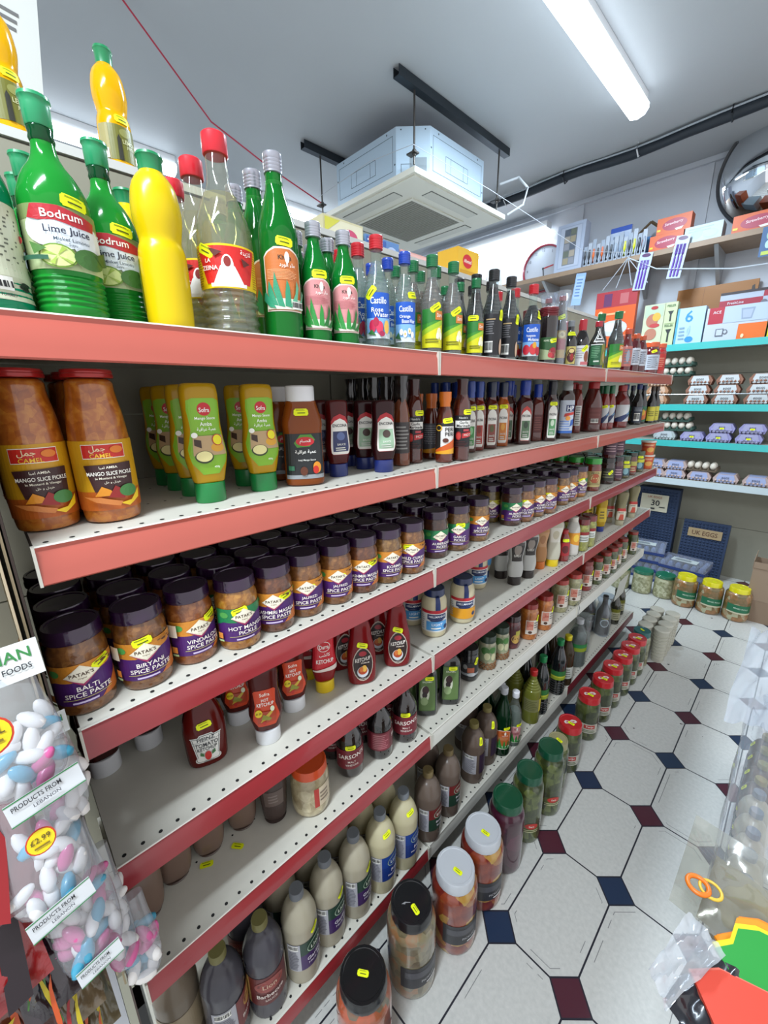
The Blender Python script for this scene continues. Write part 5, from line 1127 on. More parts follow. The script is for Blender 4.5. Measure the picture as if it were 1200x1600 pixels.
# ---------------------------------------------------------------- main gondola
SZ = {1: 1.556, 2: 1.310, 3: 1.062, 4: .8186, 5: .570, 6: .152}
J = [.727, 1.722, 2.712]
cream = plain('cac7bc', .45, 0, 0, .07, .02, 30)
rail_red_lit = plain('b9584a', .3, 0, .4, .06, 0, 9)  # upper rails: same red rail with the stronger light put into its colour
rail_red_shaded = plain('942a30', .28, 0, .4, .06, 0, 9)  # lower rails: same rail, shade of the lower levels put into its colour
rail_white = plain('c8c7bf', .4, 0, .2, .04, 0, 9)
rail_dark = plain('7a2430', .35, 0, .3, .05, 0, 9)
hole = plain('1a1a1a', .8)
def shelf(s, y0, y1, railm, label, two=False):
    z = SZ[s]
    mb = MB()
    d = -.375
    g = .004
    mb.box((d, y0+g, z-.028), (-.004, y1-g, z), cream)
    n = int((y1-y0)/.025)
    for row, (xx, off) in enumerate(((-.014, 0), (-.125, .0125), (-.25, 0))):
        if row and s > 2 and s != 5: continue
        for i in range(n):
            yy = y0+.016+off+i*.025
            if yy > y1-.012: break
            rr = .0031 if row == 0 else .0022
            mb.add([(xx+math.cos(t)*rr, yy+math.sin(t)*rr, z+.0004) for t in [k*math.pi/4 for k in range(8)]], [tuple(range(8))], hole)
    o = mb.build('gondola_shelf', None, None, 0)
    tag(o, label, 'shelf', 'shelves of the main gondola')
    r = MB()
    pts = [(-.004, z-.047), (-.004, z+.0005), (-.001, z+.0008), (0, z-.001), (-.002, z-.006), (-.0015, z-.009), (.0008, z-.014), (.0022, z-.034), (.0035, z-.045), (.0015, z-.047)]
    n = len(pts)
    vs = [(p[0], yy, p[1]) for yy in (y0+g, y1-g) for p in pts]
    lip = plain('d5d2c8', .35)
    fs = [(i, (i+1) % n, n+(i+1) % n, n+i) for i in range(n)]+[tuple(range(n-1, -1, -1)), tuple(range(n, 2*n))]
    r.add(vs, fs, railm)
    for i in (1, 2):
        r.mi[i] = r.slot(lip)
    r.build('price_rail', o, None, 30)
    for yy, sg in ((y0+g, -1), (y1-g, 1)):
        e = MB(); e.box((-.006, min(yy, yy+sg*.003), z-.047), (.004, max(yy, yy+sg*.003), z+.0006), plain('cfccc0', .4)); e.build('rail_end_cap', o)
    return o
names = {1: 'top', 2: 'second', 3: 'third', 4: 'fourth', 5: 'fifth', 6: 'bottom'}
bays = [('nearest bay', None, J[0]), ('middle bay', J[0], J[1]), ('farthest bay', J[1], J[2])]
for s in range(1, 7):
    for bi, (bn, a, b) in enumerate(bays):
        if a is None: a = -.28 if s == 1 else .014
        rm, rn = (rail_red_lit, 'lit red') if s < 3 else (rail_red_shaded, 'red')
        if (s == 5 and bi > 0) or (s == 6 and bi == 1): rm, rn = rail_white, 'white'
        if s == 6 and bi == 2: rm, rn = rail_dark, 'dark maroon'
        shelf(s, a, b, rm, '%s cream metal shelf of the %s with a %s price rail' % (names[s], bn, rn))
# back panel, uprights, side panel
bp = plain('8f8c7c', .6, 0, 0, .06, .02, 8)
pm = MB()
for k, (a, b) in enumerate(((-.28, J[0]), (J[0], J[1]), (J[1], J[2]))):
    for z0, z1 in ((.02, .4), (.4, .75), (.75, 1.12), (1.12, 1.44), (1.44, 1.864)):
        pm.box((-.392, a+.002, z0+.0015), (-.38, b-.002, z1-.0015), bp)
o = pm.build('gondola_back_panel', None, None, 0); tag(o, 'beige metal back panel standing behind all shelves of the long gondola', 'panel')
for y, lb in ((-.01, 'at its near end'), (J[0], 'at the first joint'), (J[1], 'at the second joint'), (J[2], 'at its far end')):
    u = MB(); u.box((-.43, y-.014, 0), (-.393, y+.014, 1.88), plain('9a9788', .5)); u.box((-.43, y-.014, 0), (-.06, y+.014, .075), plain('9a9788', .5))
    o = u.build('gondola_upright', None, None, 0); tag(o, 'cream steel upright of the long gondola %s' % lb, 'upright', 'gondola uprights')
# end panels seen edge-on at the near end, with thin boards
for k, (y, x1, c, z0, z1, lb) in enumerate(((-.002, .004, '4a3a34', .5, 1.526, 'thin dark board edge beside the near end of the shelves'), (-.006, .012, 'a89878', .62, 1.526, 'thin beige board standing at the near end of the shelves'), (-.012, .02, 'b9a98c', .66, 1.508, 'yellow printed card board standing at the near shelf end'))):
    e = MB(); e.box((-.34, y-.0012, z0), (x1, y+.0012, z1), plain(c, .5, 0, .1))
    if k == 2:
        paint(e, flatmap((x1-.06, y-.0012, 1.1), (1, 0, 0), (0, 0, 1), .0006), .05, .3, [('r', -1, 0, 1, .9, 'c9a23a'), ('t', 'MIX', 0, .5, .2, '2a2a50', 1.4), ('e', 0, .2, .6, .1, 'a04a6a')])
    o = e.build('end_board', None, None, 0); tag(o, lb, 'board', 'boards at the gondola end')
u = MB(); u.box((-.06, -.033, .0), (-.025, -.015, .66), plain('b9bcc2', .4)); o = u.build('base_leg', None, None, 0); tag(o, 'white metal leg strip at the lower left beside the hanging bags', 'leg strip')
u = MB(); u.box((-.055, -.003, .0), (-.02, .010, .50), plain('151517', .3, .3)); o = u.build('slotted_strip', None, None, 0); tag(o, 'black slotted metal strip next to the white leg strip', 'metal strip')
# riser shelf behind the top bottles
mb = MB(); mb.box((-.80, -.28, 1.866), (-.3765, 2.7, 1.88), plain('c8c8c4', .5))
o = mb.build('riser_shelf', None, None, 0); tag(o, 'raised cream shelf behind the top row, under the high lemon bottle and tea boxes', 'shelf')
mb = MB(); mb.box((-.81, -.28, 0), (-.795, 2.7, 1.864), bp)
o = mb.build('rear_panel', None, None, 0); tag(o, 'plain beige rear panel on the hidden far side of the gondola', 'panel')

# ---------------------------------------------------------------- goods
ORD = ['', 'first', 'second', 'third', 'fourth']
BACKK = {'lime_back': 'lime', 'vinegar_b': 'vinegar', 'litre_bbq_b': 'litre_bbq', 'peri2': 'peri'}
LID = {'bigblack_o', 'bigblack_m', 'bigwhite_p', 'goldlid', 'redlid', 'teallid', 'yelljar'}
rng = random.Random(3)
NK = {}
for s, items in ITEMS.items():
    for it in items:
        k = (s, KINDS[it[0]]['name']); NK[k] = NK.get(k, 0)+1
for s, items in ITEMS.items():
    z = SZ.get(s, 0)
    for (kid, x, y, back, desc) in items:
        K = KINDS[kid]
        toc = math.atan2(-y, .58-x)
        rz = toc*(0.95 if y < .35 else .8 if y < 1.2 else .7)+rng.uniform(-.06, .06)
        if kid in ('pat_vindaloo', 'pat_hot', 'pat_korma', 'pat_aub'): rz += .28
        if kid in ('mango', 'encinv', 'encinv2'): rz += .25
        if kid == 'litre_garlic': rz += .45
        if kid in ('litre_blue', 'litre_brown', 'litre_bbq_b'): rz += .45
        if kid == 'cuc' or kid.startswith('big'): rz += .3
        if kid == 'lemon': rz = -.2
        CUR = put(kid, x, y, z+.0005, rz, desc)
        grp = '%ss on the %s' % (K['name'].replace('_', ' '), (names[s]+' shelf') if s else 'floor')
        if not back and NK[(s, K['name'])] < 2: grp = None
        if grp: CUR['group'] = grp
        for i, bx in enumerate(back):
            lab = '%s %s behind the %s' % (ORD[i+1], K['cat'], desc)
            lab = ' '.join(lab.split()[:16])
            if lab in USED: lab = '%s %s behind the %s' % (ORD[i+1], K['cat'], ' '.join(desc.split()[-10:]))
            if lab in USED: print('DUP', lab)
            USED.add(lab)
            put(BACKK.get(kid, kid), bx, y+rng.uniform(-.0015, .0015), z+.0005, rz+rng.uniform(-.5, .5), lab, grp, hidden=True)
# second tub on top of the first; stacked jars at the far end of the third shelf
put('tub', -.038, 2.62, 1.062+.0775, -.9, 'orange tub with white lid at the shelf end, upper of the stack')
for (y, nm) in ((2.055, 'dark chutney jar stacked on top of the nearest black lidded jar'), (2.16, 'dark jar stacked on the maroon labelled jar')):
    put('darkjar2', -.055, y, 1.062+.1205, -.9, nm)
# lemon bottles on the riser
put('lemon_fig', -.45, .298, 1.8815, -.1, 'yellow lemon bottle with picture label standing high on the riser, green cap visible')
put('lemon_fig', -.44, .138, 1.8815, .0, 'yellow lemon bottle high on the riser at the left edge, cut by the frame')
# bottle row on the floor of the opposite side
put_rows = [(1.20, 'litre_garlic', 'white'), (1.287, 'litre_garlic', 'white'), (1.37, 'litre_garlic', 'white'), (1.455, 'litre_garlic', 'white'), (1.54, 'litre_garlic', 'white'), (1.63, 'litre_bar', 'brown'), (1.715, 'litre_bar', 'brown'), (1.80, 'litre_bar', 'brown'), (1.885, 'litre_bar', 'brown')]
cnt = {}
for y, k, c in put_rows:
    cnt[c] = cnt.get(c, 0)+1
    put(k, .672, y, .0005, math.pi*.9, '%s litre bottle under the clear sheet at right, number %s from the near end' % (c, ['', 'one', 'two', 'three', 'four', 'five'][cnt[c]]), 'litre bottles on the floor at the right')
# ---------------------------------------------------------------- boxes helper
def carton(name, cat, label, a, b, col, front=(), side=(), group=None, rz=0.0, tilt=0.0, rough=.45, top=()):
    """box with printed -y front and -x / +x side; a, b are opposite corners in its own frame, a is placed at the world origin of the thing"""
    w, d, h = b[0]-a[0], b[1]-a[1], b[2]-a[2]
    mb = MB()
    mb.box((-w/2, -d/2, 0), (w/2, d/2, h), plain(col, rough))
    if front: paint(mb, flatmap((0, -d/2-.0002, 0), (1, 0, 0), (0, 0, 1), .0005), w/2, h, front)
    if side: paint(mb, flatmap((w/2+.0002, 0, 0), (0, 1, 0), (0, 0, 1), .0005), d/2, h, side)
    me = mb.mesh(name, 0)
    o = link(name, me, None, ((a[0]+b[0])/2, (a[1]+b[1])/2, a[2]), rz)
    if tilt: o.rotation_euler.x = tilt
    return tag(o, label, cat, group)

# ---------------------------------------------------------------- ceiling cassette unit
ac = bpy.data.objects.new('air_conditioner', None); COL.objects.link(ac); ac.location = (-1.68, 2.47, 2.655)
tag(ac, 'pale blue grey ceiling cassette air conditioner hanging from metal rods', 'air conditioner')
acm = plain('a9bccb', .35, .2)
def oct_(h0, h1, hw, ch, m, mb):
    p = [(-hw, -hw+ch), (-hw+ch, -hw), (hw-ch, -hw), (hw, -hw+ch), (hw, hw-ch), (hw-ch, hw), (-hw+ch, hw), (-hw, hw-ch)]
    vs = [(x, y, z) for z in (h0, h1) for x, y in p]
    fs = [(i, (i+1) % 8, 8+(i+1) % 8, 8+i) for i in range(8)]+[tuple(range(7, -1, -1)), tuple(range(8, 16))]
    mb.add(vs, fs, m)
mb = MB(); oct_(.03, .30, .415, .14, acm, mb)
dk = '38424a'
def outline(f, u0, v0, u1, v1, t=.0025):
    for a in (('r', u0, v0, u1, v0+t), ('r', u0, v1-t, u1, v1), ('r', u0, v0, u0+t, v1), ('r', u1-t, v0, u1, v1)):
        paint(mb, f, 1, 1, [a+(dk,)])
for f in (flatmap((0, -.4152, 0), (1, 0, 0), (0, 0, 1)), flatmap((.4152, 0, 0), (0, 1, 0), (0, 0, 1))):
    outline(f, -.25, .09, .25, .265)
    outline(f, -.13, .12, .10, .20)
    for u in (-.08, .05): paint(mb, f, 1, 1, [('r', u, .12, u+.0025, .20, dk)])
    for u, v in ((-.265, .2), (.265, .12), (0, .06), (.2, .285), (-.2, .285)): paint(mb, f, 1, 1, [('e', u, v, .005, .005, dk)])
f = flatmap((.4152-.07, -.4152+.07, 0), (1, 1, 0), (0, 0, 1))
paint(mb, f, 1, 1, [('r', -.02, .05, .08, .15, '7f8a90'), ('e', .07, .285, .004, .004, dk), ('e', -.07, .285, .004, .004, dk)])
outline(f, -.07, .06, -.01, .12)
mb.build('casing', ac)
mb = MB()
pw = plain('c9c7ba', .4)
mb.box((-.475, -.475, 0), (.475, .475, .028), pw)
mb.box((-.455, -.455, -.006), (.455, .455, 0), pw)
o = mb.build('fascia', ac)
g = MB(); g.box((-.25, -.25, -.013), (.25, .25, -.006), plain('76766c', .5))
for i in range(22): g.box((-.24, -.24+i*.0223, -.016), (.24, -.232+i*.0223, -.013), plain('8a897e', .5))
g.box((-.27, -.27, -.0125), (-.25, .27, -.006), pw); g.box((.25, -.27, -.0125), (.27, .27, -.006), pw); g.box((-.25, -.27, -.0125), (.25, -.25, -.006), pw); g.box((-.25, .25, -.0125), (.25, .27, -.006), pw)
g.build('intake_grille', o)
for sx, sy in ((0, -1), (0, 1), (-1, 0), (1, 0)):
    l = MB()
    for q, c in ((1, '3c4246'), (0, 'b9b8ac')):
        hw, hd = (.24+q*.004, .035+q*.004)
        if sx: l.box((sx*.365-hd, -hw, -.0075-(1-q)*.002), (sx*.365+hd, hw, -.006), plain(c, .4))
        else: l.box((-hw, sy*.365-hd, -.0075-(1-q)*.002), (hw, sy*.365+hd, -.006), plain(c, .4))
    l.build('air_flap', o)
# rods, brackets
for i, (x, y) in enumerate(((.43, -.43), (.43, .43), (-.43, -.43), (-.43, .43))):
    r = MB()
    m = plain('54504c', .35, .8)
    r.tube([(x, y, .06), (x, y, .41)], .0055, m); r.box((x-.04, y-.02, .11), (x+.02, y+.02, .118), m); r.tube([(x, y, .1), (x, y, .112)], .012, m, 6); r.tube([(x, y, .118), (x, y, .13)], .012, m, 6)
    r.build('hanging_rod', ac)
for i, x in enumerate((-1.25, -2.11)):
    r = MB()
    m = plain('3e444a', .35, .8)
    r.box((x-.022, 1.9, 3.052), (x+.022, 3.0, 3.056), m); r.box((x-.022, 1.9, 3.056), (x-.018, 3.0, 3.097), m); r.box((x+.018, 1.9, 3.056), (x+.022, 3.0, 3.097), m)
    o = r.build('ceiling_channel', None, None, 0)
    tag(o, '%s dark metal channel on the ceiling carrying the air conditioner rods' % ('right' if i == 0 else 'left'), 'rail', 'channels above the air conditioner')
mb = MB(); mb.tube([(-1.23, 2.9, 2.86), (-1.12, 2.95, 2.88), (-1.05, 2.95, 2.8), (-1.06, 2.93, 2.7), (-1.16, 2.9, 2.66)], .008, plain('b0b4b8', .5)); o = mb.build('drain_hose'); tag(o, 'thin grey hose looping beside the air conditioner', 'hose')
# black conduit along the ceiling near the back wall, sagging slightly
mb = MB()
pts = []
for i in range(30):
    x = -3.2+i*.16
    pts.append((x, 3.60-.02*math.sin(x*2.2)+.015*math.sin(x*7), 3.062+.006*math.sin(x*5)))
mb.tube(pts, [.03+.003*math.sin(i*1.7) for i in range(30)], plain('17202a', .6), 10)
mb.tube([(p[0], p[1]-.028, p[2]+.022) for p in pts], .006, plain('9aa2aa', .5), 6)
o = mb.build('black_conduit'); tag(o, 'thick black wrapped pipe running across the ceiling by the back wall', 'pipe')
for i in range(7):
    x = -2.6+i*.5
    c = MB(); c.tube([(x, 3.565, 3.095), (x, 3.555, 3.05), (x, 3.6, 3.022), (x, 3.64, 3.05), (x, 3.635, 3.095)], .0045, plain('20262c' if i % 2 else 'c8ccd0', .5), 6)
    tag(c.build('pipe_clip'), 'small clip number %d from the left holding the black ceiling pipe' % (i+1), 'clip', 'clips on the black pipe')
# red string from the ceiling to the air conditioner
mb = MB()
mb.tube([(-1.735, .738, 3.098), (-1.973, 1.22, 2.90), (-2.04, 1.6, 2.83), (-2.105, 2.03, 2.775)], .0038, plain('a8203c', .6), 6)
o = mb.build('red_string'); tag(o, 'thin red string sloping from the ceiling down to the air conditioner rod', 'string')
mb = MB(); mb.tube([(-2.10, 2.0, 2.80), (-1.60, 2.02, 2.84), (-1.24, 2.02, 2.8), (-1.1, 2.6, 2.70), (-.9, 3.6, 2.52), (-.62, 3.82, 2.49)], .0016, plain('a8acb2', .6), 6)
o = mb.build('white_cord'); tag(o, 'thin white cord strung past the air conditioner to the wooden shelf', 'cord')
mb = MB()
w = [(-.30, 0, 0), (.0, 0, 0)]
o = None
# tea boxes on the riser
def tea(name, y0, y1, h, col, lab, dec, x=-.50, z=1.8805):
    return carton(name, 'box', lab, (x-.1, y0, z), (x, y1, z+h), col, side=dec, front=[('r', -1, 0, 1, 1, col)])
tea('tea_box', .82, .97, .09, 'c9c19a', 'cream tea box on the riser behind the second pink labelled green bottle', [('r', -.95, .06, .95, .94, 'd6d0b4'), ('e', .3, .55, .4, .22, 'c04a6a'), ('p', [(-.95, .94), (-.2, .94), (-.95, .5)], 'c8c24a'), ('p', [(.3, .06), (.95, .06), (.95, .4)], 'c04a4a')])
tea('tea_box', .98, 1.13, .075, '5a7fb0', 'blue tea box on the riser behind the rose water bottles', [('r', -.95, .06, .2, .94, '3a5a9a'), ('l', 5, -.9, .1, 0, .9, 'c8d0e0'), ('e', .55, .5, .35, .3, 'a8b8d8'), ('e', .55, .55, .2, .15, 'c04a5a')])
tea('tea_box', 1.14, 1.31, .065, 'd09a90', 'pink tea box on the riser right of the blue one', [('r', -.95, .06, .95, .94, 'd8a8a0'), ('e', -.2, .5, .3, .25, 'c8687a')])
tea('tea_box', 1.45, 1.60, .045, '5a548a', 'purple and white box on the riser under the yellow box', [('r', -.95, .3, .95, .94, 'c8c4d0'), ('e', 0, .5, .3, .3, '5a548a')])
tea('tea_box', 1.46, 1.60, .095, 'd9a82a', 'yellow tea box with red oval badge on top of the purple box', [('e', -.1, .55, .45, .26, 'c0202c'), ('t', 'Ahmad', -.1, .55, .14, 'f0e4d0', .7), ('r', -.8, .08, .8, .2, 'b8861c')], z=1.926)
mb = MB(); mb.lathe([(.03, 0), (.035, .05), (.028, .1), (.012, .13)], clear('e8ecf0', 1.5, .35, .15), n=10, lobes=3, amp=.15); o = mb.build('clear_bag', None, (-.5, 1.72, 1.8805)); tag(o, 'small crinkled clear bag on the riser beside the yellow tea box', 'bag')
mb = MB(); mb.lathe([(.001, 0), (.035, .01), (.04, .09), (.02, .15), (.03, .19)], clear('eef2f6', 1.5, .3, .12), n=10, lobes=3, amp=.15); o = mb.build('clear_bag', None, (-.33, .33, 1.5565)); tag(o, 'crinkled clear bag standing behind the big red capped oil bottle', 'bag')
# hanging white card sign at upper left
cd_ = MB(); cd_.box((-.002, -.16, -.25), (.002, .07, .14), plain('c6c8c4', .6)); paint(cd_, flatmap((.0025, 0, -.25), (0, 1, 0), (0, 0, 1), .0005), .07, .39, [('l', 3, -.9, .45, .8, .55, '6a6a6a'), ('p', [(-.6, .9), (.9, .8), (.9, .83), (-.6, .93)], '3a3a3a')])
o = cd_.build('card_sign', None, (-.62, .175, 2.22), 0); o.rotation_euler.x = -.12; tag(o, 'white printed card hanging at the upper left behind the lemon bottle', 'sign')

# ---------------------------------------------------------------- back wall shelving
LY = 3.85
teal = plain('3fb0ac', .3, 0, .4)
TZ = [(1.811, 'teal'), (1.379, 'teal'), (1.108, 'teal'), (.812, 'white')]
greyp = plain('8c8a7c', .55, 0, 0, .05)
for i, (z, c) in enumerate(TZ):
    mb = MB(); mb.box((-1.4, LY+.004, z-.03), (1.3, WALL_Y-.02, z), plain('a9a89c', .45))
    o = mb.build('wall_shelf', None, None, 0)
    tag(o, '%s metal shelf on the back wall with a %s front rail' % (['uppermost', 'second', 'third', 'lowest'][i], c), 'shelf', 'shelves on the back wall')
    r = MB(); r.box((-1.4, LY-.004, z-.045), (1.3, LY+.003, z+.002), teal if c == 'teal' else plain('b8c4c8', .35)); r.build('price_rail', o)
mb = MB()
for z0, z1 in ((0.0, .42), (.423, .78), (.813, 1.077), (1.11, 1.345), (1.38, 1.6), (1.603, 1.78)):
    mb.box((-1.4, WALL_Y-.018, z0), (1.3, WALL_Y-.002, z1), greyp)
tag(mb.build('wall_back_panel', None, None, 0), 'grey beige metal panels behind the back wall shelves', 'panel')
# egg cartons
def egg_carton(x, z, base, labc, y=LY+.09, w=.15, lab=True, txt='EGGS'):
    k = ('eggc', base, labc, lab)
    if k not in MC:
        mb = MB()
        pb = plain(base, .7)
        prof = [(-.5, 0), (-.44, -0), (.44, 0), (.5, .03), (.5, .034), (.36, .066), (-.36, .066), (-.5, .034), (-.5, .03)]
        vs = [(p[0]*w, yy, p[1]) for yy in (-.055, .055) for p in prof[1:]]
        n = len(prof)-1
        fs = [(i, (i+1) % n, n+(i+1) % n, n+i) for i in range(n)]+[tuple(range(n)), tuple(range(2*n-1, n-1, -1))]
        mb.add(vs, fs, pb)
        for j in range(6): mb.tube([(-.055+j*.022, -.056, .004), (-.055+j*.022, -.0575, .018), (-.055+j*.022, -.054, .03)], [.008, .009, .004], pb, 8)
        root = mb.mesh('egg_carton', 40)
        lm = MB()
        if lab:
            paint(lm, flatmap((0, -.0575, .006), (1, 0, 0), (0, 0, 1), .0006), w*.33, .055, [('p', [(-1.1, .5), (1.1, .5), (.9, 1.05), (-.9, 1.05)], labc), ('r', -1.1, 0, 1.1, .5, labc), ('t', txt, 0, .6, .24, '2a2a34', 1), ('l', 2, -.7, .1, .7, .4, '6a6a72')])
            lm.box((-w*.3, -.052, .0665), (w*.3, .052, .0675), plain(labc, .5))
        MC[k] = (root, lm.mesh('label', 0) if lab else None)
    root, lm = MC[k]
    o = link('egg_carton', root, None, (x, y, z))
    if lm: link('label', lm, o)
    return o
MC = {}
rn = ['bottom', 'middle', 'top']
for ci, (x, cn) in enumerate(((-.08, 'left'), (.09, 'middle'), (.27, 'right'))):
    for r in range(3):
        o = egg_carton(x+.004*r, 1.3805+.0685*r, '8a5f4c', 'c2c6c8'); tag(o, 'brown egg carton with white label, %s of the %s stack of the second wall shelf' % (rn[r], cn), 'egg carton', 'brown egg cartons on the wall shelf')
for r in range(3):
    o = egg_carton(-.335, 1.3805+.0685*r, 'a87a58', 'c8a890', txt='FRESH'); tag(o, 'tan egg carton with orange label in the left stack, %s one' % rn[r], 'egg carton', 'tan egg cartons')
for i, x in enumerate((-.06, .1, .27)):
    for r in range(2 if i > 0 else 1):
        o = egg_carton(x+.01*r, 1.1095+.0685*r, '8a86b0', '9a98b8', lab=True, txt='EGG'); tag(o, 'pale purple egg pack with yellow tag on the third wall shelf, %s %s' % (['first', 'second', 'third'][i], ['lower', 'upper'][r]), 'egg carton', 'purple egg packs')
        s_ = sticker_mesh([(1, 0), (1, .1)], 1, 2, 1, 0, .03); so = link('price_sticker', s_, o, (0, -.06, .002)); so.data.transform(Matrix.Rotation(-math.pi/2, 4, 'Z') @ Matrix.Translation((-1, 0, 0)))
o = egg_carton(-.24, 1.1095, 'a0a8a8', 'b0b8bc', w=.15); tag(o, 'grey egg carton with pale label at the left of the third wall shelf', 'egg carton')
for i, x in enumerate((-.27, -.13, .03, .19, .36)):
    for r in range(2 if i in (0, 1) else 1):
        o = egg_carton(x, .8135+.0685*r, 'b09a94', '9aa4c8'); tag(o, 'beige egg carton with lilac label on the white lowest wall shelf, %s %s' % (['first', 'second', 'third', 'fourth', 'fifth'][i], ['lower', 'upper'][r]), 'egg carton', 'beige egg cartons')
# egg trays with eggs
egg_mesh = None
def tray(x, z, n, label, col='2f4a40', y=LY+.12, rows=2, egg='cfc8bc', glabel='pale egg in the dark green tray'):
    global egg_mesh
    mb = MB()
    m = plain(col, .8)
    mb.box((-.0235*n, -.075, 0), (.0235*n, .075, .012), m)
    for i in range(n+1):
        for j in range(4):
            mb.lathe([(.008, .012), (.003, .03)], m, n=6) if False else mb.tube([(-.0235*n+i*.047, -.07+j*.047, .01), (-.0235*n+i*.047, -.07+j*.047, .034)], [.01, .004], m, 6)
    o = mb.build('egg_tray', None, (x, y, z), 30); tag(o, label, 'egg tray', None)
    if egg_mesh is None:
        e = MB(); e.lathe([(.0001, 0), (.012, .003), (.0205, .018), (.0215, .028), (.018, .044), (.010, .053), (.0001, .056)], plain('cfc6b8', .5), n=14); egg_mesh = e.mesh('egg', 60)
    for i in range(n):
        for j in range(rows):
            eo = link('egg', egg_mesh, None, (x-.0235*n+.0235+i*.047, y-.047+j*.047, z+.0125))
            tag(eo, glabel, 'egg', glabel)
tray(-.235, 1.3805+.2065, 4, 'dark green tray of eggs above the tan cartons, lower', glabel='pale egg in the lower dark green tray of the second wall shelf')
tray(-.235, 1.3805+.275, 4, 'dark green tray of eggs under the top shelf, upper', glabel='pale egg in the upper dark green tray of the second wall shelf')
tray(-.19, 1.1095+.07, 5, 'dark green tray of eggs on the third wall shelf, lower', glabel='pale egg in the lower tray of the third wall shelf')
tray(-.19, 1.1095+.14, 4, 'dark green tray of eggs on the third wall shelf, upper', glabel='pale egg in the upper tray of the third wall shelf')
tray(.03, .8135+.07, 4, 'brown tray of eggs on the lowest wall shelf', col='5a4c3c', glabel='pale egg in the brown tray of the lowest wall shelf')
# bracing rail across the second wall shelf
mb = MB(); mb.tube([(-1.3, LY-.004, 1.452), (1.2, LY-.004, 1.452)], .003, plain('b8bcc0', .3, .8), 6); tag(mb.build('guard_wire'), 'thin metal guard wire in front of the brown egg cartons', 'wire')

# blue egg tray stacks on the floor by the wall
def corr(mb, w, h, t, m):
    mb.box((-w/2, -t/2, 0), (w/2, t/2, h), m)
    n = int(w/.024)
    for i in range(n):
        for j in range(int(h/.024)):
            mb.tube([(-w/2+.012+i*.024, -t/2, .012+j*.024), (-w/2+.012+i*.024, -t/2-.008, .012+j*.024)], [.0095, .004], m, 6)
blue = plain('223350', .7)
mb = MB(); corr(mb, .30, .69, .05, blue)
for i in range(4): mb.box((-.15, .025+i*.012, 0), (.15, .033+i*.012, .69), plain('1c2a44', .7))
o = mb.build('egg_tray_stack', None, (-.24, 4.06, .0), 0); tag(o, 'tall stack of blue egg trays standing on edge with a price card', 'egg trays')
cm_ = MB(); paint(cm_, flatmap((-.02, -.036, .49), (1, 0, 0), (0, 0, 1), .0006), .1, .145, [('r', -1, 0, 1, 1, 'c2bda8'), ('t', 'UK EGGS', 0, .84, .13, 'a0583c', 1.5), ('t', '30', .1, .5, .34, '26262c', .8), ('l', 1, .4, .2, .9, .35, '3a3a3a'), ('r', -.2, .1, .1, .2, '3a3a3a')]); cm_.build('price_card', o)
def eggpack(x, y, z, rz, label, w=.30, d=.20):
    mb = MB()
    mb.box((-w/2, -d/2, 0), (w/2, d/2, .02), plain('2a3f78', .6))
    for i in range(6):
        for j in range(4):
            mb.lathe([(.0001, .02), (.02, .022), (.021, .036), (.012, .055), (.0001, .06)], plain('b9b8b0', .5), n=8)
            for q in range(-40, 0): mb.v[q] = (mb.v[q][0]-w/2+.025+i*.05, mb.v[q][1]-d/2+.025+j*.05, mb.v[q][2])
    o = mb.build('egg_pack', None, (x, y, z)); o.rotation_euler.z = rz; tag(o, label, 'egg pack', 'blue clear topped egg packs')
    c = MB()
    c.box((-w/2-.002, -d/2-.002, .022), (w/2+.002, d/2+.002, .066), clear('b8c8f0', 1.5, .18, .1)); c.build('clear_cover', o)
    l = MB(); l.box((-w*.28, -d*.3, .067), (w*.28, d*.1, .068), plain('b8c0c0', .5)); paint(l, flatmap((0, -d*.3, .0685), (1, 0, 0), (0, 1, 0), .0006), w*.26, d*.38, [('l', 3, -.8, .2, .8, .8, '5a6270')]); l.build('label', o)
for i in range(4): eggpack(-.26+.01*i, 3.78, .0005+.0695*i, .05*i, 'blue clear topped egg pack in the left stack, %s' % ['lowest', 'second', 'third', 'topmost'][i])
for i in range(3): eggpack(.045+.012*i, 3.76, .0005+.0695*i, -.04*i, 'blue clear topped egg pack in the right stack, %s' % ['lowest', 'second', 'topmost'][i])
mb = MB(); corr(mb, .30, .465, .03, blue); o = mb.build('egg_tray_stack', None, (.12, 4.0, .0), 0); o.rotation_euler.x = -.12; tag(o, 'blue egg tray leaning behind the right stack of egg packs', 'egg trays')
cm_ = MB(); paint(cm_, flatmap((0, -.026, .335), (1, 0, 0), (0, 0, 1), .0006), .11, .07, [('r', -1, 0, 1, 1, 'a08a68'), ('t', 'UK EGGS', 0, .5, .5, '5a3c2c', 1.5)]); cm_.build('price_card', o)
# open cardboard box at the right
mb = MB(); kb = plain('8f7a66', .7)
for a, b in (((0, 0, .0), (.3, .006, .22)), ((0, .25, .0), (.3, .256, .22)), ((0, .006, .0), (.006, .25, .22)), ((.294, .006, .0), (.3, .25, .22)), ((.006, .006, 0), (.294, .25, .006))): mb.box(a, b, kb)
o = mb.build('cardboard_box', None, (.47, 3.42, .15), 0); tag(o, 'open cardboard box at the right edge, upper of two', 'box')
for a, b, c, n in (((0, -.004, .22), (.3, -.001, .26), 0, 0), ((-.004, 0, .21), (-.001, .25, .27), 0, 0)):
    f_ = MB(); f_.box(a, b, kb); f_.build('flap', o)
carton('cardboard_box', 'box', 'closed brown cardboard box on the floor under the open one at right', (.49, 3.42, 0), (.77, 3.66, .149), '86705c')

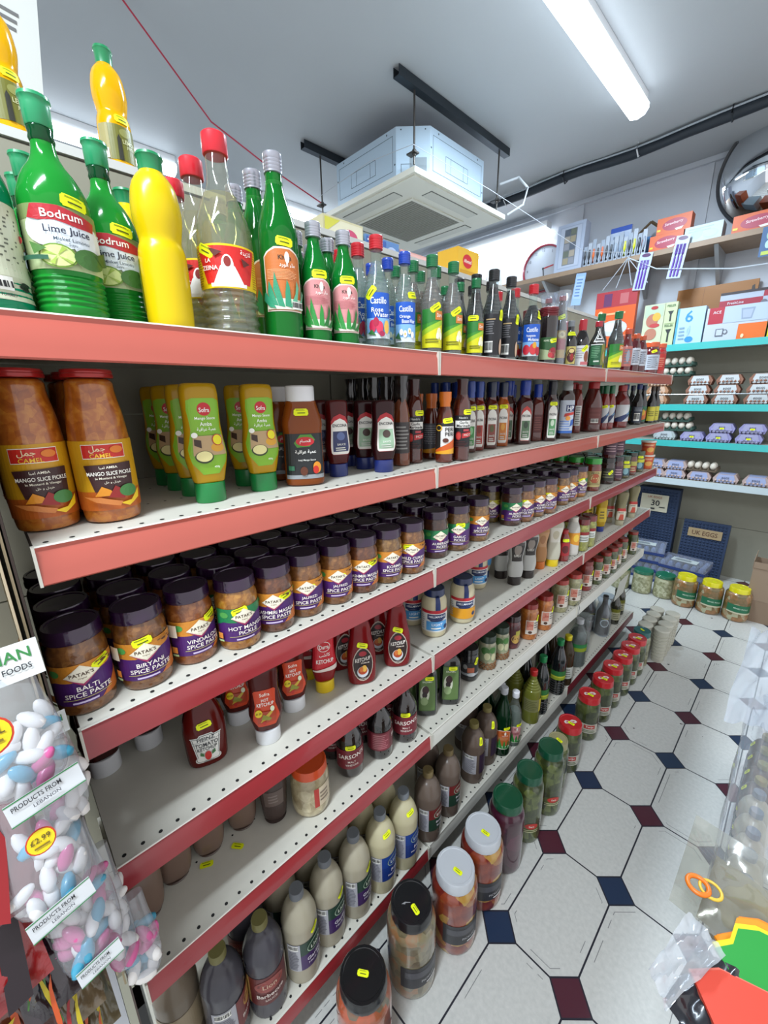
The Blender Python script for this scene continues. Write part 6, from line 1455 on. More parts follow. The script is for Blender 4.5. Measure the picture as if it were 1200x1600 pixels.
# ---------------------------------------------------------------- goods on the top teal shelf
TY = LY+.02
z = 1.8125
carton('cutlery_box', 'box', 'tall cream box with bowl picture, left on the top teal shelf', (-.50, TY, z), (-.365, TY+.06, z+.30), 'b9c0a0', [('e', 0, .68, .5, .1, 'a02a2c'), ('p', [(-.9, .7), (.9, .7), (.9, .98), (-.9, .98)], 'a8b8a0'), ('e', -.1, .62, .6, .16, 'a86a58'), ('e', .3, .7, .4, .1, 'c8a03c'), ('e', .2, .5, .5, .05, 'b03a3c'), ('e', -.1, .3, .6, .14, 'a8705a'), ('e', 0, .92, .35, .04, 'a02a2c')])
carton('grater_box', 'box', 'narrow pale green box with black grater pictures on the top teal shelf', (-.362, TY, z), (-.285, TY+.06, z+.30), 'b8c498', [('r', -.8, .5, .8, .52, '8a9a6a'), ('p', [(-.1, .56), (.2, .56), (.2, .72), (.5, .8), (-.5, .8), (-.1, .72)], '2a3030'), ('p', [(-.1, .08), (.2, .08), (.2, .28), (.5, .38), (-.5, .38), (-.1, .28)], '2a3030'), ('t', 'PEELER', 0, .92, .05, '3a5a3a', 1.4), ('t', 'PEELER', 0, .46, .05, '3a5a3a', 1.4)])
carton('glass_set_box', 'box', 'pale blue box with a large blue numeral and spoon picture', (-.278, TY, z), (-.11, TY+.08, z+.245), 'a9c4d6', [('r', -1, 0, -.85, 1, '4a9ad0'), ('t', '6', -.1, .76, .32, '2f86c8', .8), ('e', 0, .35, .12, .1, '8ab0c8'), ('p', [(-.1, .2), (.0, .2), (.1, .5), (0, .5)], '9ab8c8'), ('e', .1, .12, .3, .08, '2f86c8'), ('l', 4, -.7, .1, -.2, .5, '7a9ab0')])
carton('mug_set_box', 'box', 'white red and orange mug box with a mug drawing on the top teal shelf', (-.10, TY, z), (.235, TY+.12, z+.22), 'b4bcc8', [('r', -.92, .52, -.42, 1, 'a82034'), ('t', 'ACE', -.65, .86, .08, 'd8d0d4', .3), ('r', .12, 0, 1, .45, 'd8661c'), ('r', -.4, .52, 1, 1, 'aab8cc'), ('p', [(.18, .58), (.5, .58), (.56, .9), (.12, .9)], '8a98ac'), ('p', [(.22, .62), (.46, .62), (.5, .85), (.18, .85)], 'a0acc0'), ('r', -.6, .14, -.34, .36, '5a5e68'), ('r', -.57, .17, -.37, .34, 'b4bcc8'), ('e', -.28, .26, .08, .07, '5a5e68'), ('e', -.28, .26, .05, .045, 'b4bcc8'), ('e', .3, .1, .05, .06, 'e8c8a0')])
carton('glassware_box', 'box', 'white and crimson tumbler box with dark lid band behind the mug box', (-.06, TY+.13, z), (.30, TY+.27, z+.33), 'aab2c2', [('r', -1, .72, .3, .84, '9a1c34'), ('r', .3, .84, 1, .95, '9a1c34'), ('r', -1, .95, 1, 1, '2a1c22'), ('t', 'FreshLine', -.5, .78, .05, 'd8ccd4', .5), ('e', .35, .72, .1, .06, '6a6a74'), ('e', .55, .72, .1, .06, '6a6a74'), ('e', .45, .64, .3, .05, '9a6a4a')])
carton('kraft_box', 'box', 'large orange brown cardboard box behind the crimson tumbler box', (-.36, TY+.275, z), (.12, TY+.305, z+.42), '9a6428', [('r', -.3, 0, -.29, 1, '7c4e1e'), ('p', [(.86, .78), (.94, .84), (.92, .92), (.86, .9)], '2a1c14')])
carton('candle_box', 'box', 'bright yellow box lettered in black at the right end of the teal shelf', (.245, TY, z), (.42, TY+.1, z+.13), 'c3c81c', [('t', 'RTRMAX', 0, .72, .24, '1a1c14', 1.7), ('l', 1, -.8, .35, .6, .5, '3a3c14'), ('r', -.2, .12, .9, .3, '2c3018')])
mb = MB(); mb.lathe([(.035, 0), (.04, .05), (.03, .13)], clear('e4ecf4', 1.5, .35, .1), n=12, lobes=4, amp=.1); tag(mb.build('clear_bag', None, (.30, TY+.05, z+.131)), 'clear wrapped bundle on top of the yellow box', 'bag')
for i in range(4):
    c = MB(); c.lathe([(.015, 0), (.017, .1), (.012, .16), (.012, .19), (.0001, .19)], plain(['8a2430', '9aa0a8', 'a02c3c', '8c9098'][i], .3), n=12)
    tag(c.build('glass_cup', None, (-.265+i*.035, TY+.11, z)), '%s bottle standing behind the blue numbered box, %s from left' % (['dark red', 'grey', 'red', 'pale grey'][i], ['first', 'second', 'third', 'fourth'][i]), 'bottle', 'small bottles behind the blue box')
carton('serving_dish_box', 'box', 'orange box with white dish picture leaning on the top teal shelf', (-.86, TY-.02, z+.02), (-.56, TY+.03, z+.44), 'cc5214', [('r', -1, .72, 1, 1, '9a2c34'), ('r', -.6, .74, -.2, .96, '5a2c54'), ('r', .2, .76, .6, .94, 'a85a5c'), ('e', 0, .34, .7, .14, 'b8bcc4'), ('e', 0, .36, .5, .08, 'd4d6da'), ('e', -.7, .6, .14, .07, 'e0b088'), ('l', 1, -.4, .56, .6, .64, 'e0a070')])

# ---------------------------------------------------------------- wooden shelf and goods
WZ = 2.478
mb = MB(); mb.box((-1.75, LY, WZ-.035), (1.4, WALL_Y-.001, WZ), plain('8f7862', .5, 0, 0, .15, 0, 14)); o = mb.build('wooden_shelf', None, None, 0); tag(o, 'long wooden shelf high on the back wall holding orange boxes', 'shelf')
for i, x in enumerate((-1.35, -.6, -.12, .6)):
    b_ = MB(); m = plain('a2a5a8', .4, .3)
    vs = [(x-.012, WALL_Y-.002, WZ-.036), (x-.012, LY+.02, WZ-.036), (x-.012, WALL_Y-.002, WZ-.26), (x+.012, WALL_Y-.002, WZ-.036), (x+.012, LY+.02, WZ-.036), (x+.012, WALL_Y-.002, WZ-.26)]
    b_.add(vs, [(0, 1, 2), (3, 5, 4), (0, 3, 4, 1), (1, 4, 5, 2), (0, 2, 5, 3)], m); b_.build('bracket', o)
def orange_box(x0, x1, z0, lab):
    return carton('chocolate_box', 'box', lab, (x0, LY+.03, z0), (x1, LY+.12, z0+.105), 'c85a26', [('e', .05, .48, .72, .36, '9c2040'), ('t', 'Strawberry', 0, .55, .22, 'e4c8cc', 1.1, .08), ('p', [(.1, .2), (.6, .25), (.5, .1), (.2, .08)], 'd8d4d0'), ('r', -.95, .2, -.75, .32, 'd8c01c')])
orange_box(-.535, -.325, WZ+.0005, 'orange box with crimson oval on the wooden shelf, lower of the pair')
orange_box(-.50, -.29, WZ+.106, 'orange box with crimson oval on the wooden shelf, upper of the pair')
orange_box(-.05, .20, WZ+.0005, 'orange box with crimson oval below the round mirror')
carton('place_mat_box', 'box', 'white patterned box lying between the orange boxes on the wooden shelf', (-.315, LY+.02, WZ+.0005), (-.10, LY+.14, WZ+.105), 'b2c4cc', [('e', -.3, .5, .3, .3, '9ab0b8'), ('e', .4, .4, .4, .25, 'a0b4bc'), ('l', 2, -.8, .6, .6, .9, '94a8b0')])
# picture frame set
mb = MB(); mb.box((-.115, -.05, 0), (.115, .05, .36), plain('a8b0c2', .4))
f = flatmap((0, -.0505, 0), (1, 0, 0), (0, 0, 1), .0006)
dec = [('r', -1, 0, 1, 1, 'a9b3c6'), ('r', -.8, .06, .8, .94, '9aa4b8'), ('r', -.74, .08, .74, .92, 'b0b8c8'), ('r', -.45, .12, .45, .88, '787c84')]
for i in range(5):
    for j in range(2): dec.append(('r', -.4+j*.42, .14+i*.15, -.02+j*.42, .27+i*.15, ['9a9078', '6a7064', '8a8c94', 'a49a8c', '5c6470'][(i+2*j) % 5]))
paint(mb, f, .115, .36, dec)
o = mb.build('photo_frame_box', None, (-1.14, LY+.07, WZ+.001), 0); o.rotation_euler = (-.06, 0, .0); tag(o, 'pale blue collage photo frame standing on the wooden shelf next to the clock', 'picture frame')
# knives and gadgets on blister cards
gc = ['2a2c34', '1f2228', 'd0601c', '26282e', 'cc5a1c', '30323a', '26303a', '8fa0b4', '7a8ca4', 'c8d018', '222a34', 'c8d018', '26303a', '8a96a8']
for i, c in enumerate(gc):
    x = -1.0+i*.033
    mb = MB(); mb.box((-.014, -.002, 0), (.014, .002, .15+.02*(i % 3)), plain(['9aa4b2', 'a8b0bc'][i % 2], .4)); mb.tube([(0, -.008, .02), (0, -.01, .07), (0, -.006, .12)], [.008, .010, .006], plain(c, .35), 8)
    tag(mb.build('utensil_pack', None, (x, LY+.03, WZ+.001)), '%s handled kitchen utensil on a card, %s from left on the wooden shelf' % ({'d0601c': 'orange', 'cc5a1c': 'orange', 'c8d018': 'lime yellow', '8fa0b4': 'blue grey', '7a8ca4': 'blue grey', '8a96a8': 'blue grey'}.get(c, 'dark'), ['first', 'second', 'third', 'fourth', 'fifth', 'sixth', 'seventh', 'eighth', 'ninth', 'tenth', 'eleventh', 'twelfth', 'thirteenth', 'last'][i]), 'utensil', 'carded utensils on the wooden shelf')
carton('blue_card_pack', 'pack', 'pale blue topped card pack behind the utensils', (-.83, LY+.06, WZ+.001), (-.68, LY+.08, WZ+.24), 'a8b4c8', [('r', -1, .86, 1, 1, '2c4a9a'), ('l', 4, -.7, .1, .7, .8, '7a8698')])
# house shaped wooden frame
mb = MB(); wd = plain('5c4c38', .5, 0, 0, .2, 0, 30)
for a, b in (((-.11, .14), (-.11, 0)), ((-.11, 0), (.11, 0)), ((.11, 0), (.11, .14)), ((.13, .13), (0, .24)), ((0, .24), (-.13, .13))):
    mb.tube([(a[0], 0, a[1]+.01), (b[0], 0, b[1]+.01)], .010, wd, 4)
for i in range(5): mb.box((-.095+i*.038, -.006, .01), (-.062+i*.038, .02, .15-.01*(i % 2)), plain(['6a7a9a', 'a04a40', '4a86c0', 'a8b0bc', '7a3a3c'][i], .4))
tag(mb.build('house_shaped_frame', None, (-.58, LY+.16, WZ+.001), 30), 'dark wooden house shaped frame behind the upper orange box', 'frame')
# clock
ck = bpy.data.objects.new('wall_clock', None); COL.objects.link(ck); ck.location = (-1.50, WALL_Y-.031, 2.62); tag(ck, 'round white wall clock with red rim, half hidden by the photo frame', 'clock')
Rx = Matrix.Rotation(math.pi/2, 4, 'X')
d = MB(); d.lathe([(.19, 0), (.19, .006), (.0001, .006)], plain('a8b0bc', .4), n=48); m = d.mesh('dial', 40); m.transform(Rx); link('dial', m, ck)
d = MB(); d.lathe([(.188, 0), (.205, 0), (.205, .02), (.2, .026), (.19, .02), (.188, .006)], plain('8c2036', .3, 0, .5), n=48, ends=False); m = d.mesh('rim', 40); m.transform(Rx); link('rim', m, ck)
d = MB()
f = flatmap((0, -.0075, 0), (1, 0, 0), (0, 0, 1), .0006)
paint(d, f, 1, 1, [('t', str(h), .155*math.sin(h*math.pi/6), .155*math.cos(h*math.pi/6), .024, '3a3e48', .05) for h in range(1, 13)]); d.build('numerals', ck, None, 0)
d = MB(); paint(d, flatmap((0, -.011, 0), (1, 0, 0), (0, 0, 1), .0006), 1, 1, [('p', [(-.006, 0), (.006, 0), (.02, -.13), (.012, -.13)], '26282e')]); d.build('minute_hand', ck, None, 0)
d = MB(); paint(d, flatmap((0, -.012, 0), (1, 0, 0), (0, 0, 1), .0006), 1, 1, [('p', [(0, -.006), (0, .006), (.1, .02), (.1, .008)], 'a02a34'), ('e', 0, 0, .01, .01, '26282e')]); d.build('hour_hand', ck, None, 0)
# convex mirror
mr = bpy.data.objects.new('convex_mirror', None); COL.objects.link(mr)
mr.location = (.095, 4.07, 2.885); mr.rotation_euler = (math.radians(10), 0, math.radians(-12)); tag(mr, 'large round convex security mirror at the right edge above the orange box', 'mirror')
d = MB()
R_, c_ = .318, .10
Rs = (R_*R_+c_*c_)/(2*c_)
pr = [(R_*k/14, math.sqrt(Rs*Rs-(R_*k/14)**2)-(Rs-c_)) for k in range(14, 0, -1)]+[(.0005, c_)]
d.lathe(pr, plain('e8ecf0', .02, 1.0), n=64); m = d.mesh('mirror_face', 60); m.transform(Rx); link('mirror_face', m, mr)
d = MB(); d.lathe([(R_, -.02), (R_+.012, -.015), (R_+.014, 0), (R_+.006, .01), (R_-.004, .004)], plain('23262c', .4), n=64, ends=False); m = d.mesh('rim', 40); m.transform(Rx); link('rim', m, mr)
# hanging purple cutlery packs
def hang_pack(x, zt, h, lab, fork):
    mb = MB(); w = .085 if fork else .08
    mb.box((-w/2, -.001, -h), (w/2, .001, 0), plain('a8b4cc' if fork else '8ca8d0', .4))
    o = mb.build('cutlery_pack' if fork else 'blue_blister_pack', None, (x, LY-.012, zt), 0); o.rotation_euler = (0, math.radians(6), 0); tag(o, lab, 'pack', None)
    if fork:
        c = MB()
        for k in (-1, 0, 1):
            c.tube([(k*.021, -.006, -h*.95), (k*.021, -.008, -h*.5), (k*.021, -.007, -h*.42)], [.006, .0055, .006], plain('5f3c9c', .3), 6)
            for q in (-1, 0, 1): c.tube([(k*.021+q*.0055, -.007, -h*.42), (k*.021+q*.0055, -.006, -h*.2)], .0016, plain('6a46a8', .3), 5)
            c.tube([(k*.021-.007, -.007, -h*.42), (k*.021+.007, -.007, -h*.42)], .003, plain('6a46a8', .3), 5)
        c.build('forks', o)
        e = MB(); paint(e, flatmap((0, -.0015, -.03), (1, 0, 0), (0, 0, 1), .0005), .03, .025, [('e', 0, .5, 1, .5, '4a2050')]); e.build('header_badge', o)
    else:
        e = MB(); paint(e, flatmap((0, -.0015, -h), (1, 0, 0), (0, 0, 1), .0005), w/2, h, [('r', -.8, .2, .8, .9, '9cb4d4'), ('l', 6, -.6, .25, .6, .85, '5f7ca8')]); e.build('card_print', o)
hang_pack(-.53, 2.475, .25, 'purple plastic fork pack hanging from the wooden shelf, left one', True)
hang_pack(-.31, 2.535, .27, 'purple plastic fork pack hanging from the wooden shelf, right one', True)
hang_pack(-1.0, 2.43, .24, 'pale blue blister pack hanging from the left part of the wooden shelf', False)
mb = MB(); mb.box((-.04, -.001, -.17), (.04, .001, 0), plain('2c5480', .4)); paint(mb, flatmap((0, -.0016, -.17), (1, 0, 0), (0, 0, 1), .0005), .04, .17, [('e', 0, .7, .4, .14, '8ab0a0'), ('e', 0, .4, .4, .14, 'a0c0c0'), ('r', -.7, .05, .7, .18, 'a8b84a')]); tag(mb.build('blue_card', None, (.16, LY-.012, 2.47), 0), 'blue card pack with round pictures hanging at the right edge', 'pack')
mb = MB(); cw = plain('a8aeb8', .5)
for k in (-.16, -.06, .05, .16): mb.tube([(-.66, LY-.006, 2.47), (-.66+k, LY-.006, 2.27)], .003, cw, 5)
mb.tube([(-.66, LY-.008, 2.47), (-.45, LY-.02, 2.35), (0, LY-.02, 2.26), (.3, LY-.01, 2.25)], .004, plain('b8c0c8', .5), 6)
tag(mb.build('cord_bundle'), 'bundle of thin cords spreading down from the wooden shelf edge', 'cord')

# paper cups in sleeves on the floor
cup = MB(); cup.lathe([(.0001, 0), (.028, .0), (.03, .01), (.036, .19), (.038, .195), (.036, .2), (.03, .203), (.0001, .198)], plain('b9b6a8', .5), n=20)
for i in range(8): cup.lathe([(.0301+i*.0008, .02+i*.02), (.0318+i*.0008, .023+i*.02), (.0305+i*.0008, .026+i*.02)], plain('a8a594', .5), n=20)
cme = cup.mesh('cup_stack', 40)
k = 0
for i in range(4):
    for j in range(2):
        k += 1
        o = link('cup_stack', cme, None, (.085+j*.08+.03, 2.51+i*.08, .0005)); tag(o, 'sleeve of stacked cream paper cups by the teal lid jar, %s row %s' % (['nearest', 'second', 'third', 'farthest'][i], ['left', 'right'][j]), 'cups', 'sleeves of paper cups on the floor')
# fallen yellow price tags
for i, (x, y, rz) in enumerate(((-.105, .155, .8), (-.095, .215, .4))):
    s_ = sticker_mesh([(1, 0), (1, 1)], 1, 2, 1, 0, 0, .3, 0.0); o = link('price_sticker', s_, None, (x, y, .5712), rz); tag(o, 'loose yellow price tag lying on the fifth shelf, %s of the upturned bottles' % ['nearer', 'farther'][i], 'price tag')
# clip on white rail
for (y, z_) in ((1.722, .57),):
    mb = MB(); mb.tube([(-.01, y, z_+.002), (.004, y, z_+.025), (.012, y, z_), (.008, y, z_-.04)], .0015, plain('6a6c70', .3, .8), 6); tag(mb.build('wire_clip'), 'small bent wire clip on the white rail joint', 'clip')
mb = MB(); mb.box((.0045, 2.25, .40), (.006, 2.40, .52), plain('b9bab2', .5)); o = mb.build('hanging_card', None, None, 0); o.rotation_euler.y = .12; o.location.x = -.05; tag(o, 'plain white card hanging from the fifth shelf rail far along', 'card')

# ---------------------------------------------------------------- hanging bags at the left
def sheet(name, corners, m, n=14, amp=.008, seed=1, label=None, cat=None, parent=None, close=False, puff=.0):
    """crumpled film stretched between four corners (a b along, d c along), with real folds"""
    a, b, c, d = [Vector(p) for p in corners]
    nrm = (b-a).cross(d-a).normalized()
    rnd = random.Random(seed)
    ph = [rnd.uniform(0, 6.28) for _ in range(6)]
    vs, fs = [], []
    for sgn in ((1, -1) if close else (1,)):
        o = len(vs)
        for i in range(n+1):
            for j in range(n+1):
                u, v = i/n, j/n
                p = a*(1-u)*(1-v)+b*u*(1-v)+c*u*v+d*(1-u)*v
                h = amp*(math.sin(u*11+v*5+ph[0])+.6*math.sin(u*-7+v*17+ph[1])+.5*math.sin(u*23+v*9+ph[2])+.4*abs(math.sin(u*9-v*13+ph[3]))*2)
                e = min(1, 4*u)*min(1, 4*(1-u))*min(1, 4*v)*min(1, 4*(1-v)) if close else 1
                vs.append(p+nrm*(h*e*.6+sgn*puff*e))
        for i in range(n):
            for j in range(n):
                q = [o+i*(n+1)+j, o+i*(n+1)+j+1, o+(i+1)*(n+1)+j+1, o+(i+1)*(n+1)+j]
                fs.append(q if sgn > 0 else q[::-1])
    mb = MB(); mb.add(vs, fs, m)
    o = mb.build(name, parent, None, 50)
    if label: tag(o, label, cat)
    return o
film = clear('f4f6fa', 1.5, .15, .08)
al = MB(); al.lathe([(.0001, -.0135), (.004, -.0125), (.0068, -.006), (.0072, 0), (.006, .007), (.0032, .012), (.0001, .0135)], plain('c9c6c2', .35, 0, .3), q=.85, n=14)
AL = {}
for nm, c in (('white', 'dedad6'), ('pink', 'c8578f'), ('blue', '3f9ab8')):
    mb = MB(); mb.lathe([(.0001, -.0135), (.004, -.0125), (.0068, -.006), (.0072, 0), (.006, .007), (.0032, .012), (.0001, .0135)], plain(c, .35, 0, .3), q=.85, n=14); AL[nm] = mb.mesh('sugared_almond', 60)
def almond_bag(bn, c, hw, hh, n, mix_, hd=.022, card=None):
    """c centre of the almonds; bag spans up from there"""
    c = Vector(c)
    face = Vector((.58-c.x, -c.y, .25)).normalized()
    right = Vector((0, 0, 1)).cross(face).normalized()
    up = face.cross(right)
    M = Matrix(((face.x, right.x, up.x), (face.y, right.y, up.y), (face.z, right.z, up.z))).to_4x4()
    mb = MB()
    prof = [(.002, -hh*1.25), (.55, -hh*1.12), (.9, -hh*.8), (1, -hh*.2), (1, hh*.4), (.92, hh), (.8, hh*1.6), (.75, hh*2.3)]
    mb.lathe([(r*hw, z) for r, z in chaikin(prof, 1)], film, q=hd/hw, e=2.3, n=28, lobes=5, amp=.03)
    o = mb.build('almond_bag'); o.matrix_world = Matrix.Translation(c) @ M
    tag(o, 'clear bag of sugared almonds, %s' % bn, 'bag', None)
    if card:
        cm2 = MB(); w_, z0, z1, dec = card
        paint(cm2, flatmap((hd*.75, 0, z0), (0, 1, 0), (0, 0, 1), .0005), w_, z1-z0, dec)
        cm2.build('label', o, None, 0)
    rnd = random.Random(hash(bn) % 97 if False else len(bn)*7+n)
    k = 0
    L = []
    t = 0
    while k < n and t < 6000:
        t += 1
        y, x, z = rnd.uniform(-1, 1)*hw*.8, rnd.uniform(-1, 1)*hd*.62, rnd.uniform(-hh*.95, hh*.95)
        if (y/(hw*.82))**2+(x/(hd*.7))**2 > 1: continue
        if z < -hh*.6 and abs(y) > hw*.55: continue
        p = Vector((x, y, z))
        if any((p-q).length < .0118 for q in L): continue
        L.append(p)
        r_ = rnd.random()
        nm = 'white' if r_ < mix_[0] else 'pink' if r_ < mix_[0]+mix_[1] else 'blue'
        a = bpy.data.objects.new('sugared_almond', AL[nm]); COL.objects.link(a)
        a.matrix_world = Matrix.Translation(c+(M.to_3x3() @ p)) @ M @ Matrix.Rotation(rnd.uniform(-1.4, 1.4), 4, 'X') @ Matrix.Rotation(rnd.uniform(-.4, .4), 4, 'Y')
        tag(a, '%s sugared almond inside the clear bag %s' % (nm, bn), 'almond', '%s almonds in the bag %s' % (nm, bn))
        k += 1
green = '1f7a3a'
lub = [('r', -1, 0, 1, 1, 'd4d6d4'), ('t', 'LUBNAN', -.05, .68, .3, '2f7a3c', 1.7), ('t', 'NATURAL FOODS', -.05, .32, .16, '26262a', 1.6)]
btm = lambda: [('r', -1, 0, 1, 1, 'c8cacc'), ('r', -1, .95, 1, 1, green), ('r', -1, 0, 1, .05, green), ('t', 'PRODUCTS FROM', -.2, .72, .22, '26262a', 1.3), ('t', 'LEBANON', 0, .4, .16, '4a4a50', 1.0)]
almond_bag('hanging uppermost at the left edge', (.08, -.034, 1.122), .036, .035, 38, (.72, .12, .16), .022, (.036, .070, .108, lub))
almond_bag('second down, behind the top one', (.05, -.012, 1.035), .022, .032, 16, (.75, .2, .05), .018, (.02, .06, .085, lub))
almond_bag('third down with yellow price disc', (.08, -.040, .975), .037, .040, 42, (.6, .28, .12), .022)
almond_bag('fourth down, much pink', (.075, -.024, .862), .033, .048, 40, (.35, .5, .15), .02)
almond_bag('fifth down, narrow', (.06, .001, .80), .018, .045, 18, (.5, .3, .2), .016)
almond_bag('lowest, in front of the shelf corner', (.065, .020, .735), .022, .031, 20, (.45, .2, .35), .017)
def disc(c, r, txt, label):
    c = Vector(c)
    face = Vector((.58-c.x, -c.y, .2)).normalized(); right = Vector((0, 0, 1)).cross(face).normalized(); up = face.cross(right)
    M = Matrix(((right.x, -face.x, up.x), (right.y, -face.y, up.y), (right.z, -face.z, up.z))).to_4x4()
    mb = MB(); mb.box((-.0002, 0, -.0002), (.0002, .0004, .0002), plain('d8c81c'))
    paint(mb, flatmap((0, 0, 0), (1, 0, 0), (0, 0, 1), .0005), 1, 1, [('e', 0, 0, r, r, 'c0381c'), ('e', 0, 0, r*.9, r*.9, 'e2c416'), ('t', txt, 0, r*.2, r*.45, '5a4a14', r*1.3), ('l', 1, -r*.5, -r*.5, r*.5, -r*.2, '7a6414')])
    o = mb.build('price_disc', None, None, 0); o.matrix_world = Matrix.Translation(c) @ M; tag(o, label, 'price label')
disc((.13, -.047, 1.185), .017, 'DEAL', 'large yellow round price label cut by the left frame edge on the top almond bag')
disc((.125, -.036, 1.05), .012, '£2.99', 'yellow round price label on the third bag of almonds')
# bottom bag cards
for i, (c, w_, h_, lb) in enumerate((((.115, -.022, 1.082), .030, .022, 'white printed strip across the foot of the top almond bag'), ((.115, -.036, .938), .028, .02, 'white printed strip across the foot of the third almond bag'), ((.105, -.020, .82), .022, .018, 'white printed strip across the foot of the fourth almond bag'))):
    c = Vector(c); face = Vector((.58-c.x, -c.y, .15)).normalized(); right = Vector((0, 0, 1)).cross(face).normalized(); up = face.cross(right)
    M = Matrix(((right.x, -face.x, up.x), (right.y, -face.y, up.y), (right.z, -face.z, up.z))).to_4x4()
    mb = MB(); mb.box((-w_, 0, 0), (w_, .0006, h_), plain('c8cacc', .4)); paint(mb, flatmap((0, -.0003, 0), (1, 0, 0), (0, 0, 1), .0005), w_, h_, btm()); o = mb.build('bag_strip', None, None, 0); o.matrix_world = Matrix.Translation(c+face*.010) @ M @ Matrix.Rotation(-.12, 4, 'Y'); tag(o, lb, 'label')
# crisp-like snack packs hanging lower left
def pillow(name, c, w, h, m, label, cat, rz=0, tz=0.0, puff=.014, seed=1, up=None, group=None):
    c = Vector(c); face = Vector((.58-c.x, -c.y, .3)).normalized(); right = Vector((0, 0, 1)).cross(face).normalized(); u = face.cross(right)
    A = c-right*w-u*h; B = c+right*w-u*h; C_ = c+right*w+u*h; D = c-right*w+u*h
    o = sheet(name, (A, B, C_, D), m, 16, .004, seed, None, None, None, True, puff)
    pillow.M = (c, right, u, face)
    return tag(o, label, cat, group)
def chilli(cu, cv, s, a, col, stem='3c6a2c'):
    ca, sa = math.cos(a), math.sin(a)
    L = [(-1, 0), (-.6, .28), (0, .34), (.6, .2), (1, -.15), (.5, -.02), (0, -.05), (-.6, -.12)]
    S = [(-1.35, .1), (-.95, .14), (-.95, -.02), (-1.3, .0)]
    R = lambda P: [(cu+(x*ca-y*sa)*s, cv+(x*sa+y*ca)*s*.6) for x, y in P]
    return [('p', R(L), col), ('p', R(S), stem)]
def snack(c, w_, h_, col, lb, i, prints):
    foil = plain(col, .16, .15, .9, .25, .25, 30)
    o = pillow('snack_packet', c, w_, h_, foil, lb, 'snack packet', seed=i+3, puff=.010, group='chilli packets hanging at the left')
    C0, right, u, face = pillow.M
    mb = MB()
    base = Vector(C0)+face*.0135-u*h_
    paint(mb, lambda a_, b_, l: base+right*a_+u*b_+face*(l*.0003-.10*a_*a_/max(w_, .01)*.6), w_, 2*h_, prints)
    mb.build('print', o, None, 0)
Y_, R_2, O_ = 'b8a414', '96141a', 'b84a18'
packs = [
 ((.06, -.072, 1.02), .032, .075, '6a0c14', 'dark red glossy chilli packet at the left edge, uppermost', [('p', [(-.9, .1), (-.3, 0), (.2, .5), (-.2, .9), (-.7, .7)], '8c141a')]),
 ((.075, -.098, .905), .034, .06, '8a1218', 'red chilli packet with dark stripe at the left edge, second down', [('p', [(-.2, 0), (.4, 0), (.8, .9), (.3, 1)], '1e1218')]+chilli(-.3, .3, .35, .9, O_)),
 ((.07, -.070, .850), .026, .062, '241820', 'black chilli packet with red and yellow chillies, left of the third almond bag', chilli(.1, .6, .45, 1.2, R_2)+chilli(-.1, .25, .4, 1.9, Y_)),
 ((.08, -.098, .80), .030, .055, '5a2a1c', 'brown red chilli packet with orange chillies at the lower left', chilli(0, .65, .5, 1.3, O_)+chilli(.3, .3, .4, 1.0, R_2)+chilli(-.4, .3, .35, 1.7, Y_)),
 ((.065, -.055, .785), .026, .055, '62523a', 'olive brown chilli packet with a yellow chilli, under the third almond bag', chilli(.1, .55, .5, 1.4, Y_)+chilli(-.3, .2, .35, 1.1, R_2)),
 ((.055, -.040, .715), .020, .05, '5e543c', 'olive chilli packet beside the white leg strip', chilli(.0, .7, .5, 1.5, R_2)+chilli(.1, .3, .45, 1.2, Y_)),
 ((.07, -.078, .720), .028, .05, '4a1a16', 'dark red chilli packet at the bottom frame edge', chilli(-.2, .6, .5, 1.2, Y_)+chilli(.3, .4, .45, 1.6, R_2)),
 ((.05, -.052, .645), .022, .05, '5a4e38', 'lowest olive chilli packet at the bottom frame edge', chilli(0, .6, .5, 1.3, O_)),
]
for i, (c, w_, h_, col, lb, pr) in enumerate(packs):
    if i > 1: pr = pr+chilli(.35, .82, .42, 2.0, [O_, Y_, R_2][i % 3])+chilli(-.4, .45, .4, .8, [Y_, O_, O_][i % 3])+chilli(.0, .12, .42, 1.4, [R_2, Y_, O_][i % 3])
    snack(c, w_, h_, col, lb, i, pr)

# ---------------------------------------------------------------- right foreground
sheet('plastic_sheet', ((.60, 1.15, .36), (.60, 2.0, .30), (.66, 2.02, .33), (.74, 1.15, .37)), film, 20, .010, 4, 'clear plastic sheet draped over the litre bottles at the right edge', 'plastic sheet')
sheet('plastic_sheet', ((.60, 1.15, .36), (.60, 2.0, .30), (.612, 2.0, .03), (.612, 1.15, .03)), film, 16, .004, 5, 'clear plastic sheet hanging beside the litre bottles', 'plastic sheet')
sheet('plastic_sheet', ((.54, 1.78, .30), (.545, 2.65, .30), (.72, 2.65, .36), (.70, 1.75, .34)), clear('e8eaf4', 1.5, .32, .12), 18, .014, 8, 'hazy plastic wrapping farther along the right edge of the aisle', 'plastic wrapping')
pillow('olive_cushion', (.66, .66, .73), .066, .05, plain('8c8560', .6, 0, 0, .15, .2, 20), 'dull olive soft goods inside the clear bag above the coloured cards', 'soft goods', puff=.014, seed=19)
pillow('party_bag', (.645, .65, .765), .085, .07, clear('e8e8e0', 1.5, .12, .08), 'clear bag of dull olive goods above the coloured cards', 'bag', puff=.02, seed=9)
sheet('dark_bag', ((0.581, 0.431, 0.8), (0.598, 0.517, 0.8), (0.64, 0.524, 0.8), (0.635, 0.409, 0.8)), plain('232327', .25, 0, .5), 14, .004, 11, 'black item in crinkled wrapping at the lower right', 'bag')
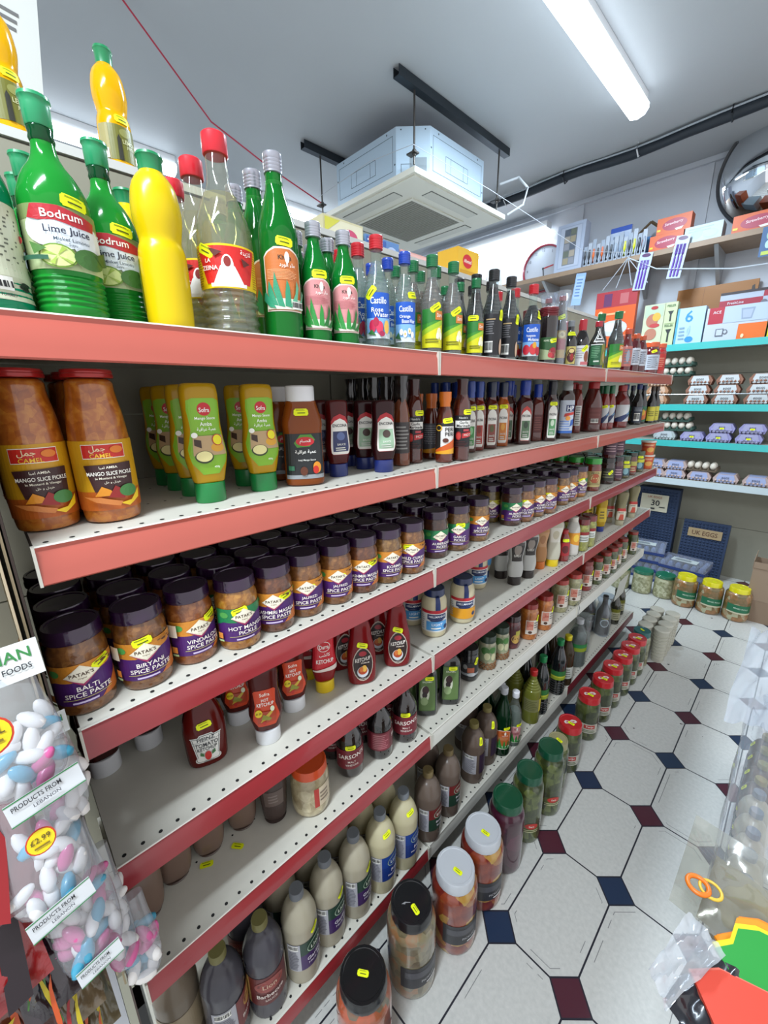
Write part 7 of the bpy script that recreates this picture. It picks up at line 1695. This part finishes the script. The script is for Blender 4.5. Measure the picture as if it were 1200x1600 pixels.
sheet('clear_wrapper', ((0.562, 0.434, 0.82), (0.583, 0.54, 0.82), (0.623, 0.515, 0.82), (0.585, 0.414, 0.82)), clear('d8d8dc', 1.5, .3, .1), 14, .006, 12, 'crinkled grey clear wrapper edge over the black item, lower right', 'wrapper')
mb = MB(); mb.tube([(.585+.012*math.cos(t), .578+.012*math.sin(t), .822) for t in [k*.3927 for k in range(17)]], .003, plain('d8701c', .4), 8); tag(mb.build('orange_band', None, None, 60), 'small orange ring inside the clear bag near the green card', 'ring')
mb = MB(); mb.tube([(.598+.012*math.cos(t), .585+.012*math.sin(t), .82) for t in [k*.3927 for k in range(17)]], .002, plain('d8b03c', .4), 8); tag(mb.build('yellow_band', None, None, 60), 'small yellow ring beside the orange ring in the clear bag', 'ring')
def card(pts, z, t, c, label, grp, dx=0, dy=0):
    mb = MB(); n = len(pts)
    vs = [(p[0]+dx, p[1]+dy, zz) for zz in (z-t, z) for p in pts]
    fs = [tuple(range(n-1, -1, -1)), tuple(range(n, 2*n))]+[(i, (i+1) % n, n+(i+1) % n, n+i) for i in range(n)]
    mb.add(vs, fs, plain(c, .5))
    o = mb.build('price_card', None, None, 0); tag(o, label, 'card', grp)
GP = [(.6135, .530), (.629, .5505), (.631, .575), (.650, .5905), (.69, .60), (.74, .50), (.74, .40), (.66, .455), (.640, .497), (.632, .513)]
star = list(reversed(GP))
card(star, .800, .0035, '1f8a30', 'green star shaped card on top of the stack at the lower right', 'star cards')
card(star, .7960, .0035, 'd8d018', 'yellow star shaped card under the green one', 'star cards', -.002, .007)
card(star, .7920, .0035, 'e0d41c', 'second yellow star shaped card in the stack', 'star cards', -.003, .011)
card(star, .7880, .0035, 'e08a14', 'orange star shaped card near the stack foot', 'star cards', -.002, .024)
card(star, .7840, .0035, 'e07a14', 'lowest orange star shaped card of the stack', 'star cards', -.0, .031)
RP = [(.597, .478), (.622, .505), (.70, .53), (.74, .45), (.66, .38), (.628, .44)]
card(list(reversed(RP)), .806, .004, 'c8402c', 'red pointed card in front at the bottom right corner', 'red cards')
card(list(reversed(RP)), .8015, .004, 'd86a58', 'paler red pointed card under the top red one', 'red cards', -.002, .004)
carton('display_box', 'box', 'brown carton holding the cards, mostly below the frame', (.66, .30, .0), (.95, .62, .76), '8a7a68')

for o in list(sc.objects):
    if o.type == 'EMPTY' or o.type == 'MESH':
        pass
